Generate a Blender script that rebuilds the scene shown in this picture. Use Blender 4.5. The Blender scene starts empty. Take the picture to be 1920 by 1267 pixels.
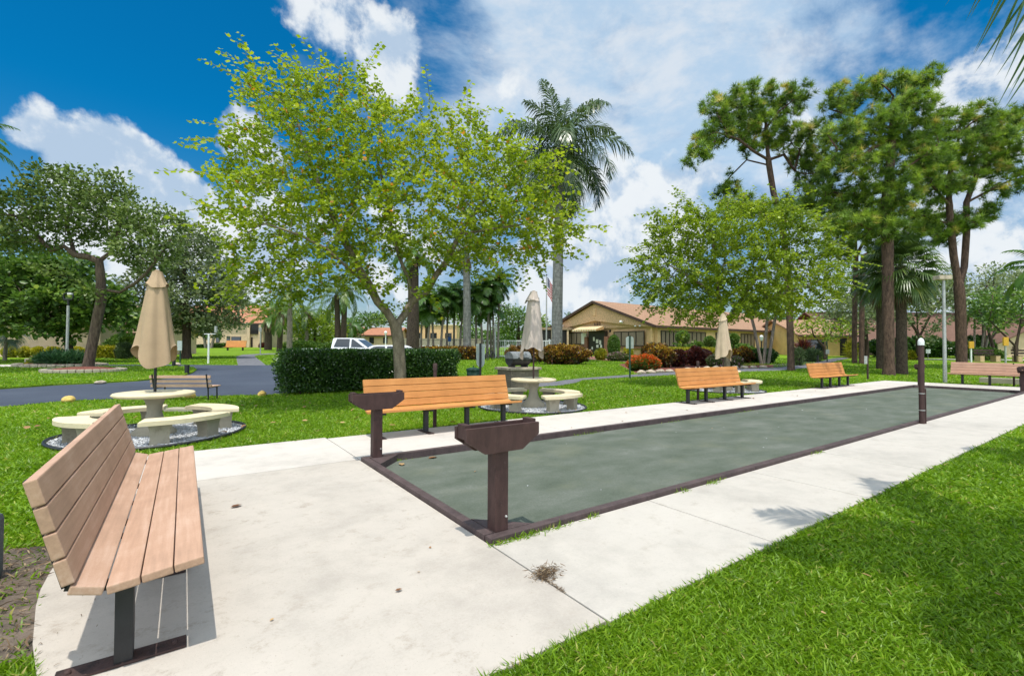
import bpy, bmesh, math, random
import numpy as np
from mathutils import Vector, Matrix, Euler

R = math.radians
random.seed(7)
rng = np.random.default_rng(11)
SC = bpy.context.scene
COL = SC.collection

# ------------------------------------------------------------------ camera
# World axes follow the bocce court: +X runs down its length, +Y across it, Z up.
FPX, PITCH, ROLL, YAW, CAMH = 875.6, R(1.1316), R(.2738), R(54.923), 1.6
SY, CY = math.sin(YAW), math.cos(YAW)
def LD(L, D, z=0.0):                       # camera-heading frame (right, forward, up) -> world
    return Vector((L*SY + D*CY, -L*CY + D*SY, z))
def depth(x, y): return x*CY + y*SY
def lateral(x, y): return x*SY - y*CY
_f = np.array([0, math.cos(PITCH), math.sin(PITCH)]); _u = np.array([0, -math.sin(PITCH), math.cos(PITCH)]); _r = np.array([1., 0, 0])
RI = _r*math.cos(ROLL) + _u*math.sin(ROLL); UP = -_r*math.sin(ROLL) + _u*math.cos(ROLL); FW = _f
cam = bpy.data.cameras.new("camera"); cam.sensor_width = 36; cam.lens = FPX/1920*36
cam.clip_start = .05; cam.clip_end = 3000
camo = bpy.data.objects.new("camera", cam); COL.objects.link(camo); SC.camera = camo
M = Matrix.Identity(4)
for i, a in enumerate((RI, UP, -FW)):
    w = LD(*a)
    for k in range(3): M[k][i] = w[k]
M[2][3] = CAMH
camo.matrix_world = M

# ------------------------------------------------------------------ sky, sun, exposure
SUN_EL = R(75)
sun_to = Vector((-.52, -.85, 0)).normalized()*math.cos(SUN_EL) + Vector((0, 0, math.sin(SUN_EL)))
sl = bpy.data.lights.new("sun", 'SUN'); sl.energy = 4.0; sl.angle = R(.5); sl.color = (1, .955, .88)
so = bpy.data.objects.new("sun", sl); COL.objects.link(so); so.location = (0, 0, 60)
so.rotation_euler = sun_to.to_track_quat('Z', 'Y').to_euler()
SC.view_settings.view_transform = 'Standard'; SC.view_settings.look = 'None'
SC.view_settings.exposure = 0.0; SC.view_settings.gamma = 1.0
SC.cycles.max_bounces = 8; SC.cycles.transparent_max_bounces = 8
SC.cycles.diffuse_bounces = 3; SC.cycles.transmission_bounces = 6
SC.cycles.use_denoising = True

def lin(r, g, b):
    f = lambda c: (c/255/12.92) if c/255 <= .04045 else ((c/255+.055)/1.055)**2.4
    return (f(r), f(g), f(b), 1)

class NT:
    """tiny node-tree helper"""
    def __init__(s, t): s.t = t; s.n = t.nodes; s.l = t.links
    def new(s, typ, **kw):
        n = s.n.new(typ)
        for k, v in kw.items(): setattr(n, k, v)
        return n
    def put(s, sock, v):
        if isinstance(v, bpy.types.NodeSocket): s.l.new(v, sock)
        elif v is not None: sock.default_value = v
    def math(s, op, a, b=0., c=None, clamp=False):
        n = s.new('ShaderNodeMath', operation=op); n.use_clamp = clamp
        s.put(n.inputs[0], a); s.put(n.inputs[1], b)
        if c is not None: s.put(n.inputs[2], c)
        return n.outputs[0]
    def vmath(s, op, a, b=None):
        n = s.new('ShaderNodeVectorMath', operation=op); s.put(n.inputs[0], a)
        if b is not None: s.put(n.inputs[1], b)
        return n.outputs['Value'] if op == 'DOT_PRODUCT' else n.outputs[0]
    def mapr(s, v, a, b, c=0., d=1., smooth=True):
        n = s.new('ShaderNodeMapRange'); n.interpolation_type = 'SMOOTHSTEP' if smooth else 'LINEAR'
        s.put(n.inputs[0], v)
        for i, q in enumerate((a, b, c, d)): s.put(n.inputs[i+1], q)
        return n.outputs[0]
    def noise(s, vec, scale, detail=4., rough=.55, lac=2., dist=0.):
        n = s.new('ShaderNodeTexNoise'); s.put(n.inputs['Vector'], vec)
        for k, v in (('Scale', scale), ('Detail', detail), ('Roughness', rough), ('Lacunarity', lac), ('Distortion', dist)): n.inputs[k].default_value = v
        return n.outputs[0]
    def mix(s, f, a, b, bt='MIX'):
        n = s.new('ShaderNodeMix', data_type='RGBA', blend_type=bt); s.put(n.inputs[0], f)
        s.put(n.inputs[6], a); s.put(n.inputs[7], b); return n.outputs[2]
    def ramp(s, f, stops, interp='LINEAR'):
        n = s.new('ShaderNodeValToRGB'); e = n.color_ramp.elements; n.color_ramp.interpolation = interp
        while len(e) < len(stops): e.new(.5)
        for i, (p, c) in enumerate(stops): e[i].position = p; e[i].color = c
        s.put(n.inputs[0], f); return n.outputs[0]
    def bump(s, h, strength=.3, dist=.02):
        n = s.new('ShaderNodeBump'); n.inputs['Strength'].default_value = strength; n.inputs['Distance'].default_value = dist
        s.put(n.inputs['Height'], h); return n.outputs[0]

def pxdir(px, py):
    d = RI*(px-960)/FPX - UP*(py-633.5)/FPX + FW; return LD(*(d/np.linalg.norm(d)))

W = bpy.data.worlds.new("World"); SC.world = W; W.use_nodes = True
t = NT(W.node_tree); t.n.clear()
sky = t.new('ShaderNodeTexSky', sky_type='NISHITA'); sky.sun_disc = False
sky.sun_elevation = SUN_EL; sky.sun_rotation = math.atan2(sun_to.x, sun_to.y); sky.altitude = 0; sky.air_density = 1.0; sky.dust_density = .6; sky.ozone_density = 3.0
SKYS = .1
dirv = t.new('ShaderNodeTexCoord').outputs['Generated']
def blob(px, py, r0, r1, w):
    d = t.vmath('DOT_PRODUCT', dirv, tuple(pxdir(px, py)))
    return t.math('MULTIPLY', t.mapr(d, math.cos(R(r1)), math.cos(R(r0))), w)
def addall(l):
    o = l[0]
    for q in l[1:]: o = t.math('ADD', o, q)
    return o
warp = t.new('ShaderNodeTexNoise'); t.put(warp.inputs['Vector'], dirv); warp.inputs['Scale'].default_value = 3.; warp.inputs['Detail'].default_value = 3
wv = t.vmath('ADD', dirv, t.vmath('MULTIPLY', t.vmath('SUBTRACT', warp.outputs['Color'], (.5, .5, .5)), (.085, .085, .085)))
n1 = t.noise(wv, 6.5, 10., .56)
n3 = t.math('MULTIPLY', t.math('SUBTRACT', t.noise(wv, 21., 7., .64), .5), .26)
n1 = t.math('ADD', n1, n3)
n1b = t.noise(t.vmath('ADD', wv, tuple(sun_to*.035)), 6.5, 10., .56)
cum_bias = addall([blob(110, 200, .5, 6.5, .25), blob(135, 250, .5, 7, .16), blob(195, 285, .5, 7, .17), blob(250, 315, .5, 6.5, .16), blob(290, 330, .5, 5, .1), blob(345, 410, 2, 11, .24), blob(40, 215, .6, 3, .12), blob(430, 235, .8, 4, .12), blob(420, 480, 3, 9, .2), blob(90, 330, 2, 7, .16), blob(250, 120, 5, 13, -.22), blob(60, 60, 4, 14, -.3), blob(390, 320, 2, 6, -.1),
    blob(440, 235, 1, 4, .16), blob(670, 50, 2, 8, .22), blob(770, 150, 2, 6.5, .22), blob(910, 150, 2, 6.5, .20), blob(850, 120, 1, 3.4, -.22), blob(1210, 360, 2, 9, .26), blob(1130, 470, 3, 13, .26),
    blob(1300, 420, 2, 9, .12), blob(1860, 180, 2, 8, .22), blob(380, 75, 1, 5, .1), blob(1900, 480, 3, 12, .18), blob(1620, 480, 3, 12, .16), blob(600, 520, 6, 22, .16), blob(980, 560, 4, 16, .15)])
fill_cloud_dir = (LD(-.15, -1, 0)*.8 + Vector((0, 0, .62))).normalized()
back = t.mapr(t.vmath('DOT_PRODUCT', dirv, tuple(fill_cloud_dir)), -.12, .62)
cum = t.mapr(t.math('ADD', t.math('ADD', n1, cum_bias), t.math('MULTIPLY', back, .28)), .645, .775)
# thin high veil, stretched along one direction
n2 = t.noise(t.vmath('MULTIPLY', wv, (2.2, 5.2, 7.5)), 1.6, 7., .62)
veil_bias = addall([blob(130, 90, 8, 20, -.3), blob(1200, 110, 6, 24, .34), blob(1420, 60, 4, 16, .14), blob(960, 30, 4, 14, .2), blob(1000, 490, 8, 26, .16), blob(1750, 330, 6, 20, .16), blob(1700, 60, 4, 14, -.14), blob(850, 90, 2, 6, -.14), blob(1600, 420, 4, 14, .1)])
veil = t.math('MULTIPLY', t.mapr(t.math('ADD', n2, veil_bias), .46, .98), .80)
shade = t.mapr(t.math('SUBTRACT', n1, n1b), -.08, .07)
k = 1/SKYS
ccol = t.mix(shade, (.50*k, .63*k, .79*k, 1), (.88*k, .92*k, .95*k, 1))
sep = t.new('ShaderNodeSeparateXYZ'); t.put(sep.inputs[0], dirv)
el = sep.outputs['Z']
tint = t.mix(t.mapr(el, .0, .40), (.98, 1.0, 1.0, 1), (.012, .88, 1.28, 1))
skyc = t.mix(1., sky.outputs[0], tint, 'MULTIPLY')
streak = t.mapr(t.noise(t.vmath('MULTIPLY', wv, (3.2, 5., 8.)), 2.2, 9., .62), .38, .68)
vcol = t.mix(streak, (.58*k, .75*k, .92*k, 1), (.86*k, .92*k, .97*k, 1))
c1 = t.mix(veil, skyc, vcol)
bright = t.math('ADD', 1., t.math('MULTIPLY', back, 1.5))       # unseen clouds behind the viewer, added and brightened as fill light
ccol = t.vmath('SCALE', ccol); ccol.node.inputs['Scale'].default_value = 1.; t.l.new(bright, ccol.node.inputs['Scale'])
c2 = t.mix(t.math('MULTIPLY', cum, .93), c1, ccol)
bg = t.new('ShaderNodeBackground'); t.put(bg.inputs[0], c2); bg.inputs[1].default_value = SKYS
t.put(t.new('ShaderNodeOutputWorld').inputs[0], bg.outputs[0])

# ------------------------------------------------------------------ terrain and picture-to-place helpers
D0, D1, SLOPE = 24., 100., .018
def tz(D): return min(max(D-D0, 0.), D1-D0)*SLOPE
def gz(x, y): return tz(depth(x, y))
def P(px, py, up=0.):
    """the point of the ground seen at a pixel of the photograph (world)"""
    d = RI*(px-960)/FPX - UP*(py-633.5)/FPX + FW
    s = -d[2]/d[1]
    D = CAMH/s if s > 0 else 1e9
    if D > D0: D = (CAMH + SLOPE*D0)/(s + SLOPE)
    if D > D1: D = min((CAMH - tz(D1))/max(s, 1e-4), 220.)
    return LD(d[0]/d[1]*D, D, tz(D)+up)
def G(px, D, up=0.):
    """ground point in a pixel column at a given distance"""
    return LD((px-960)/FPX*D, D, tz(D)+up)
def Z(py, px, D):
    d = RI*(px-960)/FPX - UP*(py-633.5)/FPX + FW
    return CAMH + d[2]/d[1]*D
def PT(px, py, D):
    d = RI*(px-960)/FPX - UP*(py-633.5)/FPX + FW
    return LD(d[0]/d[1]*D, D, CAMH + d[2]/d[1]*D)
CAMROT = YAW - math.pi/2      # z-rotation that turns local x to the camera's right, local y to its heading

# ------------------------------------------------------------------ materials
def mat(name):
    m = bpy.data.materials.new(name); m.use_nodes = True
    n = NT(m.node_tree); n.n.clear()
    o = n.new('ShaderNodeOutputMaterial'); b = n.new('ShaderNodeBsdfPrincipled'); n.l.new(b.outputs[0], o.inputs[0])
    n.b = b; n.o = o; n.oc = n.new('ShaderNodeTexCoord').outputs['Object']; n.m = m
    return n
def simple(name, col, rough=.6, metal=0., var=.15, scale=6., bump=.0, bscale=60., spec=.5, detail=5.):
    n = mat(name)
    c2 = tuple(c*(1-var*1.6) for c in col[:3])+(1,); c3 = tuple(min(1, c*(1+var)) for c in col[:3])+(1,)
    f = n.noise(n.oc, scale, detail, .6)
    n.put(n.b.inputs['Base Color'], n.ramp(f, [(.28, c2), (.5, tuple(col[:3])+(1,)), (.74, c3)]))
    n.b.inputs['Roughness'].default_value = rough; n.b.inputs['Metallic'].default_value = metal
    n.b.inputs['Specular IOR Level'].default_value = spec
    if bump: n.put(n.b.inputs['Normal'], n.bump(n.noise(n.oc, bscale, 5., .65), bump, .02))
    return n.m
def leafmat(name, stops, trans=.4, rough=.45, boost=1.35, spec=.4):
    n = mat(name)
    a = n.new('ShaderNodeAttribute'); a.attribute_name = 'tint'
    c = n.ramp(a.outputs['Fac'], stops)
    n.put(n.b.inputs['Base Color'], c); n.b.inputs['Roughness'].default_value = rough; n.b.inputs['Specular IOR Level'].default_value = spec
    tr = n.new('ShaderNodeBsdfTranslucent'); n.put(tr.inputs[0], n.mix(1., c, (boost, boost, boost*.7, 1), 'MULTIPLY'))
    mx = n.new('ShaderNodeMixShader'); mx.inputs[0].default_value = trans
    n.l.new(n.b.outputs[0], mx.inputs[1]); n.l.new(tr.outputs[0], mx.inputs[2]); n.l.new(mx.outputs[0], n.o.inputs[0])
    return n.m
def L3(*c): return tuple(c)+(1,)

def bark(name, a, b, scale=9., stretch=.25, bump=.8, dist=.04):
    n = mat(name)
    v = n.vmath('MULTIPLY', n.oc, (1, 1, stretch))
    f = n.noise(v, scale, 6., .65); g = n.noise(n.oc, scale*3.1, 4., .6)
    f2 = n.math('ADD', n.math('MULTIPLY', f, .7), n.math('MULTIPLY', g, .3))
    n.put(n.b.inputs['Base Color'], n.ramp(f2, [(.34, a), (.5, tuple((a[i]+b[i])/2 for i in range(3))+(1,)), (.64, b)]))
    n.b.inputs['Roughness'].default_value = .9; n.b.inputs['Specular IOR Level'].default_value = .2
    n.put(n.b.inputs['Normal'], n.bump(f2, bump, dist)); return n.m

def lawn_mat():
    n = mat('lawn')
    a = n.noise(n.oc, .35, 4., .6); b = n.noise(n.oc, 14., 6., .7); c = n.noise(n.oc, 90., 3., .7)
    f = n.math('ADD', n.math('MULTIPLY', a, .35), n.math('ADD', n.math('MULTIPLY', b, .35), n.math('MULTIPLY', c, .3)))
    n.put(n.b.inputs['Base Color'], n.ramp(f, [(.32, L3(.065, .11, .006)), (.48, L3(.13, .225, .009)), (.6, L3(.195, .30, .013)), (.75, L3(.29, .34, .05))]))
    n.b.inputs['Roughness'].default_value = .85; n.b.inputs['Specular IOR Level'].default_value = .15
    n.put(n.b.inputs['Normal'], n.bump(f, .9, .05)); return n.m

def concrete_mat(name, base, stain, amount):
    n = mat(name)
    big = n.noise(n.oc, .55, 5., .6); mid = n.noise(n.vmath('ADD', n.oc, (7, 3, 0)), 3.1, 7., .68); fine = n.noise(n.oc, 55., 4., .7)
    st = n.mapr(n.noise(n.vmath('ADD', n.oc, (1.3, 9, 0)), 5., 10., .78), .50, .72)
    st = n.math('MULTIPLY', st, n.mapr(big, .34, .58))
    spk = n.mapr(n.noise(n.oc, 160., 2., .5), .66, .74)
    f = n.math('ADD', n.math('MULTIPLY', big, .5), n.math('ADD', n.math('MULTIPLY', mid, .35), n.math('MULTIPLY', fine, .15)))
    d = tuple(c*.78 for c in base[:3])+(1,); l = tuple(min(.85, c*1.1) for c in base[:3])+(1,)
    c = n.ramp(f, [(.36, d), (.5, base), (.66, l)])
    c = n.mix(n.math('MULTIPLY', st, amount), c, stain)
    spk2 = n.mapr(n.noise(n.vmath('ADD', n.oc, (4, 2, 0)), 38., 3., .6), .62, .72)
    c = n.mix(n.math('MULTIPLY', spk, .5), c, L3(.16, .13, .1)); c = n.mix(n.math('MULTIPLY', n.math('MULTIPLY', spk2, n.mapr(mid, .42, .62)), .45), c, L3(.22, .18, .14))
    n.put(n.b.inputs['Base Color'], c); n.b.inputs['Roughness'].default_value = .88; n.b.inputs['Specular IOR Level'].default_value = .25
    n.put(n.b.inputs['Normal'], n.bump(n.math('ADD', fine, mid), .18, .008)); return n.m

def court_mat():
    n = mat('court clay')
    v = n.vmath('MULTIPLY', n.oc, (.7, 1.2, 1))
    a = n.noise(v, 1.6, 6., .62); b = n.noise(n.oc, .5, 3., .5); c = n.noise(n.oc, 60., 5., .8)
    f = n.math('ADD', n.math('MULTIPLY', a, .42), n.math('ADD', n.math('MULTIPLY', b, .16), n.math('MULTIPLY', c, .42)))
    col = n.ramp(f, [(.36, L3(.060, .076, .053)), (.46, L3(.090, .107, .080)), (.55, L3(.122, .136, .110)), (.66, L3(.19, .198, .17))])
    warm = n.mapr(n.noise(n.vmath('ADD', n.oc, (3, 5, 0)), .9, 5., .6), .5, .72)
    col = n.mix(n.math('MULTIPLY', warm, .35), col, L3(.16, .165, .105))
    n.put(n.b.inputs['Base Color'], col); n.b.inputs['Roughness'].default_value = .9; n.b.inputs['Specular IOR Level'].default_value = .2
    n.put(n.b.inputs['Normal'], n.bump(n.math('ADD', c, n.noise(n.oc, 40., 4., .7)), .35, .008)); return n.m

def asphalt_mat():
    n = mat('asphalt')
    a = n.noise(n.oc, .25, 5., .6); b = n.noise(n.oc, 80., 3., .7)
    f = n.math('ADD', n.math('MULTIPLY', a, .6), n.math('MULTIPLY', b, .4))
    n.put(n.b.inputs['Base Color'], n.ramp(f, [(.35, L3(.026, .034, .052)), (.52, L3(.042, .053, .077)), (.7, L3(.07, .084, .11))]))
    n.b.inputs['Roughness'].default_value = .8; n.put(n.b.inputs['Normal'], n.bump(b, .4, .01)); return n.m

def plank_mat(name, base, light):
    n = mat(name)
    v = n.vmath('MULTIPLY', n.oc, (.6, 9, 9)); f = n.noise(v, 4., 6., .6); g = n.noise(n.oc, 2.2, 4., .6); h = n.noise(n.oc, 110., 2., .6)
    q = n.math('ADD', n.math('MULTIPLY', f, .4), n.math('ADD', n.math('MULTIPLY', g, .45), n.math('MULTIPLY', h, .15)))
    d = tuple(c*.8 for c in base[:3])+(1,)
    n.put(n.b.inputs['Base Color'], n.ramp(q, [(.36, d), (.5, base), (.66, light)]))
    n.b.inputs['Roughness'].default_value = .62; n.b.inputs['Specular IOR Level'].default_value = .3
    n.put(n.b.inputs['Normal'], n.bump(q, .15, .006)); return n.m

def roof_mat(name, a, b, c, sx=3.3, sz=6.):
    n = mat(name)
    br = n.new('ShaderNodeTexBrick'); n.put(br.inputs['Vector'], n.oc)
    br.inputs['Color1'].default_value = a; br.inputs['Color2'].default_value = b; br.inputs['Mortar'].default_value = c
    br.inputs['Scale'].default_value = 1.; br.inputs['Mortar Size'].default_value = .018; br.inputs['Brick Width'].default_value = .5; br.inputs['Row Height'].default_value = .22
    f = n.noise(n.oc, 1.2, 6., .65)
    n.put(n.b.inputs['Base Color'], n.mix(n.mapr(f, .35, .7), br.outputs[0], tuple(q*.72 for q in a[:3])+(1,)))
    n.b.inputs['Roughness'].default_value = .9; n.b.inputs['Specular IOR Level'].default_value = .2
    n.put(n.b.inputs['Normal'], n.bump(br.outputs['Fac'], -.5, .03)); return n.m

def brick_mat(name, a, b, c, w=.26, h=.085):
    n = mat(name)
    # box-ish mapping: use x+y along the wall, z up
    s = n.new('ShaderNodeSeparateXYZ'); n.put(s.inputs[0], n.oc)
    cb = n.new('ShaderNodeCombineXYZ'); n.put(cb.inputs[0], n.math('ADD', s.outputs[0], s.outputs[1])); n.put(cb.inputs[1], s.outputs[2])
    br = n.new('ShaderNodeTexBrick'); n.put(br.inputs['Vector'], cb.outputs[0])
    br.inputs['Color1'].default_value = a; br.inputs['Color2'].default_value = b; br.inputs['Mortar'].default_value = c
    br.inputs['Scale'].default_value = 1.; br.inputs['Mortar Size'].default_value = .008; br.inputs['Brick Width'].default_value = w; br.inputs['Row Height'].default_value = h
    f = n.noise(n.oc, 9., 5., .65)
    n.put(n.b.inputs['Base Color'], n.mix(n.mapr(f, .35, .75, 0, .6), br.outputs[0], tuple(q*.6 for q in a[:3])+(1,)))
    n.b.inputs['Roughness'].default_value = .9; n.put(n.b.inputs['Normal'], n.bump(br.outputs['Fac'], -.5, .015)); return n.m

M_LAWN = lawn_mat(); M_COURT = court_mat(); M_ASPH = asphalt_mat()
M_CONC = concrete_mat('patio concrete', L3(.455, .408, .350), L3(.27, .225, .175), .85)
M_CONCW = concrete_mat('pale concrete', L3(.52, .475, .42), L3(.44, .38, .31), .35)
M_CONCG = concrete_mat('walk concrete', L3(.47, .432, .378), L3(.33, .285, .23), .6)
M_PATH = simple('path asphalt', L3(.13, .13, .14), .9, var=.25, scale=3, bump=.3)
M_KERB = simple('brown painted timber', L3(.098, .066, .062), .75, var=.35, scale=5, bump=.5, bscale=40)
M_BROWN = simple('dark brown paint', L3(.060, .030, .026), .5, var=.25, scale=7, bump=.35, bscale=30)
def scuffed(name, base, chip, amt):
    n = mat(name); g = n.noise(n.vmath('MULTIPLY', n.oc, (1, 1, .3)), 14., 7., .7); f = n.noise(n.oc, 3., 4., .6); w = n.mapr(n.noise(n.vmath('ADD', n.oc, (3, 1, 2)), 22., 6., .75), .62, .70)
    c = n.ramp(n.math('ADD', n.math('MULTIPLY', g, .5), n.math('MULTIPLY', f, .5)), [(.36, tuple(q*.6 for q in base[:3])+(1,)), (.5, base), (.64, tuple(q*1.35 for q in base[:3])+(1,))])
    n.put(n.b.inputs['Base Color'], n.mix(n.math('MULTIPLY', w, amt), c, chip)); n.b.inputs['Roughness'].default_value = .62; n.b.inputs['Specular IOR Level'].default_value = .35
    n.put(n.b.inputs['Normal'], n.bump(g, .5, .012)); return n.m
M_BROWN = scuffed('scuffed dark brown paint', L3(.062, .032, .028), L3(.17, .12, .1), .45)
M_KERB = scuffed('worn brown painted timber', L3(.078, .054, .052), L3(.2, .17, .155), .6)
M_STEEL = simple('dark painted steel', L3(.016, .016, .018), .5, var=.3, scale=8, bump=.15)
M_RUST = simple('rusted brown steel', L3(.045, .022, .018), .75, var=.5, scale=12, bump=.4)
M_PINK = plank_mat('weathered pinkish tan plastic lumber', L3(.47, .29, .195), L3(.56, .38, .28))
M_PINKF = plank_mat('pinkish tan plastic lumber', L3(.45, .265, .18), L3(.51, .32, .225))
M_ORNG = plank_mat('cedar orange plastic lumber', L3(.52, .225, .065), L3(.60, .285, .095))
M_WOODOLD = plank_mat('pale wood slats', L3(.58, .36, .25), L3(.66, .45, .33))
M_CREAM = concrete_mat('cream cast concrete', L3(.66, .56, .37), L3(.40, .33, .2), .35)
M_CASTG = concrete_mat('grey cast concrete', L3(.36, .32, .24), L3(.2, .17, .12), .8)
M_GRAVEL = simple('white marble gravel', L3(.62, .63, .64), .7, var=.25, scale=30, bump=.8, bscale=45)
M_DARKG = simple('dark soil', L3(.05, .045, .042), .95, var=.4, scale=20, bump=.6)
M_DIRT = simple('bare dirt', L3(.13, .10, .075), .95, var=.55, scale=6, bump=.8, bscale=45)
M_MULCH = simple('red bark mulch', L3(.17, .05, .03), .95, var=.5, scale=22, bump=.9, bscale=40)
M_STONE = simple('beige edging stone', L3(.42, .35, .26), .9, var=.35, scale=5, bump=.6, bscale=18)
M_YROCK = simple('yellow painted rock', L3(.62, .43, .12), .85, var=.3, scale=5, bump=.5, bscale=18)
M_WHITE = simple('white paint', L3(.78, .78, .76), .45, var=.05)
M_BLACK = simple('black paint', L3(.012, .012, .013), .45, var=.2)
M_GREENP = simple('dark green paint', L3(.012, .055, .03), .5, var=.2)
M_STUCCO = simple('tan stucco', L3(.76, .49, .255), .95, var=.12, scale=2.2, bump=.5, bscale=24)
M_STUCCOD = simple('textured tan stucco', L3(.64, .41, .225), .95, var=.3, scale=7, bump=.9, bscale=12)
M_BEIGE = simple('beige stucco', L3(.60, .44, .29), .95, var=.12, scale=1.2, bump=.4, bscale=24)
M_YELW = simple('yellow stucco', L3(.68, .44, .17), .95, var=.12, scale=1.2)
M_TRIM = simple('brown trim', L3(.07, .035, .022), .6, var=.2)
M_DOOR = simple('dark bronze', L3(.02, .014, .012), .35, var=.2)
M_PAPER = simple('paper', L3(.7, .66, .6), .8, var=.05)
M_BRICK = brick_mat('red brick', L3(.30, .10, .05), L3(.22, .075, .045), L3(.3, .25, .2), .24, .085)
M_GRILLB = brick_mat('grey brown brick', L3(.20, .16, .12), L3(.29, .23, .17), L3(.12, .1, .08), .3, .075)
M_ROOF = roof_mat('terracotta shingles', L3(.40, .245, .15), L3(.33, .195, .118), L3(.2, .09, .055))
M_ROOFT = roof_mat('tan roof tiles', L3(.40, .28, .18), L3(.34, .24, .15), L3(.16, .1, .07))
M_ROOFB = roof_mat('brown shingles', L3(.19, .108, .078), L3(.155, .088, .063), L3(.11, .06, .04))
M_ROOFO = roof_mat('orange roof tiles', L3(.46, .21, .12), L3(.40, .18, .1), L3(.25, .1, .06))
M_WOODF = plank_mat('grey wood fence', L3(.36, .28, .19), L3(.44, .36, .26))
M_CANVAS = simple('tan canvas', L3(.40, .28, .17), .9, var=.08, scale=3, bump=.25, bscale=170)
M_CANVASG = simple('faded greige canvas', L3(.46, .385, .33), .9, var=.1, scale=3, bump=.25, bscale=170)
M_CANVASP = simple('pale tan canvas', L3(.48, .37, .25), .9, var=.1, scale=3, bump=.25, bscale=170)
M_GRILL = simple('black grill enamel', L3(.03, .03, .032), .5, var=.5, scale=7, bump=.2)
M_GRILLT = simple('worn grey lid', L3(.20, .21, .21), .5, var=.35, scale=6, bump=.2)
M_GALV = simple('galvanised steel', L3(.42, .42, .40), .45, metal=.4, var=.15, scale=9)
M_PLASTIC = simple('blue grey plastic', L3(.085, .11, .135), .55, var=.2, scale=5, bump=.3, bscale=26)
M_RUBBER = simple('tyre rubber', L3(.02, .02, .02), .85)
M_CAR = simple('white car paint', L3(.8, .8, .8), .2, var=.02)
M_SIGNY = simple('yellow sign', L3(.62, .33, .02), .5, var=.1)
M_SIGNW = simple('pale green grey sign', L3(.46, .52, .49), .5, var=.1)
M_BLUE = simple('blue sign', L3(.02, .10, .35), .5, var=.1)
M_PEACH = simple('peach wall', L3(.72, .46, .24), .9, var=.1)
M_TERRA = simple('terracotta block', L3(.52, .36, .2), .9, var=.15)

def glass(name, col=L3(.02, .025, .03), rough=.08):
    n = mat(name); n.b.inputs['Base Color'].default_value = col; n.b.inputs['Roughness'].default_value = rough; n.b.inputs['Specular IOR Level'].default_value = .8; return n.m
M_GLASS = glass('dark window glass'); M_BLIND = simple('closed blinds behind glass', L3(.25, .18, .125), .5, var=.2, scale=14)
M_GLASSG = glass('grey window glass', L3(.16, .19, .21))
def emis_free_white(): return M_WHITE

M_BK_ORCH = bark('orchid tree bark', L3(.10, .075, .05), L3(.30, .245, .175), 7, .35, .6)
M_BK_OAK = bark('oak bark', L3(.045, .03, .022), L3(.20, .145, .105), 11, .18, 1.)
M_BK_DARK = bark('dark bark', L3(.03, .02, .016), L3(.10, .07, .05), 9, .3, .8)
M_BK_PINE = bark('pine bark', L3(.035, .022, .018), L3(.17, .105, .075), 9, .35, 1.)
M_BK_SABAL = bark('cabbage palm bark', L3(.03, .022, .017), L3(.12, .085, .06), 12, .5, 1.)
def royal_mat(name, a, b, ring):
    n = mat(name); s = n.new('ShaderNodeSeparateXYZ'); n.put(s.inputs[0], n.oc)
    q = n.math('ADD', n.math('MULTIPLY', s.outputs[2], ring), n.math('MULTIPLY', n.noise(n.oc, 3., 3., .5), .9))
    w = n.math('FRACT', q); rg = n.mapr(w, .0, .16, 1., 0.); f = n.noise(n.vmath('MULTIPLY', n.oc, (1, 1, .4)), 6., 5., .65)
    c = n.ramp(f, [(.33, a), (.66, b)]); c = n.mix(n.math('MULTIPLY', rg, .55), c, tuple(x*.5 for x in a[:3])+(1,))
    n.put(n.b.inputs['Base Color'], c); n.b.inputs['Roughness'].default_value = .85; n.put(n.b.inputs['Normal'], n.bump(n.math('SUBTRACT', f, rg), .5, .03)); return n.m
M_ROYAL = royal_mat('grey ringed palm trunk', L3(.15, .14, .125), L3(.32, .30, .275), 2.6)
M_SLIM = royal_mat('slender palm trunk', L3(.14, .115, .09), L3(.30, .25, .2), 6.)
M_SHAFT = simple('green crownshaft', L3(.09, .13, .04), .5, var=.3)
M_BRANCHP = simple('grey stem', L3(.24, .2, .16), .8, var=.3)

M_LF_ORCH = leafmat('orchid tree leaves', [(0, L3(.095, .15, .011)), (.35, L3(.205, .29, .014)), (.7, L3(.345, .42, .024)), (.93, L3(.48, .47, .03)), (.97, L3(.56, .42, .04)), (1, L3(.58, .25, .04))], .45, .38)
M_LF_ORC2 = leafmat('orchid tree leaves greener', [(0, L3(.075, .125, .009)), (.5, L3(.20, .285, .014)), (.9, L3(.35, .43, .026)), (1, L3(.44, .46, .04))], .42, .38)
M_LF_OAK = leafmat('mahogany leaves', [(0, L3(0.051, 0.085, 0.017)), (.5, L3(0.128, 0.187, 0.043)), (.85, L3(0.246, 0.315, 0.102)), (1, L3(0.374, 0.425, 0.204))], .28, .5, spec=.22)
M_LF_OAKG = leafmat('grey green oak leaves', [(0, L3(.075, .11, .042)), (.5, L3(.18, .23, .10)), (1, L3(.38, .42, .23))], .25, .5)
M_LF_DEEP = leafmat('deep green leaves', [(0, L3(0.035, 0.081, 0.013)), (.5, L3(0.092, 0.175, 0.027)), (.9, L3(0.202, 0.309, 0.054)), (1, L3(0.349, 0.430, 0.094))], .3, .42)
M_LF_PINE = leafmat('pine needles', [(0, L3(0.051, 0.103, 0.015)), (.5, L3(0.167, 0.270, 0.029)), (.88, L3(0.350, 0.453, 0.051)), (1, L3(0.525, 0.437, 0.117))], .25, .5)
M_LF_ROYAL = leafmat('royal palm leaflets', [(0, L3(0.036, 0.064, 0.023)), (.6, L3(0.083, 0.134, 0.038)), (1, L3(0.178, 0.217, 0.095))], .25, .3, spec=.7)
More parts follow.
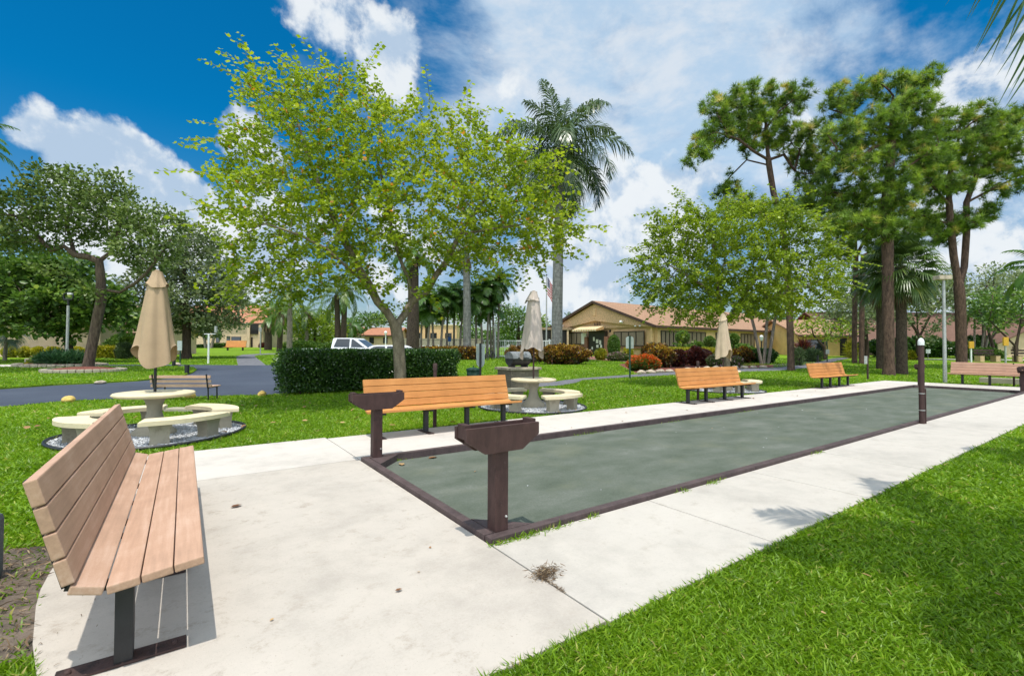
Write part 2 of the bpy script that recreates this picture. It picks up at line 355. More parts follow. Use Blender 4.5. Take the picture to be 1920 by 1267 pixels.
M_LF_PALM = leafmat('palm leaflets', [(0, L3(0.042, 0.102, 0.015)), (.6, L3(0.102, 0.203, 0.030)), (.9, L3(0.195, 0.300, 0.053)), (1, L3(0.420, 0.360, 0.105))], .3, .35, spec=.6)
M_LF_QUEEN = leafmat('yellowing palm leaflets', [(0, L3(0.060, 0.108, 0.024)), (.5, L3(0.120, 0.204, 0.036)), (.85, L3(0.264, 0.288, 0.084)), (1, L3(0.384, 0.264, 0.132))], .3, .4)
M_LF_DRY = leafmat('dry palm thatch', [(0, L3(.10, .06, .03)), (1, L3(.26, .17, .10))], .15, .8)
M_LF_SABAL = leafmat('cabbage palm fans', [(0, L3(0.042, 0.081, 0.020)), (.6, L3(0.098, 0.161, 0.035)), (.9, L3(0.210, 0.252, 0.049)), (1, L3(0.392, 0.364, 0.070))], .3, .35, spec=.6)
M_LF_SILV = leafmat('silver palm fans', [(0, L3(.15, .19, .16)), (1, L3(.32, .37, .33))], .2, .5)
M_LF_HEDGE = leafmat('glossy hedge leaves', [(0, L3(0.018, 0.051, 0.011)), (.5, L3(0.045, 0.108, 0.017)), (.88, L3(0.090, 0.180, 0.027)), (1, L3(0.195, 0.285, 0.045))], .25, .3, spec=.6)
M_LF_YEL = leafmat('yellow hedge leaves', [(0, L3(.13, .17, .015)), (.5, L3(.36, .34, .02)), (1, L3(.55, .47, .03))], .35, .45)
M_LF_CROT = leafmat('croton leaves', [(0, L3(0.040, 0.018, 0.016)), (.28, L3(0.056, 0.068, 0.013)), (.5, L3(0.147, 0.040, 0.020)), (.7, L3(0.315, 0.213, 0.023)), (.86, L3(0.473, 0.225, 0.023)), (1, L3(0.619, 0.450, 0.045))], .3, .35, spec=.5)
M_LF_CROD = leafmat('dark red croton leaves', [(0, L3(0.028, 0.013, 0.013)), (.4, L3(0.088, 0.023, 0.020)), (.7, L3(0.189, 0.041, 0.023)), (.88, L3(0.126, 0.107, 0.019)), (1, L3(0.504, 0.302, 0.038))], .3, .35, spec=.5)
M_LF_IXO = leafmat('ixora flowers', [(0, L3(.05, .10, .015)), (.45, L3(.11, .17, .02)), (.55, L3(.55, .09, .015)), (1, L3(.75, .16, .02))], .3, .5)
M_LF_PURP = leafmat('pink and green leaves', [(0, L3(.05, .10, .02)), (.5, L3(.12, .17, .04)), (.7, L3(.28, .12, .17)), (1, L3(.5, .35, .4))], .3, .5)
M_LF_GRAYG = leafmat('grey green strap leaves', [(0, L3(.035, .07, .02)), (.6, L3(.08, .13, .045)), (1, L3(.18, .23, .10))], .25, .5)
M_LF_LIRI = leafmat('blue green strap leaves', [(0, L3(.018, .06, .02)), (.6, L3(.05, .13, .04)), (1, L3(.13, .22, .08))], .25, .45)
M_GRASS = leafmat('grass blades', [(0, L3(.09, .170, .006)), (.5, L3(.185, .335, .011)), (.88, L3(.30, .44, .022)), (.96, L3(.42, .47, .07)), (1, L3(.48, .38, .15))], .42, .42, boost=1.25, spec=.35)

# ------------------------------------------------------------------ object helpers
def put(o, parent=None):
    COL.objects.link(o)
    if parent is not None: o.parent = parent
    return o
def tag(o, label=None, cat=None, group=None, kind=None):
    if label: o['label'] = label
    if cat: o['category'] = cat
    if group: o['group'] = group
    if kind: o['kind'] = kind
    return o
def thing(name, label, cat, loc=(0, 0, 0), rz=0., group=None):
    o = bpy.data.objects.new(name, None); o.empty_display_size = .2; o.location = loc; o.rotation_euler = (0, 0, rz)
    put(o); return tag(o, label, cat, group)
def dup(root, label, loc, rz=None, group=None, cat=None):
    r = root.copy(); COL.objects.link(r); r.location = loc; r['label'] = label
    if rz is not None: r.rotation_euler = (0, 0, rz)
    if group: r['group'] = group
    for ch in list(root.children):
        c = ch.copy(); COL.objects.link(c); c.parent = r
        for gch in list(ch.children):
            d = gch.copy(); COL.objects.link(d); d.parent = c
    return r

class MB:
    def __init__(s): s.v = []; s.f = []; s.sm = []
    def add(s, vs, fs, smooth=False):
        o = len(s.v); s.v += [tuple(q) for q in vs]
        s.f += [tuple(i+o for i in f) for f in fs]; s.sm += [smooth]*len(fs); return s
    def box(s, c, d, rot=None, bev=0.):
        bm = bmesh.new(); bmesh.ops.create_cube(bm, size=1.)
        bmesh.ops.scale(bm, vec=d, verts=bm.verts)
        if bev: bmesh.ops.bevel(bm, geom=list(bm.edges), offset=bev, segments=2, profile=.6, affect='EDGES', clamp_overlap=True)
        if rot is not None: bmesh.ops.rotate(bm, matrix=rot.to_3x3() if isinstance(rot, Matrix) else Euler(rot).to_matrix(), verts=bm.verts)
        bmesh.ops.translate(bm, vec=c, verts=bm.verts)
        bm.verts.index_update(); s.add([v.co for v in bm.verts], [[v.index for v in f.verts] for f in bm.faces]); bm.free(); return s
    def bar(s, p, q, w, h, up=(0, 0, 1), bev=0.):
        p = Vector(p); q = Vector(q); y = (q-p); l = y.length; y.normalize(); z = Vector(up); x = y.cross(z)
        if x.length < 1e-5: x = y.cross(Vector((1, 0, 0)))
        x.normalize(); z = x.cross(y)
        m = Matrix((x, y, z)).transposed(); return s.box((p+q)/2, (w, l, h), m.to_4x4(), bev)
    def tube(s, pts, r, n=8, cap=True):
        pts = [Vector(p) for p in pts]; k = len(pts); rs = r if isinstance(r, (list, tuple)) else [r]*k
        vs = []; x = None
        for i, p in enumerate(pts):
            d = (pts[min(i+1, k-1)]-pts[max(i-1, 0)]).normalized()
            if x is None: x = d.orthogonal().normalized()
            x = (x - d*x.dot(d)).normalized(); y = d.cross(x)
            vs += [p+(x*math.cos(a)+y*math.sin(a))*rs[i] for a in (2*math.pi*j/n for j in range(n))]
        fs = [(i*n+j, i*n+(j+1) % n, (i+1)*n+(j+1) % n, (i+1)*n+j) for i in range(k-1) for j in range(n)]
        s.add(vs, fs, True)
        if cap: s.add(vs[:n], [tuple(range(n))[::-1]]); s.add(vs[-n:], [tuple(range(n))])
        return s
    def lathe(s, prof, n=24, c=(0, 0, 0), sq=None, cap=True):
        vs = []; k = len(prof)
        for r, z in prof:
            for j in range(n):
                a = 2*math.pi*j/n; vs.append((c[0]+r*math.cos(a), c[1]+r*math.sin(a), c[2]+z))
        fs = [(i*n+j, i*n+(j+1) % n, (i+1)*n+(j+1) % n, (i+1)*n+j) for i in range(k-1) for j in range(n)]
        s.add(vs, fs, True)
        if cap: s.add(vs[:n], [tuple(range(n))[::-1]]); s.add(vs[-n:], [tuple(range(n))])
        return s
    def prism(s, poly, z0, z1, bev=0.):
        n = len(poly)
        if sum(poly[i][0]*poly[(i+1) % n][1]-poly[(i+1) % n][0]*poly[i][1] for i in range(n)) < 0: poly = poly[::-1]
        bm = bmesh.new(); b = [bm.verts.new((x, y, z0)) for x, y in poly]; tt = [bm.verts.new((x, y, z1)) for x, y in poly]
        bm.faces.new(b[::-1]); top = bm.faces.new(tt)
        for i in range(n): bm.faces.new((b[i], b[(i+1) % n], tt[(i+1) % n], tt[i]))
        if bev: bmesh.ops.bevel(bm, geom=[e for e in top.edges], offset=bev, segments=2, profile=.6, affect='EDGES', clamp_overlap=True)
        bmesh.ops.triangulate(bm, faces=[f for f in bm.faces if len(f.verts) > 4])
        bm.verts.index_update(); s.add([v.co for v in bm.verts], [[v.index for v in f.verts] for f in bm.faces]); bm.free(); return s
    def extr(s, prof, x0, x1):
        """profile in (y,z), extruded along x"""
        n = len(prof); vs = [(x0, y, z) for y, z in prof]+[(x1, y, z) for y, z in prof]
        s.add(vs, [tuple(range(n))[::-1], tuple(range(n, 2*n))]+[(i, (i+1) % n, n+(i+1) % n, n+i) for i in range(n)]); return s
    def xf(s, m):
        s.v = [tuple(m @ Vector(q)) for q in s.v]; return s
    def build(s, name, m, parent=None, label=None):
        me = bpy.data.meshes.new(name); me.from_pydata(s.v, [], s.f); me.materials.append(m)
        me.polygons.foreach_set('use_smooth', s.sm); me.update()
        o = put(bpy.data.objects.new(name, me), parent)
        if label: o['label'] = label
        return o

def npmesh(name, V, F, m, parent=None, tint=None, smooth=False):
    """V (n,3); F list of (k,c) int arrays, tint list of per-face arrays"""
    me = bpy.data.meshes.new(name); me.vertices.add(len(V)); me.vertices.foreach_set('co', np.ascontiguousarray(V, dtype=np.float32).ravel())
    nl = sum(f.size for f in F); nf = sum(len(f) for f in F)
    me.loops.add(nl); me.polygons.add(nf)
    me.loops.foreach_set('vertex_index', np.concatenate([f.ravel() for f in F]).astype(np.int32))
    tot = np.concatenate([np.full(len(f), f.shape[1]) for f in F]); st = np.concatenate([[0], np.cumsum(tot)[:-1]])
    me.polygons.foreach_set('loop_start', st.astype(np.int32))
    if smooth: me.polygons.foreach_set('use_smooth', np.ones(nf, bool))
    if tint is not None:
        a = me.attributes.new('tint', 'FLOAT', 'FACE'); a.data.foreach_set('value', np.concatenate(tint).astype(np.float32))
    me.materials.append(m); me.update(calc_edges=True); me.validate()
    return put(bpy.data.objects.new(name, me), parent)

def unit(a): return a/np.maximum(np.linalg.norm(a, axis=-1, keepdims=True), 1e-9)
def frames(d, nrm):
    y = unit(d); x = np.cross(y, nrm); x = unit(np.where(np.linalg.norm(x, axis=-1, keepdims=True) < 1e-4, np.cross(y, [1., .3, .2]), x)); z = np.cross(x, y)
    return np.stack([x, y, z], -1)
class Leaves:
    def __init__(s): s.V = []; s.F = {}; s.T = {}; s.n = 0
    def scatter(s, tv, tf, pos, Rm, size, tint):
        """tv (k,3) template; tf list of faces (all sizes ok)"""
        if len(pos) == 0: return
        size = np.broadcast_to(np.asarray(size, float), (len(pos),))
        V = pos[:, None, :] + np.einsum('nij,kj->nki', Rm, tv)*size[:, None, None]
        off = s.n + np.arange(len(pos))*len(tv)
        for f in tf:
            f = np.array(f); s.F.setdefault(len(f), []).append(off[:, None]+f[None]); s.T.setdefault(len(f), []).append(np.asarray(tint, float))
        s.V.append(V.reshape(-1, 3)); s.n += len(pos)*len(tv)
    def raw(s, V, F, tint):
        F = np.asarray(F); s.F.setdefault(F.shape[1], []).append(F+s.n); s.T.setdefault(F.shape[1], []).append(np.broadcast_to(tint, (len(F),)).astype(float))
        s.V.append(np.asarray(V, float)); s.n += len(V)
    def build(s, name, m, parent=None, smooth=False):
        ks = sorted(s.F); return npmesh(name, np.concatenate(s.V), [np.concatenate(s.F[k]) for k in ks], m, parent, [np.concatenate(s.T[k]) for k in ks], smooth)

T_ORCH = (np.array([[0, 0, 0], [.46, .22, .10], [.40, .92, .12], [0, .72, 0], [-.40, .92, .12], [-.46, .22, .10]], float), [(0, 1, 2, 3), (0, 3, 4, 5)])
T_OVAL = (np.array([[0, 0, 0], [.32, .35, .06], [.24, .75, .05], [0, 1, -.03], [-.24, .75, .05], [-.32, .35, .06]], float), [(0, 1, 2, 3), (0, 3, 4, 5)])
T_DIAM = (np.array([[0, 0, 0], [.26, .45, .05], [0, 1, 0], [-.26, .45, .05]], float), [(0, 1, 2), (0, 2, 3)])
T_STRAP = (np.array([[-.05, 0, 0], [.05, 0, 0], [.055, .5, .12], [-.055, .5, .12], [0, 1, -.05]], float), [(0, 1, 2, 3), (3, 2, 4)])
def rand_unit(n): return unit(rng.normal(size=(n, 3)))

# ------------------------------------------------------------------ tree growth (space colonisation)
def colonize(A, N0, par0, step, infl, kill, iters=160):
    N = [np.asarray(p, float) for p in N0]; par = list(par0)
    near = np.full(len(A), -1); nd = np.full(len(A), 1e9); alive = np.ones(len(A), bool)
    def upd(i0):
        X = np.array(N[i0:]); d = np.linalg.norm(A[:, None]-X[None], axis=2); j = d.argmin(1); m = d[np.arange(len(A)), j]
        b = m < nd; nd[b] = m[b]; near[b] = j[b]+i0
    upd(0); last = 0
    for it in range(iters):
        alive &= nd > kill
        mk = alive & (nd < infl)
        if not mk.any(): break
        idx = near[mk]; NN = np.array(N); acc = np.zeros((len(N), 3)); np.add.at(acc, idx, unit(A[mk]-NN[idx]))
        g = np.unique(idx); d = unit(acc[g]+rng.normal(scale=.25, size=(len(g), 3))); new = NN[g]+d*step
        dm = np.linalg.norm(new[:, None]-NN[None], axis=2).min(1)
        ok = dm > step*.45
        if not ok.any():
            alive[mk] &= rng.random(mk.sum()) > .5; continue
        i0 = len(N)
        for p, q in zip(new[ok], g[ok]): N.append(p); par.append(int(q))
        upd(i0)
    return np.array(N), np.array(par)

def tree_mesh(N, par, base_r, tip_r, name, m, parent, minr=0., flare=0., extra=None):
    n = len(N); ch = [[] for _ in range(n)]
    for i in range(n):
        if par[i] >= 0: ch[par[i]].append(i)
    tips = np.zeros(n, int)
    order = list(range(n)); order.sort(key=lambda i: -i)
    # parents always precede children in index
    for i in order:
        if not ch[i]: tips[i] = 1
        if par[i] >= 0: tips[par[i]] += tips[i]
    e = math.log(max(2, tips[0]))/math.log(max(1.5, base_r/tip_r)); r = tip_r*tips**(1/e)
    mb = MB(); st = [0]; starts = [(0, None)]
    while starts:
        i, p = starts.pop(); chain = [] if p is None else [p]; rs = [] if p is None else [min(r[p], r[i]*1.35)]
        cur = i
        while True:
            chain.append(cur); rs.append(r[cur])
            c = sorted(ch[cur], key=lambda q: -tips[q])
            for q in c[1:]: starts.append((q, cur))
            if not c: break
            cur = c[0]
        if max(rs) < minr or len(chain) < 2: continue
        if p is None and flare:
            z0 = N[chain[0]][2]
            rs = [rr*(1+flare*math.exp(-(N[q][2]-z0)/.35)) for rr, q in zip(rs, chain)]
        mx = max(rs); k = 10 if mx > .08 else (6 if mx > .025 else 3)
        mb.tube([N[q] for q in chain], [float(x) for x in rs], k, cap=False)
    if extra: extra(mb, tips)
    mb.build(name, m, parent)
    return tips, ch

def poly_nodes(paths, step):
    """paths: list of polylines [(x,y,z)..]; a later path may start at (k, t): node nearest to its first point"""
    N = []; par = []
    for path in paths:
        pts = [np.array(p, float) for p in path]
        if N:
            j = int(np.linalg.norm(np.array(N)-pts[0], axis=1).argmin()); prev = j; cur = N[j]; pts = pts[1:]
        else:
            N.append(pts[0]); par.append(-1); prev = 0; cur = pts[0]; pts = pts[1:]
        for q in pts:
            L = np.linalg.norm(q-cur); k = max(1, int(round(L/step)))
            for a in range(1, k+1):
                N.append(cur+(q-cur)*a/k); par.append(prev); prev = len(N)-1
            cur = q
    return N, par

def blob_points(blobs, D, base, n, scale=1.):
    """blobs (px, py, rx, ry, dD, rD): ellipsoids placed in space; returns points local to base"""
    w = np.array([b[2]*b[3]*(b[6] if len(b) > 6 else 1.) for b in blobs], float); w /= w.sum()
    out = []
    for b, q in zip(blobs, rng.multinomial(n, w)):
        Db = D+b[4]; c = np.array(PT(b[0], b[1], Db)); rx = b[2]/FPX*Db; rz = b[3]/FPX*Db; rd = b[5]
        p = rand_unit(q)*(rng.random((q, 1))**(1/2.4))
        a = np.array(LD(1, 0)); d = np.array(LD(0, 1))
        out.append(c+p[:, :1]*rx*a+p[:, 1:2]*rd*d+p[:, 2:]*rz*np.array([0, 0, 1.]))
    return np.concatenate(out)-np.array(base)

def leaf_nodes(N, par, tips, maxtips):
    i = np.where((tips <= maxtips) & (par >= 0))[0]
    return N[i], unit(N[i]-N[par[i]]), np.linalg.norm(N[i]-N[par[i]], axis=1)

def sprays(lv, pos, d, ln, per, size, tmpl, hang=.3, flat=.55, jitter=.06, spread=.9, tintf=None, back=1., twig=None):
    """leaves alternate left and right along each twig"""
    n = len(pos); p = np.repeat(pos, per, 0); dd = np.repeat(d, per, 0); l = np.repeat(ln, per)
    tt = np.tile(np.arange(per)/per, n)[:, None]
    p = p - dd*(tt*l[:, None]*back) + rng.normal(scale=jitter, size=p.shape)
    side = unit(np.cross(dd, [0, 0, 1.])+1e-6)*np.where(np.arange(len(p)) % 2, 1., -1.)[:, None]
    ld = unit(dd*.55+side*spread+rng.normal(scale=.35, size=p.shape)+np.array([0, 0, -hang]))
    nr = unit(np.array([0, 0, 1.])*flat+rng.normal(scale=.42, size=p.shape))
    ti = rng.random(len(p)) if tintf is None else tintf(p)
    lv.scatter(tmpl[0], tmpl[1], p, frames(ld, nr), size*rng.uniform(.7, 1.25, len(p)), ti)

def make_tree(name, label, cat, px, D, limbs, blobs, nattr, step, infl, kill, base_r, tip_r, barkm, leafm, leaffn, maxtips=3, group=None, minr=0., flare=.5, base=None, whips=0, wsize=.11, wlen=(.6, 1.3)):
    base = G(px, D) if base is None else base
    root = thing(name, label, cat, base, 0, group)
    conv = lambda q: tuple(PT(q[0], q[1], D+q[2])-base)
    paths = [[conv(q) for q in l] for l in limbs]
    paths[0] = [(0, 0, -.05)]+paths[0]
    N, par = poly_nodes(paths, step)
    A = blob_points(blobs, D, base, nattr)
    N, par = colonize(A, N, par, step, infl, kill)
    lv = Leaves()
    def grow_whips(mbw, tips):
        c = N.mean(0); tp = np.where(tips == 1)[0]; q = np.linalg.norm((N[tp]-c)/np.array([1, 1, .75]), axis=1)*(1+.25*(N[tp][:, 2] > c[2])); tp = tp[np.argsort(-q)][:whips*3]; tp = rng.permutation(tp)[:whips]
        wp = []; wd = []
        for i in tp:
            out = unit(unit(N[i]-c)+unit(N[i]-N[par[i]])*.8+rng.normal(scale=.3, size=3)+[0, 0, -.12]); out[2] *= .75; L = rng.uniform(*wlen); p0 = N[i]; pts = [p0]
            for k in range(1, 7): out = unit(out+[0, 0, -.06]); pts.append(pts[-1]+out*L/6)
            mbw.tube(pts, [.008-.001*k for k in range(7)], 3, False)
            for k in np.linspace(.1, 1, int(L/.075)):
                a = min(5, int(k*6)); wp.append(pts[a]+(pts[a+1]-pts[a])*(k*6-a)); wd.append(unit(pts[a+1]-pts[a]))
        wp = np.array(wp); wd = np.array(wd); m_ = len(wp); sd = unit(np.cross(wd, [0, 0, 1.])+1e-6)*np.where(np.arange(m_) % 2, 1., -1.)[:, None]
        lv.scatter(T_ORCH[0], T_ORCH[1], wp+sd*.02, frames(unit(wd*.5+sd+rng.normal(scale=.2, size=(m_, 3))+[0, 0, -.35]), unit(rng.normal(scale=.3, size=(m_, 3))+[0, 0, .8])), wsize*rng.uniform(.75, 1.2, m_), np.clip(rng.normal(.45, .2, m_), 0, .9))
    tips, ch = tree_mesh(N, par, base_r, tip_r, 'trunk', barkm, root, minr, flare, grow_whips if whips else None)
    pos, d, ln = leaf_nodes(N, par, tips, maxtips)
    leaffn(lv, pos, d, ln)
    lv.build('crown', leafm, root)
    return root

# ------------------------------------------------------------------ setting: ground, court, walks, roads
def ground_obj():
    bm = bmesh.new(); Ls = [-700, -60, 0, 60, 700]; Ds = [-80, 0, D0, 60, D1, 900]
    vs = [[bm.verts.new(LD(l, d, tz(d)-.03)) for l in Ls] for d in Ds]
    for i in range(len(Ds)-1):
        for j in range(len(Ls)-1): bm.faces.new((vs[i][j], vs[i][j+1], vs[i+1][j+1], vs[i+1][j]))
    for co, no in (((2.1, 0, 0), (1, 0, 0)), ((26.1, 0, 0), (1, 0, 0)), ((0, 3.27, 0), (0, 1, 0)), ((0, 6.58, 0), (0, 1, 0))):
        bmesh.ops.bisect_plane(bm, geom=list(bm.verts)+list(bm.edges)+list(bm.faces), plane_co=co, plane_no=no)
    def inside(f): c = f.calc_center_median(); return 2.1 < c.x < 26.1 and 3.27 < c.y < 6.58
    bmesh.ops.delete(bm, geom=[f for f in bm.faces if inside(f)], context='FACES')
    me = bpy.data.meshes.new('ground'); bm.to_mesh(me); bm.free(); me.materials.append(M_LAWN)
    tag(put(bpy.data.objects.new('ground', me)), kind='structure')
ground_obj()
def sheet(name, poly, off, m, kind='structure', skirt=0., parent=None):
    poly = [(p[0], p[1]) for p in poly]; n = len(poly)
    if sum(poly[i][0]*poly[(i+1) % n][1]-poly[(i+1) % n][0]*poly[i][1] for i in range(n)) < 0: poly = poly[::-1]
    bm = bmesh.new(); bm.faces.new([bm.verts.new((x, y, 0)) for x, y in poly])
    bmesh.ops.triangulate(bm, faces=list(bm.faces))
    for dd in (D0, D1):
        bmesh.ops.bisect_plane(bm, geom=list(bm.verts)+list(bm.edges)+list(bm.faces), plane_co=LD(0, dd), plane_no=LD(0, 1))
    for v in bm.verts: v.co.z = gz(v.co.x, v.co.y)+off
    if skirt:
        ed = [e for e in bm.edges if e.is_boundary]
        r = bmesh.ops.extrude_edge_only(bm, edges=ed)
        for v in [g for g in r['geom'] if isinstance(g, bmesh.types.BMVert)]: v.co.z -= skirt
    bmesh.ops.recalc_face_normals(bm, faces=list(bm.faces))
    me = bpy.data.meshes.new(name); bm.to_mesh(me); bm.free(); me.materials.append(m)
    o = put(bpy.data.objects.new(name, me), parent)
    if kind: o['kind'] = kind
    return o
NOGRASS = []           # polygons (numpy) that carry no lawn
ISLAND = None
def nog(poly): NOGRASS.append(np.array([(p[0], p[1]) for p in poly], float))

# concrete slabs with real joints
def slabs(name, m, rects):
    mb = MB()
    for (x0, y0, x1, y1) in rects: mb.prism([(x0, y0), (x1, y0), (x1, y1), (x0, y1)], -.12, 0., .006)
    tag(mb.build(name, m), kind='structure')
J = .006
CU0, CU1, CV0, CV1 = 2.06, 26.15, 3.22, 6.63     # outer kerb of the court
ux = [2.06, 4.02, 6.06, 8.1, 10.1, 12.1, 14.1, 16.1, 18.1, 20.1, 22.1, 24.1, 26.15]
near = [(ux[i]+J, 1.93, ux[i+1]-J, CV0-J) for i in range(12)]+[(26.15+J, 1.93, 29.2, 3.6), (26.15+J, 3.6+2*J, 29.2, 6.6), ]
slabs('walkway', M_CONCG, near)
far = [(ux[i]+J, CV1+J, ux[i+2]-J, 8.52) for i in range(0, 12, 2)]+[(26.15+J, 6.6+2*J, 29.2, 8.55), (-.62, 6.71+J, 2.06-J, 8.62)]
slabs('walkway', M_CONCW, far)
pad = [(2.06-J, 1.95), (2.06-J, 6.71-J), (-.62, 6.71-J), (-.68, 5.6), (-.73, 5.0), (-.75, 4.6), (-.745, 4.3), (-.72, 4.05), (-.68, 3.8), (-.64, 3.55), (-.56, 3.2), (-.43, 2.8), (-.24, 2.4), (0., 2.1), (.3, 1.95)]
mb = MB(); mb.prism(pad, -.12, -.001, .006); tag(mb.build('patio', M_CONC), kind='structure')
mbj = [(-.6, 1.9), (29.2, 1.9), (29.2, 8.6), (-.6, 8.6)]
for q in ([(-.6, 3.2), (.4, 1.97), (2.07, 1.97), (2.07, 8.45), (-.55, 8.45)], [(2.07, 1.97), (29.15, 1.97), (29.15, 3.24), (2.07, 3.24)], [(2.07, 6.6), (29.15, 6.6), (29.15, 8.45), (2.07, 8.45)], [(26.14, 3.24), (29.15, 3.24), (29.15, 6.6), (26.14, 6.6)]):
    sheet('joint_filler', q, -.026, M_DARKG)
nog(pad); nog([(-.62, 6.7), (2.06, 6.7), (2.06, 8.62), (-.62, 8.62)]); nog([(2.0, 1.93), (29.2, 1.93), (29.2, 8.53), (2.0, 8.53)])
sheet('court', [(CU0+.05, CV0+.05), (CU1-.05, CV0+.05), (CU1-.05, CV1-.05), (CU0+.05, CV1-.05)], -.055, M_COURT)

# kerb of timber boards, with triangular corner plates
kr = thing('court_kerb', 'low brown timber kerb framing the grey green bocce court', 'kerb', (CU0, CV0, 0))
def kb(p, q, w=.092, h=.112, z=-.068):
    m_ = MB(); m_.bar((p[0]-CU0, p[1]-CV0, z+h/2), (q[0]-CU0, q[1]-CV0, z+h/2), w, h, bev=.006); m_.build('board', M_KERB, kr)
hw = .046
segs = [CU0, 6.2, 10.3, 14.4, 18.5, 22.4, CU1]
for i in range(6):
    kb((segs[i]+.003, CV0+hw), (segs[i+1]-.003, CV0+hw)); kb((segs[i]+.003, CV1-hw), (segs[i+1]-.003, CV1-hw))
kb((CU0+hw, CV0+.108), (CU0+hw, CV1-.108)); kb((CU1-hw, CV0+.108), (CU1-hw, CV1-.108))
for sx, sy in ((0, 0), (0, 1), (1, 0), (1, 1)):
    x = (CU1-CU0 if sx else 0); y = (CV1-CV0 if sy else 0); ax = -1 if sx else 1; ay = -1 if sy else 1
    a = .108; b = .50
    tri = [(x+ax*a, y+ay*a), (x+ax*b, y+ay*a), (x+ax*a, y+ay*b)]
    MB().prism(tri, -.066, .038, .004).build('corner_plate', M_KERB, kr)

# roads, island, paths
road = [P(-260, 800), P(-60, 770), P(0, 762), P(60, 756), P(125, 750), P(230, 746), P(330, 743), P(403, 741), P(470, 739.5), P(505, 738.5), Vector((4.2, 18.2, 0)), Vector((10.2, 18.0, 0)), P(835, 694), P(800, 686), P(640, 684), P(500, 684), P(445, 684), P(300, 683), P(150, 683.5), P(0, 684.5), P(-260, 686)]
sheet('road', road, -.012, M_ASPH)
island = [P(-260, 752), P(-60, 734.5), P(0, 729), P(60, 725), P(100, 722), P(200, 717.5), P(260, 714), P(310, 709.5), P(345, 704.5), P(362, 698.5), P(369, 693.5), P(364, 690), P(345, 688), P(300, 687), P(150, 687.5), P(0, 689), P(-260, 691)]
sheet('traffic_island', island, .05, M_LAWN, skirt=.1)
ISLAND = np.array([(p[0], p[1]) for p in island]); nog(road)
pathl = [P(446, 684.6), P(499, 684.6), P(490, 677), P(481, 671), P(477, 667), P(484, 665.2), P(505, 664), P(540, 663.4), P(540, 661.8), P(500, 662.3), P(455, 664.5), P(443, 668), P(444, 675)]
sheet('path', pathl, -.008, M_PATH); nog(pathl)
pathr = [P(985, 716), P(1040, 715), P(1062, 711.5), P(1090, 708.5), P(1125, 706), P(1160, 703.3), P(1200, 701), P(1270, 696), P(1330, 691.5), P(1400, 690.5), P(1455, 689), P(1515, 683), P(1545, 675.5), P(1560, 671.5), P(1590, 669.5), P(1594, 671), P(1574, 675), P(1556, 680), P(1530, 687.5), P(1470, 694), P(1400, 696), P(1330, 697), P(1270, 702), P(1180, 706.5), P(1130, 709.5), P(1092, 712), P(1080, 717), P(1050, 722), P(1010, 724.5), P(985, 725)]
sheet('path', pathr, -.008, M_PATH); nog(pathr)
doorwalk = [P(1098, 667.6), P(1122, 667.6), P(1135, 672), P(1160, 674.5), P(1178, 676.5), P(1176, 678.2), P(1150, 676.3), P(1120, 675), P(1096, 674)]
sheet('path', doorwalk, -.008, M_BRICK); nog(doorwalk)
drive = [P(-120, 685), P(0, 684.8), P(55, 684.2), P(55, 688), P(0, 689), P(-120, 690)]
sheet('driveway', drive, .054, M_CONCG)
farwalk = [P(1690, 673.2), P(1960, 676), P(1960, 674), P(1690, 671.8)]
sheet('path', farwalk, -.008, M_CONCG)
dirt = [(-.62, 3.42), (-.70, 4.0), (-.73, 5.0), (-.80, 5.25), (-1.1, 5.35), (-1.9, 5.3), (-2.3, 4.8), (-1.9, 3.95), (-1.25, 3.55), (-.9, 3.5)]
sheet('bare_soil', dirt, -.02, M_DIRT); DIRT = np.array(dirt)
bedr = [P(1160, 683), P(1195, 700), P(1260, 696.5), P(1330, 691), P(1400, 690), P(1450, 688.5), P(1450, 684), P(1380, 686), P(1330, 684), P(1330, 672), P(1240, 676), P(1180, 680)]
sheet('mulch_bed', bedr, -.006, M_MULCH); nog(bedr)

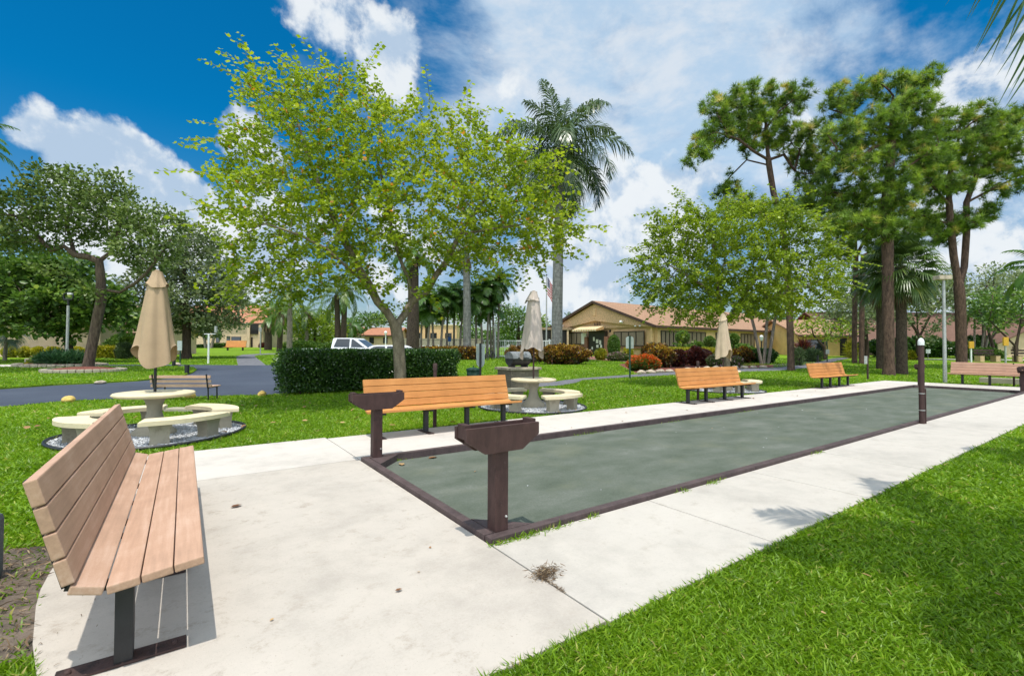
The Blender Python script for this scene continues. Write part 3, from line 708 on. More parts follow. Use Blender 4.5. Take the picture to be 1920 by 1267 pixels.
# ------------------------------------------------------------------ benches of plastic lumber
def plank_bench(label, plank, loc, rz, length, legs, name='park_bench', steel=M_STEEL, plate=M_RUST, group='plastic lumber benches around the court', ends=.2):
    t = thing(name, label, 'bench', loc, rz, group)
    h = length/2
    def pl(nm, y0, z0, y1, z1, th):
        d = Vector((0, y1-y0, z1-z0)); n = Vector((0, -d.z, d.y)).normalized()
        if n.z < 0 and nm == 'seat_plank': n = -n
        c = Vector((0, (y0+y1)/2, (z0+z1)/2)) - n*th/2
        ang = math.atan2(z1-z0, y1-y0)
        MB().box(c, (length+random.uniform(-.006, .006), d.length+.003, th), (ang, 0, 0), .007).build(nm, plank, t)
    for y0, z0, y1, z1 in ((-.325, .503, -.202, .487), (-.194, .486, -.071, .470), (-.063, .469, .060, .454), (.0655, .456, .186, .492)): pl('seat_plank', y0, z0, y1, z1, .042)
    dy, dz = .262, .965
    for k in range(4):
        a = -.022+k*.131; b = a+.123
        y0, z0, y1, z1 = .175+dy*a, .525+dz*a, .175+dy*b, .525+dz*b
        c = Vector((0, (y0+y1)/2+.024, (z0+z1)/2-.006))
        MB().box(c, (length+random.uniform(-.006, .006), .123, .05), (math.atan2(z1-z0, y1-y0), 0, 0), .007).build('back_plank', plank, t)
    for x in legs:
        m = MB(); m.box((x, 0, .215), (.085, .075, .43), bev=.004)
        m.bar((x, -.29, .437), (x, .07, .405), .06, .03); m.bar((x, .05, .40), (x, .225, .44), .06, .03)
        m.bar((x, .225, .44), (x, .365, .97), .06, .022, up=(0, 1, 0))
        lg = m.build('leg', steel, t)
        p = MB(); p.box((x, 0, .008), (.11, .52, .014), bev=.003)
        for yy in (-.21, .21): p.lathe([(.014, 0), (.014, .012), (.008, .016)], 6, (x, yy, .014))
        p.build('base_plate', plate, lg)
    return t
plank_bench('weathered pinkish tan bench close by on the left of the patio', M_PINK, (-.225, 4.60, 0), R(90), 3.32, (-1.5, -.5, .5, 1.5))
plank_bench('orange plank bench behind the brown score posts, nearest of the row along the far walkway', M_ORNG, (4.2, 8.13, 0), 0, 3.1, (-1.36, -.46, .42, 1.29))
plank_bench('orange plank bench in the middle of the row, in front of the small pale umbrella', M_ORNG, (13.42, 8.13, 0), 0, 3.3, (-1.5, -.6, .4, 1.42))
plank_bench('orange plank bench farthest along the walkway, left of the big pine trunks', M_ORNG, (22.35, 8.32, 0), 0, 3.4, (-1.1, -.3, .6, 1.5))
plank_bench('pinkish tan bench facing the court from behind its far end', M_PINKF, (29.62, 4.5, 0), R(-90), 3.4, (-1.25, -.35, .6, 1.4))

# score shelves: a trough of boards on a square post
def score_post(loc, label, rz=0.):
    t = thing('score_post', label, 'score post', loc, rz, 'brown score posts at the court corners')
    MB().box((0, 0, .37), (.13, .13, .74), bev=.006).build('post', M_BROWN, t)
    for s in (-1, 1):
        y0, y1 = s*.066, s*.101
        prof = [(-.37, .90), (.37, .90), (.37, .80), (.19, .68), (-.19, .68), (-.37, .80)]
        m = MB(); m.prism([(x, z) for x, z in prof], -.0175, .0175)
        m.v = [(x, s*.0845+zz, y) for x, y, zz in m.v]
        if s < 0 or True: m.f = [f[::-1] for f in m.f]
        m.build('side_board', M_BROWN, t)
    m = MB(); m.box((0, 0, .762), (.60, .128, .03)); m.build('tray_floor', M_BROWN, t)
    for s in (-1, 1): MB().box((s*.335, 0, .868), (.055, .128, .12), bev=.004).build('end_block', M_BROWN, t)
    MB().lathe([(.011, 0), (.011, .012), (.006, .017)], 8).xf(Matrix.Translation((.04, -.065, .12)) @ Matrix.Rotation(R(90), 4, 'X')).build('bolt', M_GALV, t)
    return t
sp = score_post((2.235, 3.385, .036), 'dark brown score post with a trough shelf, the nearest one at the front court corner')
dup(sp, 'dark brown score post in front of the long nearest orange bench', (2.26, 6.56, .036))
dup(sp, 'dark brown score post half hidden behind the tall white capped court post', (26.02, 6.4, .036))
dup(sp, 'dark brown score post at the right edge in front of the far pinkish bench', (25.97, 3.37, .036))

t = thing('court_lamp_post', 'tall dark brown post with a white cap light standing on the court edge', 'lamp post', (13.02, 3.175, 0))
MB().tube([(0, 0, -.05), (0, 0, 1.68)], .052, 14).build('post', M_BROWN, t)
MB().lathe([(.058, 1.685), (.058, 1.76), (.052, 1.79), (.03, 1.83), (0.001, 1.842)], 16).build('lamp_cap', M_WHITE, t)
MB().tube([(.045, -.052, -.02), (.045, -.052, .75)], .014, 8).build('conduit', M_BROWN, t)
for z in (.28, .64): MB().lathe([(.057, z), (.057, z+.018)], 14).build('pipe_strap', M_GALV, t)

def stake(loc, label, h, r=.038, cap=True):
    t = thing('path_light', label, 'path light', loc, 0, 'thin brown path lights on the lawn')
    MB().tube([(0, 0, -.05), (0, 0, h-.14)], r, 10).build('post', M_BROWN, t)
    m = MB(); m.lathe([(r*1.18, h-.15), (r*1.18, h-.02), (r*.9, h)], 12); m.build('lamp_head', M_RUST, t)
    return t
stake((4.15, 8.6, 0), 'thin brown path light rising behind the long orange bench', 1.27)
stake((13.1, 8.58, 0), 'thin brown path light behind the middle orange bench', 1.2)
stake((29.95, 4.15, 0), 'thin brown path light under the far pinkish bench seat', 1.0)
q = P(1627, 710); t = thing('sign_post', 'short brown stake with a small grey plate beside the farthest orange bench', 'sign', q, CAMROT)
MB().tube([(0, 0, -.05), (0, 0, 1.2)], .045, 8).build('post', M_BROWN, t); MB().box((-.12, -.03, 1.0), (.16, .02, .42)).build('plate', M_GALV, t)

# ------------------------------------------------------------------ round concrete tables, curved benches, umbrellas
def ring_table(c, label):
    t = thing('concrete_table', label, 'table', (c[0], c[1], 0), 0, 'round concrete tables')
    MB().lathe([(.02, .675), (.54, .675), (.595, .69), (.625, .72), (.60, .748), (.52, .757), (.03, .757)], 48).build('table_top', M_CREAM, t)
    MB().lathe([(.34, -.02), (.335, .05), (.24, .14), (.15, .25), (.115, .38), (.118, .5), (.15, .6), (.2, .674)], 24).build('pedestal', M_CASTG, t)
    return t
def curved_bench(label, c, ang, grp):
    t = thing('curved_bench', label, 'bench', (c[0], c[1], 0), R(ang), grp)
    n = 18; a0 = R(33); ri, ro = .88, 1.33
    poly = [(ro*math.cos(-a0+2*a0*i/n), ro*math.sin(-a0+2*a0*i/n)) for i in range(n+1)]
    e1 = [(1.165+.235*math.cos(a0 and q)*0, 0) for q in ()]
    poly += [(ri*math.cos(a0-2*a0*i/n), ri*math.sin(a0-2*a0*i/n)) for i in range(n+1)]
    MB().prism(poly, .318, .39, .026).build('seat', M_CREAM, t)
    for s in (-1, 1):
        a = s*R(20); b = bmesh.new()
        m = MB(); w0, w1, d0, d1 = .125, .165, .10, .115
        for (w, d, z) in ((w0+.012, d0+.01, -.02), (w0, d0, .05), (w0, d0, .12), (w0+.012, d0+.004, .22), (w1, d1, .317)):
            m.v += [(-d, -w, z), (d, -w, z), (d, w, z), (-d, w, z)]
        for k in range(4): m.f += [(k*4+i, k*4+(i+1) % 4, k*4+4+(i+1) % 4, k*4+4+i) for i in range(4)]
        m.f += [(16, 17, 18, 19)]; m.sm = [False]*len(m.f)
        m.xf(Matrix.Rotation(a, 4, 'Z') @ Matrix.Translation((1.105, 0, 0))); m.build('leg', M_CASTG, t)
    return t
def umbrella(label, c, m_, top, hem, rb, rt, seed, base_z=.74, skew=(0, 0)):
    t = thing('closed_umbrella', label, 'umbrella', (c[0], c[1], base_z), 0, 'closed umbrellas standing in the table tops')
    top -= base_z; hem -= base_z; rs = random.Random(seed); n = 72; k = 8
    ph = [rs.uniform(0, 6.28) for _ in range(6)]
    def surf(z0, z1, r0, r1, rows, wav, hemamp, nf, pw=1.):
        vs = []; fs = []
        for i in range(rows+1):
            s = i/rows
            for j in range(n):
                a = 2*math.pi*j/n
                fold = (math.sin(nf*a+ph[0]+.5*s)*.55 + math.sin((nf+3)*a+ph[1]-1.1*s)*.3 + math.sin(2*a+ph[2])*.35)
                r = (r1+(r0-r1)*(s**pw))*(1+wav*(.25+.75*s)*fold)
                z = z1+(z0-z1)*s + s**6*hemamp*(math.sin(a*2+ph[3])*.6+math.sin(3*a+ph[4])*.4+math.sin(5*a+ph[5])*.25)
                vs.append((r*math.cos(a)+skew[0]*s, r*math.sin(a)+skew[1]*s, z))
        for i in range(rows): fs += [(i*n+j, i*n+(j+1) % n, (i+1)*n+(j+1) % n, (i+1)*n+j) for j in range(n)]
        return vs, fs
    mb = MB(); v, f = surf(hem, top-.17, rb, rt, 26, .21, .22, 6, .95); mb.add(v, f, True)
    mb.add(v[:n], [tuple(range(n))[::-1]]); cv = mb.build('canopy', m_, t)
    mb = MB(); v, f = surf(top-.27, top, rt*1.38, rt*.62, 10, .12, .05, 7, 1.25); mb.add(v, f, True); mb.add(v[:n], [tuple(range(n))])
    mb.build('vent_flap', m_, cv)
    MB().tube([(0, 0, -.72), (0, 0, top+.015)], .024, 12).build('pole', M_BLACK if seed == 1 else M_BROWN, t)
    MB().lathe([(.03, top-.005), (.05, top+.012), (.03, top+.03), (.001, top+.036)], 10).build('finial', m_, t)
    return t
sets = [((-.42, 10.72), 'near the road', (-64, 26, 116, 206), 'the left table with the tan umbrella'),
        ((7.8, 10.08), 'right of the long orange bench', (-82, 8, 98, 188), 'the middle table with the greige umbrella'),
        ((17.0, 10.05), 'behind the middle orange bench', (-50, 40, 130, 220), 'the table with the small pale umbrella')]
sides = ('front', 'right', 'back', 'left')
for i, (c, wh, angs, by) in enumerate(sets):
    ring_table(c, ('round cream concrete table on white gravel at the left, nearest the road', 'round cream concrete table with flared grey pedestal right of the long orange bench', 'round cream concrete table mostly hidden behind the middle orange bench')[i])
    for a, s in zip(angs, sides): curved_bench('curved concrete bench on the %s side of %s' % (s, by), c, a, 'curved concrete benches around the tables')
    pts = [(c[0]+1.44*math.cos(a)*(1+.03*math.sin(3*a)), c[1]+1.44*math.sin(a)*(1+.03*math.sin(3*a))) for a in np.linspace(0, 2*math.pi, 48, endpoint=False)]
    e = thing('lawn_edging', 'black plastic edging round the white gravel under %s' % by, 'edging', (c[0], c[1], 0), 0, 'black edging rings')
    MB().tube([(x-c[0], y-c[1], .005) for x, y in pts]+[(pts[0][0]-c[0], pts[0][1]-c[1], .005)], .028, 6, False).build('edging_strip', M_BLACK, e)
    nog(pts)
    # marble chips
    sheet('gravel', pts, -.022, M_GRAVEL, 'stuff')
    n = (9000, 7000, 4000)[i]; rr = 1.41*np.sqrt(rng.random(n)); aa = rng.random(n)*2*np.pi
    pp = np.stack([c[0]+rr*np.cos(aa), c[1]+rr*np.sin(aa), -.015+rng.random(n)*.016], 1)
    O = np.array([[1, 0, 0], [0, 1, 0], [-1, 0, 0], [0, -1, 0], [0, 0, .7], [0, 0, -.7]], float)
    g = Leaves(); g.scatter(O, [(0, 1, 4), (1, 2, 4), (2, 3, 4), (3, 0, 4)], pp, frames(rand_unit(n), rand_unit(n)), rng.uniform(.012, .024, n), rng.random(n))
    tag(g.build('gravel', M_GRAVEL), kind='stuff')
umbrella('tall closed tan umbrella standing in the left table near the road', sets[0][0], M_CANVAS, 2.95, 1.37, .325, .128, 1)
umbrella('closed faded greige umbrella above the middle table, beside the grill', sets[1][0], M_CANVASG, 3.12, 1.50, .31, .15, 5, skew=(-.03, .02))
umbrella('closed pale tan umbrella above the table behind the middle orange bench', sets[2][0], M_CANVASP, 2.92, 1.30, .31, .12, 9)

# ------------------------------------------------------------------ grill, bin, signs, old bench
t = thing('barbecue_pedestal', 'square grey brown brick pedestal with a stone cap behind the middle table', 'pedestal', (10.55, 14.6, 0), 0)
MB().box((0, 0, .36), (1.30, .92, .76)).build('brick_base', M_GRILLB, t); MB().box((0, 0, .79), (1.46, 1.08, .09), bev=.008).build('stone_cap', M_STONE, t)
t = thing('barbecue_grill', 'black barrel barbecue grill with worn grey lid on the brick pedestal', 'grill', (10.55, 14.6, .835), 0)
rot = Matrix.Rotation(R(90), 4, 'Y')
def half(r, x0, x1, a0, a1, n=14):
    m = MB(); vs = []
    for x in (x0, x1):
        for i in range(n+1):
            a = a0+(a1-a0)*i/n; vs.append((x, r*math.cos(a), r*math.sin(a)+.33))
    k = n+1; m.add(vs, [(i, i+1, k+i+1, k+i) for i in range(n)], True); m.add(vs[:k], [tuple(range(k))]); m.add(vs[k:], [tuple(range(k))[::-1]]); m.add([vs[0], vs[n], vs[k+n], vs[k]], [(0, 1, 2, 3)]); return m
half(.265, -.43, .43, math.pi, 2*math.pi).build('fire_drum', M_GRILL, t)
half(.27, -.44, .44, 0, math.pi).build('lid', M_GRILLT, t)
MB().bar((-.25, -.36, .36), (.25, -.36, .36), .03, .03).build('handle', M_BLACK, t)
MB().bar((.44, -.1, .3), (.68, -.1, .3), .25, .025).build('side_shelf', M_GRILL, t)
for x in (-.3, .3): MB().box((x, 0, .04), (.06, .4, .09)).build('foot', M_GRILL, t)

q = P(888, 716); t = thing('trash_bin', 'dark green barrel bin with a lid on the lawn left of the grill', 'bin', G(888, 17.5), 0)
MB().lathe([(.20, 0), (.24, .5), (.25, .72), (.235, .72)], 22).build('barrel', M_GREENP, t)
MB().lathe([(.27, .72), (.275, .76), (.24, .80), (.1, .83), (.02, .84)], 22).build('lid', M_GREENP, t); MB().lathe([(.02, .84), (.025, .90)], 8).build('knob', M_GREENP, t)
t = thing('sign_post', 'black post with a tall pale green sign panel seen from behind, left of the grill', 'sign', G(901, 15.2), CAMROT)
MB().box((0, 0, .85), (.07, .07, 1.75)).build('post', M_BLACK, t)
m = MB(); m.prism([(-.15, 1.70), (.15, 1.70), (.13, 1.05), (.07, .95), (-.07, .95), (-.13, 1.05)], -.012, .012); m.v = [(x, z+.055, y) for x, y, z in m.v]; m.build('panel', M_SIGNW, t)
t = thing('sign_post', 'green post with a white arched sign plate by the dark path', 'sign', P(1181, 708), CAMROT-R(8))
MB().box((0, 0, 1.1), (.085, .085, 2.25)).build('post', M_GREENP, t)
arch = [(-.2, 1.55), (.2, 1.55)]+[(.2*math.cos(a), 2.08+.12*math.sin(a)) for a in np.linspace(0, math.pi, 9)]
m = MB(); m.prism(arch, -.012, .012); m.v = [(x, z+.06, y) for x, y, z in m.v]; m.build('panel', M_SIGNW, t)

t = thing('slatted_bench', 'old slatted wood bench with iron frame, back turned, at the road edge', 'bench', G(352, 14.1), CAMROT+R(184))
for z in (.42, .55, .68): MB().box((0, .26+(z-.42)*.25, z), (1.72, .035, .085), bev=.006).build('back_slat', M_WOODOLD, t)
for k in range(4): MB().box((0, -.2+k*.11, .385), (1.72, .085, .032), bev=.005).build('seat_slat', M_WOODOLD, t)
for x in (-.76, .76):
    m = MB(); m.bar((x, .24, .0), (x, .27, .40), .045, .02, (1, 0, 0)); m.bar((x, .285, .36), (x, .37, .76), .045, .02, (1, 0, 0)); m.bar((x, -.22, 0), (x, -.2, .37), .045, .02, (1, 0, 0)); m.bar((x, -.24, .355), (x, .28, .355), .045, .025)
    m.build('iron_frame', M_STEEL, t)
t = thing('stone_slab', 'grey stone slab lying behind the left table below the old bench', 'slab', G(352, 11.6), CAMROT)
MB().box((0, 0, .02), (.9, .32, .08), bev=.012).build('slab', M_CASTG, t)

def rock(label, loc, s, m_, seed, grp):
    bm = bmesh.new(); bmesh.ops.create_icosphere(bm, subdivisions=3, radius=1.)
    rs = random.Random(seed); o = Vector((rs.uniform(0, 50), rs.uniform(0, 50), 0))
    from mathutils import noise as mn
    for v in bm.verts:
        v.co *= 1+.22*mn.noise(v.co*1.3+o)+.08*mn.noise(v.co*4+o)
        v.co = Vector((v.co.x*s[0], v.co.y*s[1], v.co.z*s[2]))
    me = bpy.data.meshes.new('rock'); bm.to_mesh(me); bm.free(); me.materials.append(m_); me.polygons.foreach_set('use_smooth', [True]*len(me.polygons))
    o = put(bpy.data.objects.new('rock', me)); o.location = loc; o.rotation_euler = (0, 0, rs.uniform(0, 3))
    return tag(o, label, 'rock', grp)
GR = 'rocks along the road edge'
rock('yellow painted rock on the road edge left of the left table', G(131, 13.35, .05), (.19, .13, .11), M_YROCK, 1, GR)
rock('yellow painted rock on the road edge under the old slatted bench', G(359, 14.5, .05), (.14, .11, .13), M_YROCK, 2, GR)
rock('pale yellow rock on the road edge just left of the hedge', G(493, 15.2, .05), (.17, .12, .10), M_YROCK, 3, GR)
rock('flat whitish rock on the front edge of the traffic island', G(190, 19.6, .05), (.26, .18, .08), M_STONE, 4, GR)
rock('small pale rock at the back edge of the traffic island right of the umbrella', G(332, 33.5, .1), (.3, .2, .12), M_STONE, 5, GR)
for i in range(14):
    x = 1203+i*17.5; y = np.interp(x, [1200, 1260, 1330, 1400, 1450], [701, 697.3, 692, 690.6, 689])
    rock(('first', 'second', 'third', 'fourth', 'fifth', 'sixth', 'seventh', 'eighth', 'ninth', 'tenth', 'eleventh', 'twelfth', 'thirteenth', 'fourteenth')[i]+' whitish edging rock from the left along the croton bed', P(x, y-.6, .05), (random.uniform(.22, .34), random.uniform(.16, .25), random.uniform(.11, .18)), M_STONE, 20+i, 'whitish rocks edging the croton bed')

# grey plastic box and litter at the left border
t = thing('plastic_box', 'blue grey ribbed plastic box at the left edge on bare soil', 'box', LD(-3.80, 2.98), CAMROT+R(2))
m = MB(); m.box((0, 0, .21), (.56, .62, .46), bev=.05); m.build('body', M_PLASTIC, t)
m = MB(); m.box((0, 0, .45), (.50, .56, .03), bev=.012)
for k in range(6): m.box((.268, -.2+k*.08, .38), (.03, .03, .1), bev=.008)
m.build('lid', M_PLASTIC, t)

# ------------------------------------------------------------------ vehicles behind the hedge
def vehicle(name, label, cat, px, D, rz, prof, gh, width, wheels, paint, glz=0.):
    q = G(px, D); t = thing(name, label, cat, q, rz)
    m = MB(); m.extr(prof, -width/2, width/2); m.xf(Matrix.Rotation(R(-90), 4, 'Z')); body = m.build('body', paint, t)
    bm = bmesh.new(); bm.from_mesh(body.data); bmesh.ops.recalc_face_normals(bm, faces=list(bm.faces)); bmesh.ops.bevel(bm, geom=list(bm.edges), offset=.05, segments=3, affect='EDGES', clamp_overlap=True); bm.to_mesh(body.data); bm.free()
    ro = Matrix.Rotation(R(-90), 4, 'Z')
    m = MB(); n = len(gh); wt = width/2-.2; wb = width/2-.04
    z0 = min(z for y, z in gh); z1 = max(z for y, z in gh)
    vs = []
    for sx in (-1, 1):
        for y, z in gh: w = wb+(wt-wb)*(z-z0)/(z1-z0); vs.append((sx*w, y, z))
    m.add(vs, [tuple(range(n))[::-1], tuple(range(n, 2*n))]+[(i, (i+1) % n, n+(i+1) % n, n+i) for i in range(n)]); m.xf(ro); cab = m.build('cabin', paint, t)
    bm = bmesh.new(); bm.from_mesh(cab.data); bmesh.ops.recalc_face_normals(bm, faces=list(bm.faces)); bmesh.ops.bevel(bm, geom=list(bm.edges), offset=.04, segments=2, affect='EDGES', clamp_overlap=True); bm.to_mesh(cab.data); bm.free()
    # side windows and windscreens proud of the cabin
    def inset(poly, f):
        cy = sum(p[0] for p in poly)/len(poly); cz = sum(p[1] for p in poly)/len(poly); return [(cy+(y-cy)*f, cz+(z-cz)*f) for y, z in poly]
    ymid = (min(y for y, z in gh)+max(y for y, z in gh))/2
    g = inset(gh, .80)
    halves = [[(y, z) for y, z in g]]
    for sx in (-1, 1):
        for lo, hi in ((min(y for y, z in g), ymid-.06), (ymid+.06, max(y for y, z in g))):
            ys = np.linspace(lo, hi, 7)
            def edge(y, top):
                c = [];
                for i in range(n):
                    a, b = g[i], g[(i+1) % n]
                    if (a[0]-y)*(b[0]-y) <= 0 and abs(a[0]-b[0]) > 1e-6: c.append(a[1]+(b[1]-a[1])*(y-a[0])/(b[0]-a[0]))
                return (max(c) if top else min(c)) if c else (z0+z1)/2
            bot = [(y, edge(y, False)+.03) for y in ys]; top = [(y, max(edge(y, True), edge(y, False)+.05)) for y in ys][::-1]
            pts = bot+top; w = lambda z: sx*(wb+(wt-wb)*(z-z0)/(z1-z0)+.012)
            k = len(pts); m = MB(); m.add([(w(z), y, z) for y, z in pts], [(i, i+1, k-2-i, k-1-i) for i in range(len(ys)-1)]); m.xf(ro); m.build('side_window', M_GLASS, t)
    for (a, b) in ((gh[0], gh[1]), (gh[-2], gh[-1])):
        m = MB(); d = Vector((0, b[0]-a[0], b[1]-a[1])); nn = Vector((0, -d.z, d.y)).normalized(); nn = nn if nn.z > 0 else -nn
        A = Vector((0, *a))+d*.1+nn*.012; B = Vector((0, *b))-d*.1+nn*.012
        wa = wb*.86; w2 = wt*.86
        if a[1] > b[1]: wa, w2 = w2, wa
        m.add([(-wa, A.y, A.z), (wa, A.y, A.z), (w2, B.y, B.z), (-w2, B.y, B.z)], [(0, 1, 2, 3)]); m.xf(ro); m.build('windscreen', M_GLASS, t)
    for y, r in wheels:
        for sx in (-1, 1):
            w = MB(); w.lathe([(.001, -.1), (r*.62, -.1), (r*.66, -.11), (r, -.09), (r, .09), (r*.66, .11), (r*.62, .1), (.001, .1)], 22, cap=False)
            w.xf(Matrix.Translation((y, sx*(width/2-.08), r)) @ Matrix.Rotation(R(90), 4, 'X')); o = w.build('wheel', M_RUBBER, t)
            w = MB(); w.lathe([(.001, .0), (r*.55, .0), (r*.6, .02)], 18, cap=False); w.xf(Matrix.Translation((y, sx*(width/2+.035), r)) @ Matrix.Rotation(R(90), 4, 'X')); w.build('rim', M_GALV, o)
    return t
# local x = forward after the turn; profile y runs front(+) to back(-)
truck_p = [(2.9, .45), (2.95, .95), (2.85, 1.22), (1.3, 1.32), (1.2, 1.30), (-.75, 1.34), (-.8, 1.30), (-2.85, 1.32), (-2.95, 1.2), (-2.95, .5)]
truck_g = [(1.75, 1.28), (.75, 1.98), (.5, 2.02), (-.62, 2.02), (-.78, 1.98), (-.86, 1.3)]
vehicle('pickup_truck', 'white pickup truck with dark windows parked behind the clipped hedge', 'pickup truck', 655, 31.5, CAMROT+R(-4), truck_p, truck_g, 1.95, ((1.85, .4), (-1.85, .4)), M_CAR)
car_p = [(2.2, .35), (2.3, .6), (2.1, .9), (1.0, 1.06), (-1.7, 1.1), (-2.25, 1.02), (-2.3, .6), (-2.25, .35)]
car_g = [(1.35, 1.0), (.35, 1.58), (.1, 1.66), (-1.0, 1.65), (-1.3, 1.60), (-2.05, 1.05)]
vehicle('parked_car', 'white sedan parked behind the hedge beside the near tree trunk', 'car', 748, 25., CAMROT+R(-14), car_p, car_g, 1.8, ((1.4, .33), (-1.4, .33)), M_CAR)

# ------------------------------------------------------------------ lamps, flag, fence, boards
q = G(1771, 22.9); t = thing('lamp_post', 'tall grey steel lamp post with a box head behind the court, near the forked pine', 'lamp post', q, CAMROT)
hz = Z(520, 1768, 22.9)
MB().tube([(0, 0, -.1), (0, 0, hz-.1)], [.085, .06], 12).build('pole', M_GALV, t); MB().box((-.06, 0, hz-.02), (.62, .4, .2), bev=.02).build('lamp_head', M_STONE, t)
q = P(1428, 676); t = thing('globe_lamp', 'black lamp post with a white lantern between the grey stems by the clubhouse', 'lamp post', q, CAMROT)
MB().tube([(0, 0, -.1), (0, 0, 1.95)], .06, 10).build('pole', M_BLACK, t); MB().lathe([(.08, 1.95), (.16, 2.15), (.19, 2.32), (.2, 2.34), (.1, 2.48), (.02, 2.52)], 14).build('lantern', M_WHITE, t)
for px, D, lab, h in ((928, 50, 'white lamp post with a round white globe by the pool fence', 610), (723, 78, 'white globe lamp post in front of the far tan house', 622)):
    t = thing('globe_lamp', lab, 'lamp post', G(px, D), CAMROT); z = Z(h, px, D)-tz(D)
    MB().tube([(0, 0, -.1), (0, 0, z-.5)], [.11, .08], 10).build('pole', M_WHITE, t)
    MB().lathe([(.1, z-.55), (.18, z-.5), (.1, z-.42), (.24, z-.28), (.27, z-.12), (.2, z+.06), (.05, z+.14)], 16).build('globe', M_WHITE, t)
D = 33; q = G(126, D); t = thing('lantern_post', 'grey post with a black ring shaped lantern among the left trees', 'lamp post', q, CAMROT); z = Z(548, 126, D)-tz(D)
MB().tube([(0, 0, -.1), (.02, 0, z-.95)], .085, 10).build('pole', M_GALV, t)
MB().tube([(.02, 0, z-.95), (.02, 0, z-.55)], .06, 8).build('bracket', M_BLACK, t)
m = MB(); m.tube([(.02-.3, 0, z-.52), (.02-.34, 0, z-.35), (.02-.3, 0, z-.1), (.02, 0, z-.02), (.32, 0, z-.1), (.36, 0, z-.3), (.3, 0, z-.52), (-.28, 0, z-.52)], .055, 8); m.build('lantern', M_BLACK, t)
MB().box((.2, -.08, z-.12), (.3, .14, .12), bev=.02).build('lamp_glass', M_WHITE, t)
for px, py, lab, h in ((390.5, 681, 'thin white pole with a crossbar on the far left lawn', 626),):
    q = P(px, py); D = depth(q.x, q.y); z = Z(h, px, D)-q.z; t = thing('light_pole', lab, 'pole', q, CAMROT)
    MB().tube([(0, 0, -.1), (0, 0, z)], .07, 8).build('pole', M_WHITE, t); MB().box((.1, 0, z), (.9, .06, .06)).build('crossbar', M_WHITE, t); MB().box((.55, 0, z+.35), (.16, .16, .5), bev=.03).build('lamp_head', M_GALV, t)
for px, py, h, w, lab in ((326, 686.5, 668, .16, 'low black post at the back edge of the traffic island'), (350.5, 701.5, 685, .17, 'short black stump post on the right tip of the traffic island')):
    q = P(px, py); D = depth(q.x, q.y); t = thing('bollard', lab, 'bollard', q, CAMROT); z = Z(h, px, D)-q.z
    MB().box((0, 0, z/2-.05), (w, w, z+.1), bev=.015).build('post', M_BLACK, t); MB().box((0, 0, z+.01), (w*1.08, w*1.08, .04)).build('cap', M_BLACK, t)
q = P(337.5, 681); D = depth(q.x, q.y); t = thing('sign_post', 'small pale sign on a thin pole by the far road', 'sign', q, CAMROT); z = Z(643, 337, D)-q.z
MB().tube([(0, 0, -.1), (0, 0, z)], .05, 8).build('pole', M_GREENP, t); MB().box((0, -.07, z-.2), (.36, .04, .75)).build('panel', M_SIGNW, t)
q = P(52, 687); t = thing('utility_stub', 'small grey utility box on a stub post on the left lawn', 'utility box', q, CAMROT)
MB().tube([(0, 0, -.1), (0, 0, .4)], .06, 8).build('post', M_GALV, t); MB().box((0, 0, .42), (.3, .2, .26), bev=.03).build('box', M_CASTG, t)
q = P(488, 664); t = thing('street_sign', 'thin grey pole on the far lawn beside the balcony house', 'pole', q, CAMROT); MB().tube([(0, 0, -.1), (0, 0, 3.2)], .07, 8).build('pole', M_GALV, t); MB().box((0, -.08, 3.0), (.35, .04, .5)).build('plate', M_GALV, t)

# flag
D = 57.; q = G(1024.5, D); zt = Z(517, 1024.5, D)-tz(D); t = thing('flagpole', 'thin flagpole left of the big royal palm trunk', 'flagpole', q, CAMROT)
MB().tube([(0, 0, -.1), (0, 0, zt)], [.11, .06], 10).build('pole', M_GALV, t); MB().lathe([(.001, zt), (.1, zt+.08), (.1, zt+.14), (.001, zt+.22)], 10).build('finial', M_STEEL, t)
def flag_mat():
    n = mat('flag cloth'); at = n.new('ShaderNodeAttribute'); at.attribute_name = 'flaguv'
    s = n.new('ShaderNodeSeparateXYZ'); n.put(s.inputs[0], at.outputs['Vector'])
    st = n.math('GREATER_THAN', n.math('FRACT', n.math('MULTIPLY', s.outputs[1], 6.5)), .5)
    c = n.mix(st, L3(.45, .02, .03), L3(.75, .72, .70))
    cant = n.math('MULTIPLY', n.math('LESS_THAN', s.outputs[0], .4), n.math('GREATER_THAN', s.outputs[1], .46))
    fx = n.math('SUBTRACT', n.math('FRACT', n.math('MULTIPLY', s.outputs[0], 15.)), .5); fy = n.math('SUBTRACT', n.math('FRACT', n.math('MULTIPLY', s.outputs[1], 9.3)), .5)
    star = n.math('LESS_THAN', n.math('ADD', n.math('MULTIPLY', fx, fx), n.math('MULTIPLY', fy, fy)), .07)
    c = n.mix(cant, c, n.mix(star, L3(.02, .03, .12), L3(.75, .74, .72)))
    n.put(n.b.inputs['Base Color'], c); n.b.inputs['Roughness'].default_value = .8; return n.m
nx, nz = 26, 20; fh = (568-522)/FPX*D*.80; V = []; UVs = []
for i in range(nx+1):
    for j in range(nz+1):
        a, b = i/nx, j/nz
        x = .10+.75*a+.05*math.sin(b*5)*a; zz = zt-.15-(1-b)*2.15-(a**1.2)*1.25; y = .16*math.sin(a*11+b*1.3)*(.25+a)
        V.append((x, y, zz)); UVs.append((a, b, 0))
fv = [(i*(nz+1)+j, (i+1)*(nz+1)+j, (i+1)*(nz+1)+j+1, i*(nz+1)+j+1) for i in range(nx) for j in range(nz)]
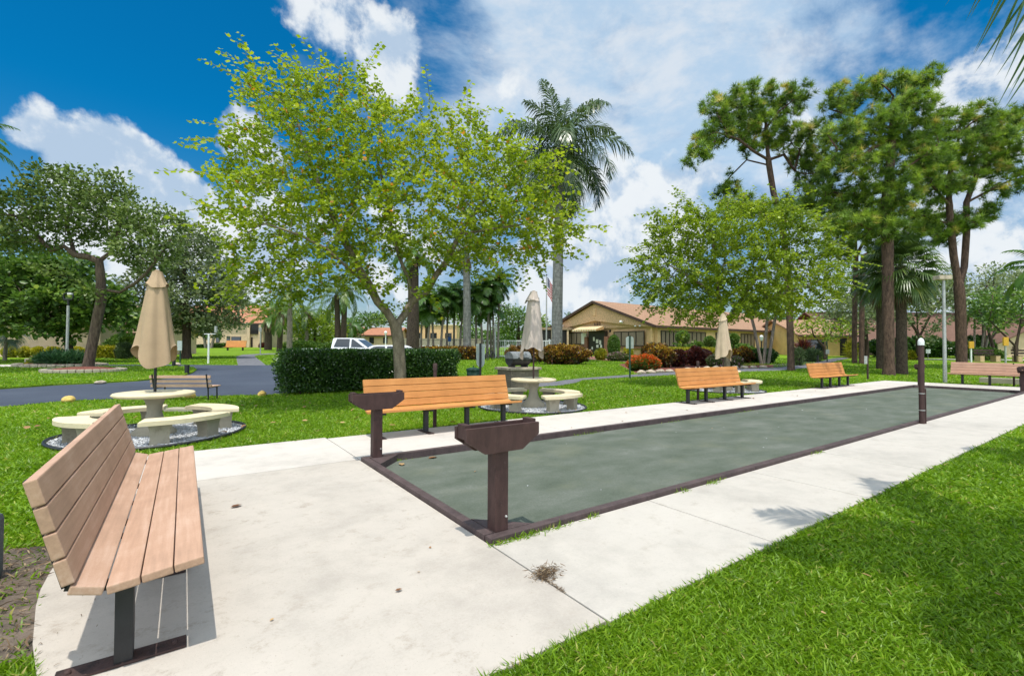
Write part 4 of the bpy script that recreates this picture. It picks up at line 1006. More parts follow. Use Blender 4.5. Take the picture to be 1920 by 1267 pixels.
me = bpy.data.meshes.new('flag'); me.from_pydata([tuple(Vector((v[0], v[1], v[2]))) for v in V], [], fv); at = me.attributes.new('flaguv', 'FLOAT_VECTOR', 'POINT'); at.data.foreach_set('vector', np.array(UVs, np.float32).ravel()); me.materials.append(flag_mat()); me.polygons.foreach_set('use_smooth', [True]*len(fv))
fo = put(bpy.data.objects.new('flag', me)); fo.location = q; fo.rotation_euler = (0, 0, CAMROT); tag(fo, 'red white and blue striped flag hanging limp from the flagpole', 'flag')

# white picket pool fence
def pickets(label, px0, px1, D0_, D1_, h, z0=0., name='picket_fence', step=.22):
    a = G(px0, D0_); b = G(px1, D1_); d = (b-a); l = Vector((d.x, d.y, 0)).length; ang = math.atan2(d.y, d.x)
    t = thing(name, label, 'fence', a, ang)
    m = MB(); n = int(l/step)
    for i in range(n+1):
        x = l*i/n; z = d.z*i/n; m.box((x, 0, z+z0+h/2), (.05, .03, h-.06))
    m.build('pickets', M_WHITE, t)
    m = MB()
    for zz in (.12, h-.08): m.bar((0, 0, z0+zz), (l, 0, d.z+z0+zz), .06, .1)
    m.build('rails', M_WHITE, t)
    k = max(1, int(l/2.4))
    for i in range(k+1): MB().box((l*i/k, 0, d.z*i/k+z0+h/2), (.12, .12, h+.12)).build('post', M_WHITE, t)
pickets('white picket pool fence between the palms and the clubhouse', 905, 1030, 52, 52, 1.9)
pickets('lower white picket fence in front of the pool deck', 742, 905, 54, 52, 1.25)
pickets('short white picket gate beside the clubhouse corner', 1030, 1046, 52, 53, 1.95)
t = thing('screen_wall', 'pale grey pool screen wall behind the slim palms', 'wall', G(742, 57), CAMROT); w = (905-742)/FPX*57
MB().box((w/2, 0, .9), (w, .12, 2.1)).build('panel', M_CASTG, t); MB().box((w/2, 0, 1.98), (w, .18, .1)).build('coping', M_STONE, t)
t = thing('blue_sign', 'small blue sign on a post in front of the pool screen', 'sign', G(843, 51), CAMROT); MB().tube([(0, 0, -.1), (0, 0, 1.8)], .05, 8).build('post', M_GALV, t); MB().box((0, -.06, 1.95), (.36, .03, .5)).build('panel', M_BLUE, t)
for i, px in enumerate((968, 987, 1003)):
    t = thing('pool_chair', ('white pool chair left of the grill lid behind the fence', 'white pool chair in the middle behind the greige umbrella', 'white pool chair right of the greige umbrella pole')[i], 'chair', G(px-8, 57), CAMROT+R(30*i), 'white chairs by the pool')
    MB().box((0, 0, .42), (.6, .6, .06), bev=.02).build('seat', M_WHITE, t); MB().box((0, .3, .8), (.6, .06, .75), (R(-12), 0, 0), .02).build('backrest', M_WHITE, t)
    for sx in (-.26, .26):
        for sy in (-.26, .26): MB().box((sx, sy, .2), (.05, .05, .42)).build('leg', M_WHITE, t)
t = thing('bicycle', 'black bicycle leaning at the end of the croton hedge by the pool', 'bicycle', G(919, 45), CAMROT+R(62))
def wheel(x, r=.36):
    pts = [(x+r*math.cos(a), 0, r+r*math.sin(a)) for a in np.linspace(0, 2*math.pi, 25)]
    m = MB(); m.tube(pts, .035, 6, False)
    for k in range(6): a = k*math.pi/6; m.tube([(x+r*math.cos(a), 0, r+r*math.sin(a)), (x-r*math.cos(a), 0, r-r*math.sin(a))], .006, 4)
    m.build('wheel', M_BLACK, t)
wheel(-.55); wheel(.55)
m = MB(); A, B, C, Dd, E_ = (-.55, 0, .36), (-.12, 0, .36), (-.25, 0, .85), (.38, 0, .85), (.55, 0, .36)
for a, b in ((A, B), (A, C), (B, C), (B, Dd), (C, Dd), (Dd, E_)): m.tube([a, b], .028, 6)
m.build('frame', M_BLACK, t); MB().box((-.28, 0, .96), (.26, .14, .07), bev=.02).build('saddle', M_BLACK, t); MB().tube([(.38, 0, .85), (.36, 0, 1.08), (.4, -.28, 1.1), (.36, 0, 1.08), (.4, .28, 1.1)], .022, 6).build('handlebar', M_BLACK, t)

# yellow boards, dark benches on blocks and other court furniture on the right
for px, lab in ((1820.5, 'yellow board on a pale post right of the forked pine'), (1885, 'yellow board on a grey post near the right edge')):
    D = 44 if px < 1850 else 42; q = G(px-(0 if px < 1850 else 0), D); t = thing('score_board', lab, 'board', q, CAMROT, 'yellow score boards')
    y1, y0 = (640, 653) if px < 1850 else (632, 648)
    zt = Z(y1, px, D)-q.z; zb = Z(y0, px, D)-q.z
    MB().box((0, 0, zb/2), (.1, .1, zb+.1)).build('post', M_WHITE if px < 1850 else M_GALV, t); MB().box((0, -.03, (zt+zb)/2), (.45, .12, zt-zb), bev=.01).build('board', M_SIGNY, t)
for px, lab in ((1851, 'dark slatted bench on beige blocks beyond the far pinkish bench'), (1922, 'dark slatted bench on beige blocks cut by the right edge')):
    D = 46; t = thing('block_bench', lab, 'bench', G(px, D), CAMROT, 'dark benches on beige blocks')
    for x in (-.78, .78): MB().box((x, 0, .28), (.42, .6, .6), bev=.01).build('block', M_TERRA, t)
    for k in range(3): MB().box((0, -.22+k*.22, .62), (2.0, .18, .05)).build('seat_slat', M_BROWN, t)
    for z in (.85, 1.12): MB().box((0, .36, z), (2.0, .05, .18)).build('back_slat', M_BROWN, t)
    for x in (-.6, .6): MB().bar((x, .3, .6), (x, .4, 1.2), .06, .05, (1, 0, 0)).build('bracket', M_BROWN, t)
t = thing('concrete_kerb_block', 'long low grey concrete block on the lawn behind the far pinkish bench', 'block', (31.6, 4.2, .0), 0); MB().box((0, 0, .12), (.5, 2.6, .26), bev=.02).build('block', M_CASTG, t)
t = thing('yard_sign', 'small white yard sign on the lawn left of the tall lamp post', 'sign', P(1740, 674), CAMROT); MB().box((0, 0, .3), (.04, .04, .8)).build('stake', M_GALV, t); MB().box((0, -.03, .9), (.5, .03, .45)).build('panel', M_WHITE, t)
t = thing('sign_post', 'slim pole with a small grey sign where the path bends past the yellow house', 'sign', P(1551, 678), CAMROT); MB().tube([(0, 0, -.1), (0, 0, 1.95)], .05, 8).build('pole', M_GREENP, t); MB().box((0, -.06, .95), (.34, .04, .42)).build('panel', M_GALV, t)
t = thing('bollard', 'short black post beside the path in front of the spiky plants', 'bollard', P(1533.5, 679), CAMROT); MB().box((0, 0, .3), (.12, .12, .65), bev=.01).build('post', M_BLACK, t); MB().box((0, 0, .64), (.14, .14, .04)).build('cap', M_BLACK, t)
t = thing('far_bench', 'small distant orange bench on the left lawn in front of the balcony house', 'bench', P(441, 656.5), CAMROT)
MB().box((0, .25, 1.0), (3.2, .1, 1.1), (R(-14), 0, 0)).build('backrest', M_ORNG, t); MB().box((0, -.1, .5), (3.2, .6, .09)).build('seat', M_ORNG, t)
for x in (-1.2, 1.2): MB().box((x, 0, .22), (.14, .3, .5)).build('leg', M_STEEL, t)

# ------------------------------------------------------------------ the clubhouse
BX, BY = 44.5, 34.7; BZ = gz(BX, BY)
club = thing('clubhouse', 'tan stucco clubhouse with a wide front gable and terracotta roof behind the croton beds', 'building', (BX, BY, BZ), 0)
GW, GL, EH, RH = 19.0, 39.0, 3.72, 7.1
m = MB(); m.box((.3+GL/2, GW/2, (EH-1)/2), (GL-.6, GW, EH+1.0)); wl = m.build('wall', M_STUCCO, club)
# gable panel with its shallow arched lower edge, proud of the wall
def gab(y): return RH-.22-abs(y-GW/2)/(GW/2)*(RH-EH)
m = MB(); n = 24; vs = []
for i in range(n+1):
    y = GW*i/n; s = abs(y-GW/2)/(GW/2); lo = 3.45+1.15*(1-s)**1.15
    for x in (-.12, .25): vs += [(x, y, min(lo, gab(y)-.02)), (x, y, gab(y))]
fs = []
for i in range(n):
    a = i*4; b = a+4; fs += [(a, a+1, b+1, b), (a+2, b+2, b+3, a+3), (a, b, b+2, a+2), (a+1, a+3, b+3, b+1)]
m.add(vs, fs); m.add([vs[0], vs[1], vs[3], vs[2]], [(0, 1, 2, 3)]); m.add(vs[-4:], [(0, 2, 3, 1)]); m.build('gable', M_STUCCOD, club)
m = MB(); m.add([(.28, 0, EH-.15), (.28, GW, EH-.15), (.28, GW/2, RH-.35), (GL, 0, EH-.15), (GL, GW, EH-.15), (GL, GW/2, RH-.35)], [(0, 2, 1), (3, 4, 5)]); m.build('gable_end', M_STUCCOD, club)
rf = MB(); ov = .55; sl_ = (RH-EH)/(GW/2)
for s in (0, 1):
    ye = -ov if s == 0 else GW+ov; ze = EH-ov*sl_
    a = [(-.55, ye, ze), (GL+.4, ye, ze), (GL+.4, GW/2, RH), (-.55, GW/2, RH)]
    b = [(x, y, z+.14) for x, y, z in a]
    rf.add(a+b, [(0, 1, 2, 3), (4, 7, 6, 5), (0, 4, 5, 1), (1, 5, 6, 2), (3, 2, 6, 7), (0, 3, 7, 4)])
roof = rf.build('roof', M_ROOF, club)
for s in (0, 1):
    ye = -ov if s == 0 else GW+ov; ze = EH-ov*sl_
    MB().bar((-.58, ye, ze-.02), (-.58, GW/2, RH-.02), .07, .32, (0, 0, 1)).build('rake_board', M_TRIM, roof)
    MB().bar((-.55, ye-.02, ze-.04), (GL+.4, ye-.02, ze-.04), .08, .26).build('fascia', M_TRIM, roof)
MB().box((.2, 9.5, 5.75), (.82, .5, .95), bev=.01).build('gable_vent', M_STUCCO, club)
def win(y0, y1, z0, z1, panes, side=0):
    m = MB(); d = .1; w = MB(); fr = .09
    def bx(mm, a0, a1, b0, b1, dep):
        c = ((a0+a1)/2, (b0+b1)/2)
        if side == 0: mm.box((.3-dep/2, c[0], c[1]), (dep, a1-a0, b1-b0))
        else: mm.box((c[0], -dep/2, c[1]), (a1-a0, dep, b1-b0))
    bx(m, y0-fr, y1+fr, z1, z1+fr, d); bx(m, y0-fr, y1+fr, z0-fr, z0, d); bx(m, y0-fr, y0, z0, z1, d); bx(m, y1, y1+fr, z0, z1, d)
    for k in range(1, panes): yy = y0+(y1-y0)*k/panes; bx(m, yy-.05, yy+.05, z0, z1, d)
    o = m.build('window', M_DOOR, club); bx(w, y0, y1, z0, z1, .04); w.build('pane', M_BLIND, o)
win(1.75, 6.4, 1.35, 3.0, 4); win(12.3, 16.5, 1.6, 3.05, 4)
for x0, x1 in ((1.2, 4.2), (6.3, 10.0), (12.5, 16.), (18.6, 22.)): win(x0, x1, 1.3, 3.0, 4, 1)
m = MB(); m.box((.22, 5., 1.08), (.18, 8.2, .2)); m.box((.22, 14.6, 1.25), (.18, 6.4, .26)); m.build('brick_band', M_BRICK, club)
m = MB(); m.box((.1, 9.15, 1.3), (.5, 3.0, 3.9)); dr = m.build('door', M_DOOR, club)
m = MB()
for y, z, w, h in ((9.0, 1.9, .42, .5), (8.45, 1.75, .35, .55), (9.6, 2.2, .3, .5), (8.95, 1.25, .4, .4), (8.3, 1.25, .3, .4), (9.9, 1.0, .25, .35)): m.box((-.165, y, z), (.02, w, h))
m.build('notice', M_PAPER, dr)
m = MB(); m.box((.0, 10.95, 1.0), (.7, .55, 3.0)); m.box((.0, 7.35, 1.0), (.7, .5, 3.0)); m.build('brick_pier', M_BRICK, club)
MB().box((.2, 11.75, 2.3), (.3, .95, 1.5)).build('notice_board', M_PAPER, club)
# striped awning
aw = MB(); aw.add([(-.3, 7.7, 3.85), (-.3, 12.2, 3.85), (-1.7, 12.2, 3.42), (-1.7, 7.7, 3.42), (-1.7, 12.2, 3.2), (-1.7, 7.7, 3.2), (-.3, 7.7, 3.4), (-.3, 12.2, 3.4)], [(0, 1, 2, 3), (3, 2, 4, 5), (0, 3, 5, 6), (1, 7, 4, 2), (0, 6, 7, 1)])
def awn():
    n = mat('striped awning cloth'); s = n.new('ShaderNodeSeparateXYZ'); n.put(s.inputs[0], n.oc)
    f = n.math('GREATER_THAN', n.math('FRACT', n.math('MULTIPLY', s.outputs[1], 2.2)), .6)
    n.put(n.b.inputs['Base Color'], n.mix(f, L3(.70, .58, .36), L3(.55, .33, .14))); n.b.inputs['Roughness'].default_value = .9; return n.m
aw.build('awning', awn(), club)
MB().tube([(-1.6, 7.8, 3.3), (0, 7.8, 3.25)], .03, 6).tube([(-1.6, 12.1, 3.3), (0, 12.1, 3.25)], .03, 6).build('awning_arm', M_STEEL, club)
cu = bpy.data.curves.new('house_number', 'FONT'); cu.body = '680'; cu.size = .66; cu.extrude = .03; cu.align_x = 'CENTER'; cu.space_character = 1.25
tmp = bpy.data.objects.new('house_number_source', cu); COL.objects.link(tmp); bpy.context.view_layer.update()
me = bpy.data.meshes.new_from_object(tmp.evaluated_get(bpy.context.evaluated_depsgraph_get())); bpy.data.objects.remove(tmp)
me.transform(Matrix(((0, 0, -1, 0), (-1, 0, 0, 0), (0, 1, 0, 0), (0, 0, 0, 1)))); me.materials.clear(); me.materials.append(M_TRIM)
nb = put(bpy.data.objects.new('house_number', me), club); nb.location = (.26, 9.4, 3.98)
for y, z in ((15.6, 4.25), (4.6, 4.35)):
    m = MB(); m.tube([(-.15, y, z), (-.5, y, z-.1)], .05, 6); m.box((-.6, y-.1, z-.12), (.5, .26, .24), (0, R(14), R(20)), .03); m.build('security_camera', M_WHITE, club)
for y in (2.6, 1.9): MB().lathe([(.09, 0), (.14, -.12), (.14, -.16)], 10, (-.25, y, 3.75)).build('flood_light', M_WHITE, club)
MB().box((.12, 7.0, 3.2), (.18, .2, .34), bev=.03).build('wall_lamp', M_BLACK, club)
MB().box((.2, .5, 1.6), (.3, .22, 3.6)).build('downpipe', M_STUCCO, club)
m = MB()
for k in range(12): m.box((31., -.03, .35+k*.27), (13., .07, .24))
m.build('siding', M_BEIGE, club)
t = thing('wood_fence', 'weathered grey board fence at the right end of the clubhouse', 'fence', (BX+27.5, BY-1.6, gz(BX+30, BY)), 0)
m = MB(); [m.box((k*.19, 0, .9), (.17, .03, 2.1+.05*random.random())) for k in range(62)]; m.build('boards', M_WOODF, t)
for k in range(6): MB().box((k*2.3, .08, .9), (.12, .12, 2.0)).build('post', M_WOODF, t)
t = thing('pool_cabana', 'low flat roofed cabana behind the royal palm trunk left of the clubhouse', 'building', G(1005, 66), CAMROT)
MB().box((2.2, 1.5, 1.6), (4.4, 3, 3.4)).build('wall', M_DOOR, t); MB().box((2.3, 1.2, 3.45), (5.6, 4.2, .3)).build('roof', M_ROOFT, t)
for x in (-.1, 2.2, 4.4): MB().box((x, -.7, 1.6), (.25, .25, 3.4)).build('column', M_BEIGE, t)

# ------------------------------------------------------------------ other houses
def gable_house(name, label, px0, px1, D, eave_py, ridge_py, rise_depth, wallm, roofm, over=.6, skewz=0., z_base=None):
    a = G(px0, D); w = (px1-px0)/FPX*D; t = thing(name, label, 'building', a, CAMROT+skewz)
    ez = Z(eave_py, (px0+px1)/2, D)-a.z; rz_ = Z(ridge_py, (px0+px1)/2, D+rise_depth)-a.z; dp = rise_depth
    MB().box((w/2, dp, (ez-1)/2), (w, dp*2, ez+1.)).build('wall', wallm, t)
    m = MB(); m.add([(0, 0, ez), (0, 2*dp, ez), (0, dp, rz_-.15), (w, 0, ez), (w, 2*dp, ez), (w, dp, rz_-.15)], [(0, 2, 1), (3, 4, 5)]); m.build('gable_end', wallm, t)
    sl = (rz_-ez)/dp; m = MB()
    for s in (0, 1):
        y0 = -over if s == 0 else 2*dp+over
        q = [(-over, y0, ez-over*sl), (w+over, y0, ez-over*sl), (w+over, dp, rz_), (-over, dp, rz_)]; m.add(q+[(x, y, z+.16) for x, y, z in q], [(0, 1, 2, 3), (4, 7, 6, 5), (0, 4, 5, 1), (1, 5, 6, 2), (3, 2, 6, 7), (0, 3, 7, 4)])
    r = m.build('roof', roofm, t); MB().bar((-over, -over-.02, ez-over*sl), (w+over, -over-.02, ez-over*sl), .08, .24).build('fascia', M_TRIM, r)
    return t, w, ez
def opening(t, x0, x1, z0, z1, m_=None, name='window', dep=.06, y=0.):
    o = MB().box(((x0+x1)/2, y-dep/2, (z0+z1)/2), (x1-x0, dep, z1-z0)).build(name, M_DOOR, t)
    if name == 'window': MB().box(((x0+x1)/2, y-dep-.012, (z0+z1)/2), (x1-x0-.16, .02, z1-z0-.16)).build('pane', m_ or M_GLASS, o)
    return o
k_ = lambda D, px, px0: (px-px0)/FPX*D
t, w, ez = gable_house('bungalow', 'long beige bungalow with a tan tiled roof behind the left trees', -140, 188, 47, 604, 575, 5.5, M_BEIGE, M_ROOFT)
t, w, ez = gable_house('bungalow_wing', 'beige bungalow wing with a dark recessed entry left of the tall tan umbrella', 186, 262, 50, 622, 596, 4.5, M_BEIGE, M_ROOFT)
opening(t, .3, 1.7, -.2, ez-.15, name='door'); opening(t, 1.95, 3.4, .8, ez-.4)
for x in (.15, 1.82): MB().box((x, -.35, ez/2), (.16, .16, ez)).build('porch_post', M_WHITE, t)
# two-storey balcony house
D = 98; px0 = 318; t, w, ez = gable_house('apartment_house', 'two storey beige house with terracotta roof and dark balconies on the far left lawn', px0, 493, D, 604.5, 574, 8, M_BEIGE, M_ROOFO, over=.5)
g = lambda px: (px-px0)/FPX*D; zz = lambda py: Z(py, 420, D)-tz(D)
opening(t, g(337), g(346), zz(643), zz(629), M_GLASSG); opening(t, g(405), g(412), zz(642), zz(630)); opening(t, g(425), g(431.5), zz(644), zz(630)); opening(t, g(434), g(452), zz(644.5), zz(631))
opening(t, g(469.5), g(487.5), zz(626), zz(606), name='balcony', dep=.25); opening(t, g(469.5), g(474), zz(651), zz(632), name='door')
for a in range(7): MB().box((g(470+a*2.7), -.32, zz(622.5)), (.06, .06, .85)).build('baluster', M_STEEL, t)
MB().box((g(478.5), -.32, zz(618.5)), (g(487.5)-g(469.5), .08, .08)).build('rail', M_STEEL, t)
m = MB()
for px in (468, 489.5): m.box((g(px), -.25, ez/2), (.55, .5, ez))
m.build('pier', M_BEIGE, t)
t, w, ez = gable_house('far_house', 'distant beige house with a terracotta roof seen behind the near tree trunk', 684, 742, 92, 628, 615.5, 6, M_BEIGE, M_ROOFO)
for x in (.9, 3.6): opening(t, x, x+.9, 1.0, 2.2)
t, w, ez = gable_house('far_house', 'distant orange roofed house glimpsed between the twin palm and the white truck', 640, 668, 112, 628, 614, 6, M_BEIGE, M_ROOFO)
t = thing('far_building', 'sunlit peach building far behind the slim palms and pool', 'building', G(768, 100), CAMROT)
w = 88/FPX*100; MB().box((w/2, 3, 2.2), (w, 6, 5.2)).build('wall', M_PEACH, t); MB().box((w/2, 3, 4.9), (w+.4, 6.4, .3)).build('parapet', M_CREAM, t)
for k in range(3): opening(t, 1.2+k*3.2, 2.6+k*3.2, 1.6, 3.2)
# brown roofed house on the right
D = 66; px0 = 1596; t, w, ez = gable_house('brown_roof_house', 'long low house with a brown shingle roof in shade behind the pines on the right', px0, 2010, D, 634, 588, 8, M_BEIGE, M_ROOFB, over=1.6)
for x0, x1 in ((1.2, 2.6), (3.2, 7.6), (9., 13.), (14.2, 19.8), (21.6, 24.), (27, 29.)):
    opening(t, x0, x1, .3, ez-.45, M_GLASSG if x0 in (1.2, 3.2) else M_GLASS)
m = MB(); m.box((14.5, -.04, ez/2-.2), (11, .06, ez+.2)); m.build('eave_shade_panel', M_DOOR, t)  # dark panel paints the shade under the eaves onto the wall
D = 60; px0 = 1866; q = G(px0, D); t = thing('house_wing', 'tan gabled house wing at the right edge behind the yellow board', 'building', q, CAMROT-R(3)); w = 105/FPX*D; ez = Z(644, 1900, D)-q.z; rz_ = Z(619, 1905, D)-q.z
MB().box((w/2, 3, (ez-1)/2), (w, 6, ez+1)).build('wall', M_BEIGE, t)
m = MB(); m.add([(0, .01, ez), (w, .01, ez), (w/2, .01, rz_-.1), (0, 6, ez), (w, 6, ez), (w/2, 6, rz_-.1)], [(0, 1, 2), (3, 5, 4)]); m.build('gable', M_BEIGE, t)
m = MB()
for s in (0, 1):
    x0 = -.5 if s == 0 else w+.5; sl = (rz_-ez)/(w/2); a = [(x0, -.6, ez-.5*sl), (w/2, -.6, rz_), (w/2, 6.4, rz_), (x0, 6.4, ez-.5*sl)]; m.add(a+[(x, y, z+.14) for x, y, z in a], [(0, 1, 2, 3), (4, 7, 6, 5), (0, 4, 5, 1), (1, 5, 6, 2), (2, 6, 7, 3), (3, 7, 4, 0)])
m.build('roof', M_ROOFB, t)
sp_ = MB(); c = (2.4, -.06, ez*.62)
for k in range(10): a = k*math.pi/5; sp_.bar(c, (c[0]+.42*math.cos(a), c[1], c[2]+.42*math.sin(a)), .1, .04, (0, 1, 0))
sp_.build('sun_ornament', M_TRIM, t); opening(t, 4.4, 5.8, .7, 1.9)
D = 62; t, w, ez = gable_house('yellow_house', 'yellow walled house with terracotta roof half hidden by the small path tree', 1500, 1604, D, 627, 602, 6, M_YELW, M_ROOF)
opening(t, 5.3, 6.2, -.1, 2.3, name='door'); opening(t, 1.0, 3.2, .6, 2.1)

# ------------------------------------------------------------------ trees
# 1. near orchid tree: leaves alternate along long airy sprays
def lf_orch(per, size, jit=.07, hang=.35, extra=True):
    def f(lv, pos, d, ln):
        hue = rng.random(3)*6.28
        def tint(p):
            s = .5+.5*np.sin(p[:, 0]*1.1+hue[0])*np.sin(p[:, 1]*.9+hue[1])*np.cos(p[:, 2]*.8+hue[2])
            return np.clip(.28+.42*s+rng.normal(scale=.11, size=len(p))+(rng.random(len(p)) < .022)*.62, 0, 1)
        sprays(lv, pos, d, ln, per, size, T_ORCH, hang, .5, jit, .95, tint, back=1.3)
    return f
orch = make_tree('orchid_tree', 'big airy yellow green orchid tree with forked pale trunk behind the long orange bench', 'tree', 752, 13.6,
    [[(750, 690, 0), (747, 640, 0), (742, 612, 0), (726, 585, -.1), (708, 566, -.2), (690, 530, -.3), (668, 495, -.4), (640, 440, -.6), (610, 380, -.8), (580, 300, -.9), (555, 220, -1.)],
     [(742, 612, 0), (758, 590, .3), (772, 565, .4), (766, 525, .4), (752, 490, .3), (735, 440, .2), (725, 370, .2), (705, 290, .1)],
     [(772, 565, .4), (800, 548, .2), (818, 515, .1), (838, 490, .0), (862, 440, .1), (900, 385, .2), (950, 330, .3)],
     [(690, 530, -.3), (672, 520, -1.0), (650, 500, -1.7), (610, 465, -2.2), (560, 440, -2.6), (500, 420, -2.8)],
     [(640, 440, -.6), (660, 400, .4), (672, 340, 1.), (650, 270, 1.2)],
     [(862, 440, .1), (920, 430, -.8), (985, 420, -1.2)], [(838, 490, 0), (860, 470, 1.), (910, 450, 1.8)]],
    [(560, 190, 95, 62, -.6, 1.7, .75), (485, 165, 42, 45, -.9, .9, .5), (660, 180, 85, 50, 0, 1.6, .75), (620, 290, 190, 100, -.4, 2.8, 1.), (800, 290, 160, 90, .2, 2.6, 1.), (560, 410, 165, 90, -1.0, 3., 1.), (740, 410, 190, 95, 0, 3.4, 1.),
     (920, 345, 115, 72, .3, 2.4, 1.), (930, 420, 130, 75, 0, 2.6, 1.), (1005, 345, 70, 50, .2, 1.5, .8), (1030, 425, 62, 55, -.2, 1.4, .8), (945, 285, 60, 38, .2, 1.3, .7), (1000, 480, 60, 25, -.2, 1.2, .5), (468, 305, 52, 40, -1.3, 1., .6), (462, 400, 48, 45, -1.3, 1., .5), (500, 490, 70, 50, -1.1, 1.6, .7), (620, 510, 110, 45, -.9, 2.2, .7), (530, 545, 70, 28, -.8, 1.6, .7), (470, 510, 40, 26, -1.1, 1.2, .5), (900, 495, 90, 40, .2, 2., .6), (745, 545, 90, 28, -.9, 1.4, .3), (740, 195, 20, 28, 0, .5, .3), (820, 590, 40, 15, -.3, .8, .18)],
    4800, .22, 2.2, .27, .17, .0026, M_BK_ORCH, M_LF_ORCH, lf_orch(12, .093), maxtips=5, flare=.3, whips=230, wsize=.115, wlen=(.5, 1.1))
# 2. second orchid tree on the right
make_tree('orchid_tree', 'rounded bright green orchid tree standing behind the small pale umbrella', 'tree', 1364, 21.,
    [[(1362, 660, 0), (1358, 610, 0), (1350, 560, 0), (1340, 500, 0), (1335, 440, 0)], [(1358, 610, 0), (1385, 570, .3), (1420, 520, .5), (1450, 460, .6)], [(1350, 560, 0), (1310, 530, -.5), (1260, 500, -.8)], [(1385, 570, .3), (1440, 560, -.6), (1500, 540, -1.)], [(1358, 610, 0), (1345, 560, 1.2), (1360, 480, 1.6)]],
    [(1300, 440, 95, 60, -.2, 2.4), (1400, 430, 105, 55, .3, 2.6), (1260, 510, 85, 60, -.6, 2.), (1370, 520, 130, 70, 0, 3.), (1480, 450, 70, 60, .3, 2.), (1480, 530, 90, 60, -.3, 2.2), (1550, 500, 40, 45, -.4, 1.2, .7), (1240, 560, 55, 30, -.8, 1.4, .8), (1330, 585, 95, 28, -.6, 2., .9), (1450, 580, 70, 24, -.6, 1.5, .7), (1545, 560, 45, 20, -.6, .9, .4), (1230, 410, 30, 22, -.6, .7, .4)],
    5200, .25, 2.4, .29, .14, .003, M_BK_ORCH, M_LF_ORC2, lf_orch(17, .098), maxtips=4, flare=.3, whips=170, wsize=.13, wlen=(.5, 1.1))

def lf_clump(per, size, tmpl, rad, up=.35, lo=.0, hi=1.):
    def f(lv, pos, d, ln):
        n = len(pos)*per; off = rand_unit(n)*(rng.random((n, 1))**.5)*rad*np.array([1, 1, .75]); p = np.repeat(pos, per, 0)+off
        ld = unit(off*1.2+rng.normal(scale=.25, size=(n, 3))+np.repeat(d, per, 0)*.4*rad); nr = unit(rng.normal(scale=.6, size=(n, 3))+[0, 0, .75])
        base = np.repeat(rng.normal(scale=.14, size=len(pos)), per)
        lv.scatter(tmpl[0], tmpl[1], p, frames(ld, nr), size*rng.uniform(.7, 1.3, n), np.clip(lo+(hi-lo)*(.45+base+rng.normal(scale=.2, size=n)), 0, 1))
    return f
# 3. mahogany on the traffic island
make_tree('mahogany_tree', 'spreading mahogany with curved limbs and thick leaning trunk on the traffic island', 'tree', 165, 27.6,
    [[(170, 660, 0), (180, 610, 0), (190, 560, 0), (189, 525, 0), (186, 490, 0)], [(186, 490, 0), (165, 482, -.3), (140, 478, -.6), (120, 462, -.8), (95, 470, -1.), (68, 440, -1.2), (40, 410, -1.2)], [(186, 490, 0), (205, 475, .3), (218, 455, .5), (225, 420, .6), (220, 380, .6)], [(190, 548, 0), (225, 548, -.5), (255, 530, -.8), (275, 512, -1.), (300, 480, -1.2), (320, 450, -1.2)], [(140, 478, -.6), (130, 440, .4), (120, 400, .8)], [(190, 555, 0), (170, 545, -1.2), (130, 520, -2.), (70, 500, -2.5)]],
    [(160, 350, 85, 38, 0, 3., 1.), (80, 385, 80, 42, -.6, 3.), (20, 400, 60, 45, -.6, 2.6), (-50, 420, 60, 60, -.4, 2.6), (200, 410, 75, 40, .3, 3.), (120, 425, 90, 35, 0, 3.2), (290, 420, 50, 50, -.8, 2.2), (270, 465, 60, 35, -1., 2.2), (40, 450, 70, 30, -1., 2.4), (130, 330, 24, 22, 0, 1., .6), (60, 345, 60, 22, -.5, 1.6, .7), (320, 480, 30, 30, -1., 1.2, .6)],
    1000, .5, 4., .65, .255, .010, M_BK_OAK, M_LF_OAK, lf_clump(40, .20, T_OVAL, .55), maxtips=3, flare=.3)
# 4. small tree of the second island
make_tree('shade_tree', 'low dark green tree with a leaning trunk behind the lantern post on the left', 'tree', 134, 37,
    [[(128, 640, 0), (120, 610, 0), (118, 580, 0), (110, 550, 0)], [(120, 610, 0), (90, 590, -.8), (50, 575, -1.4)], [(118, 590, 0), (150, 570, .5), (185, 560, .8)]],
    [(40, 510, 70, 38, 0, 2.8), (110, 505, 60, 35, .5, 2.6), (20, 560, 60, 32, -1., 2.4), (95, 560, 60, 38, -.6, 2.4), (165, 575, 55, 35, .6, 2.4), (215, 590, 40, 30, .8, 2.), (60, 600, 60, 24, -1., 2.), (10, 590, 50, 26, -1., 2.2), (150, 610, 32, 18, 0, 1.4, .8), (210, 560, 40, 30, .6, 2.), (100, 620, 40, 14, -1, 1.4, .7), (-50, 540, 60, 60, 0, 2.5)],
    850, .55, 4., .7, .26, .012, M_BK_DARK, M_LF_DEEP, lf_clump(44, .38, T_OVAL, .8), maxtips=3)
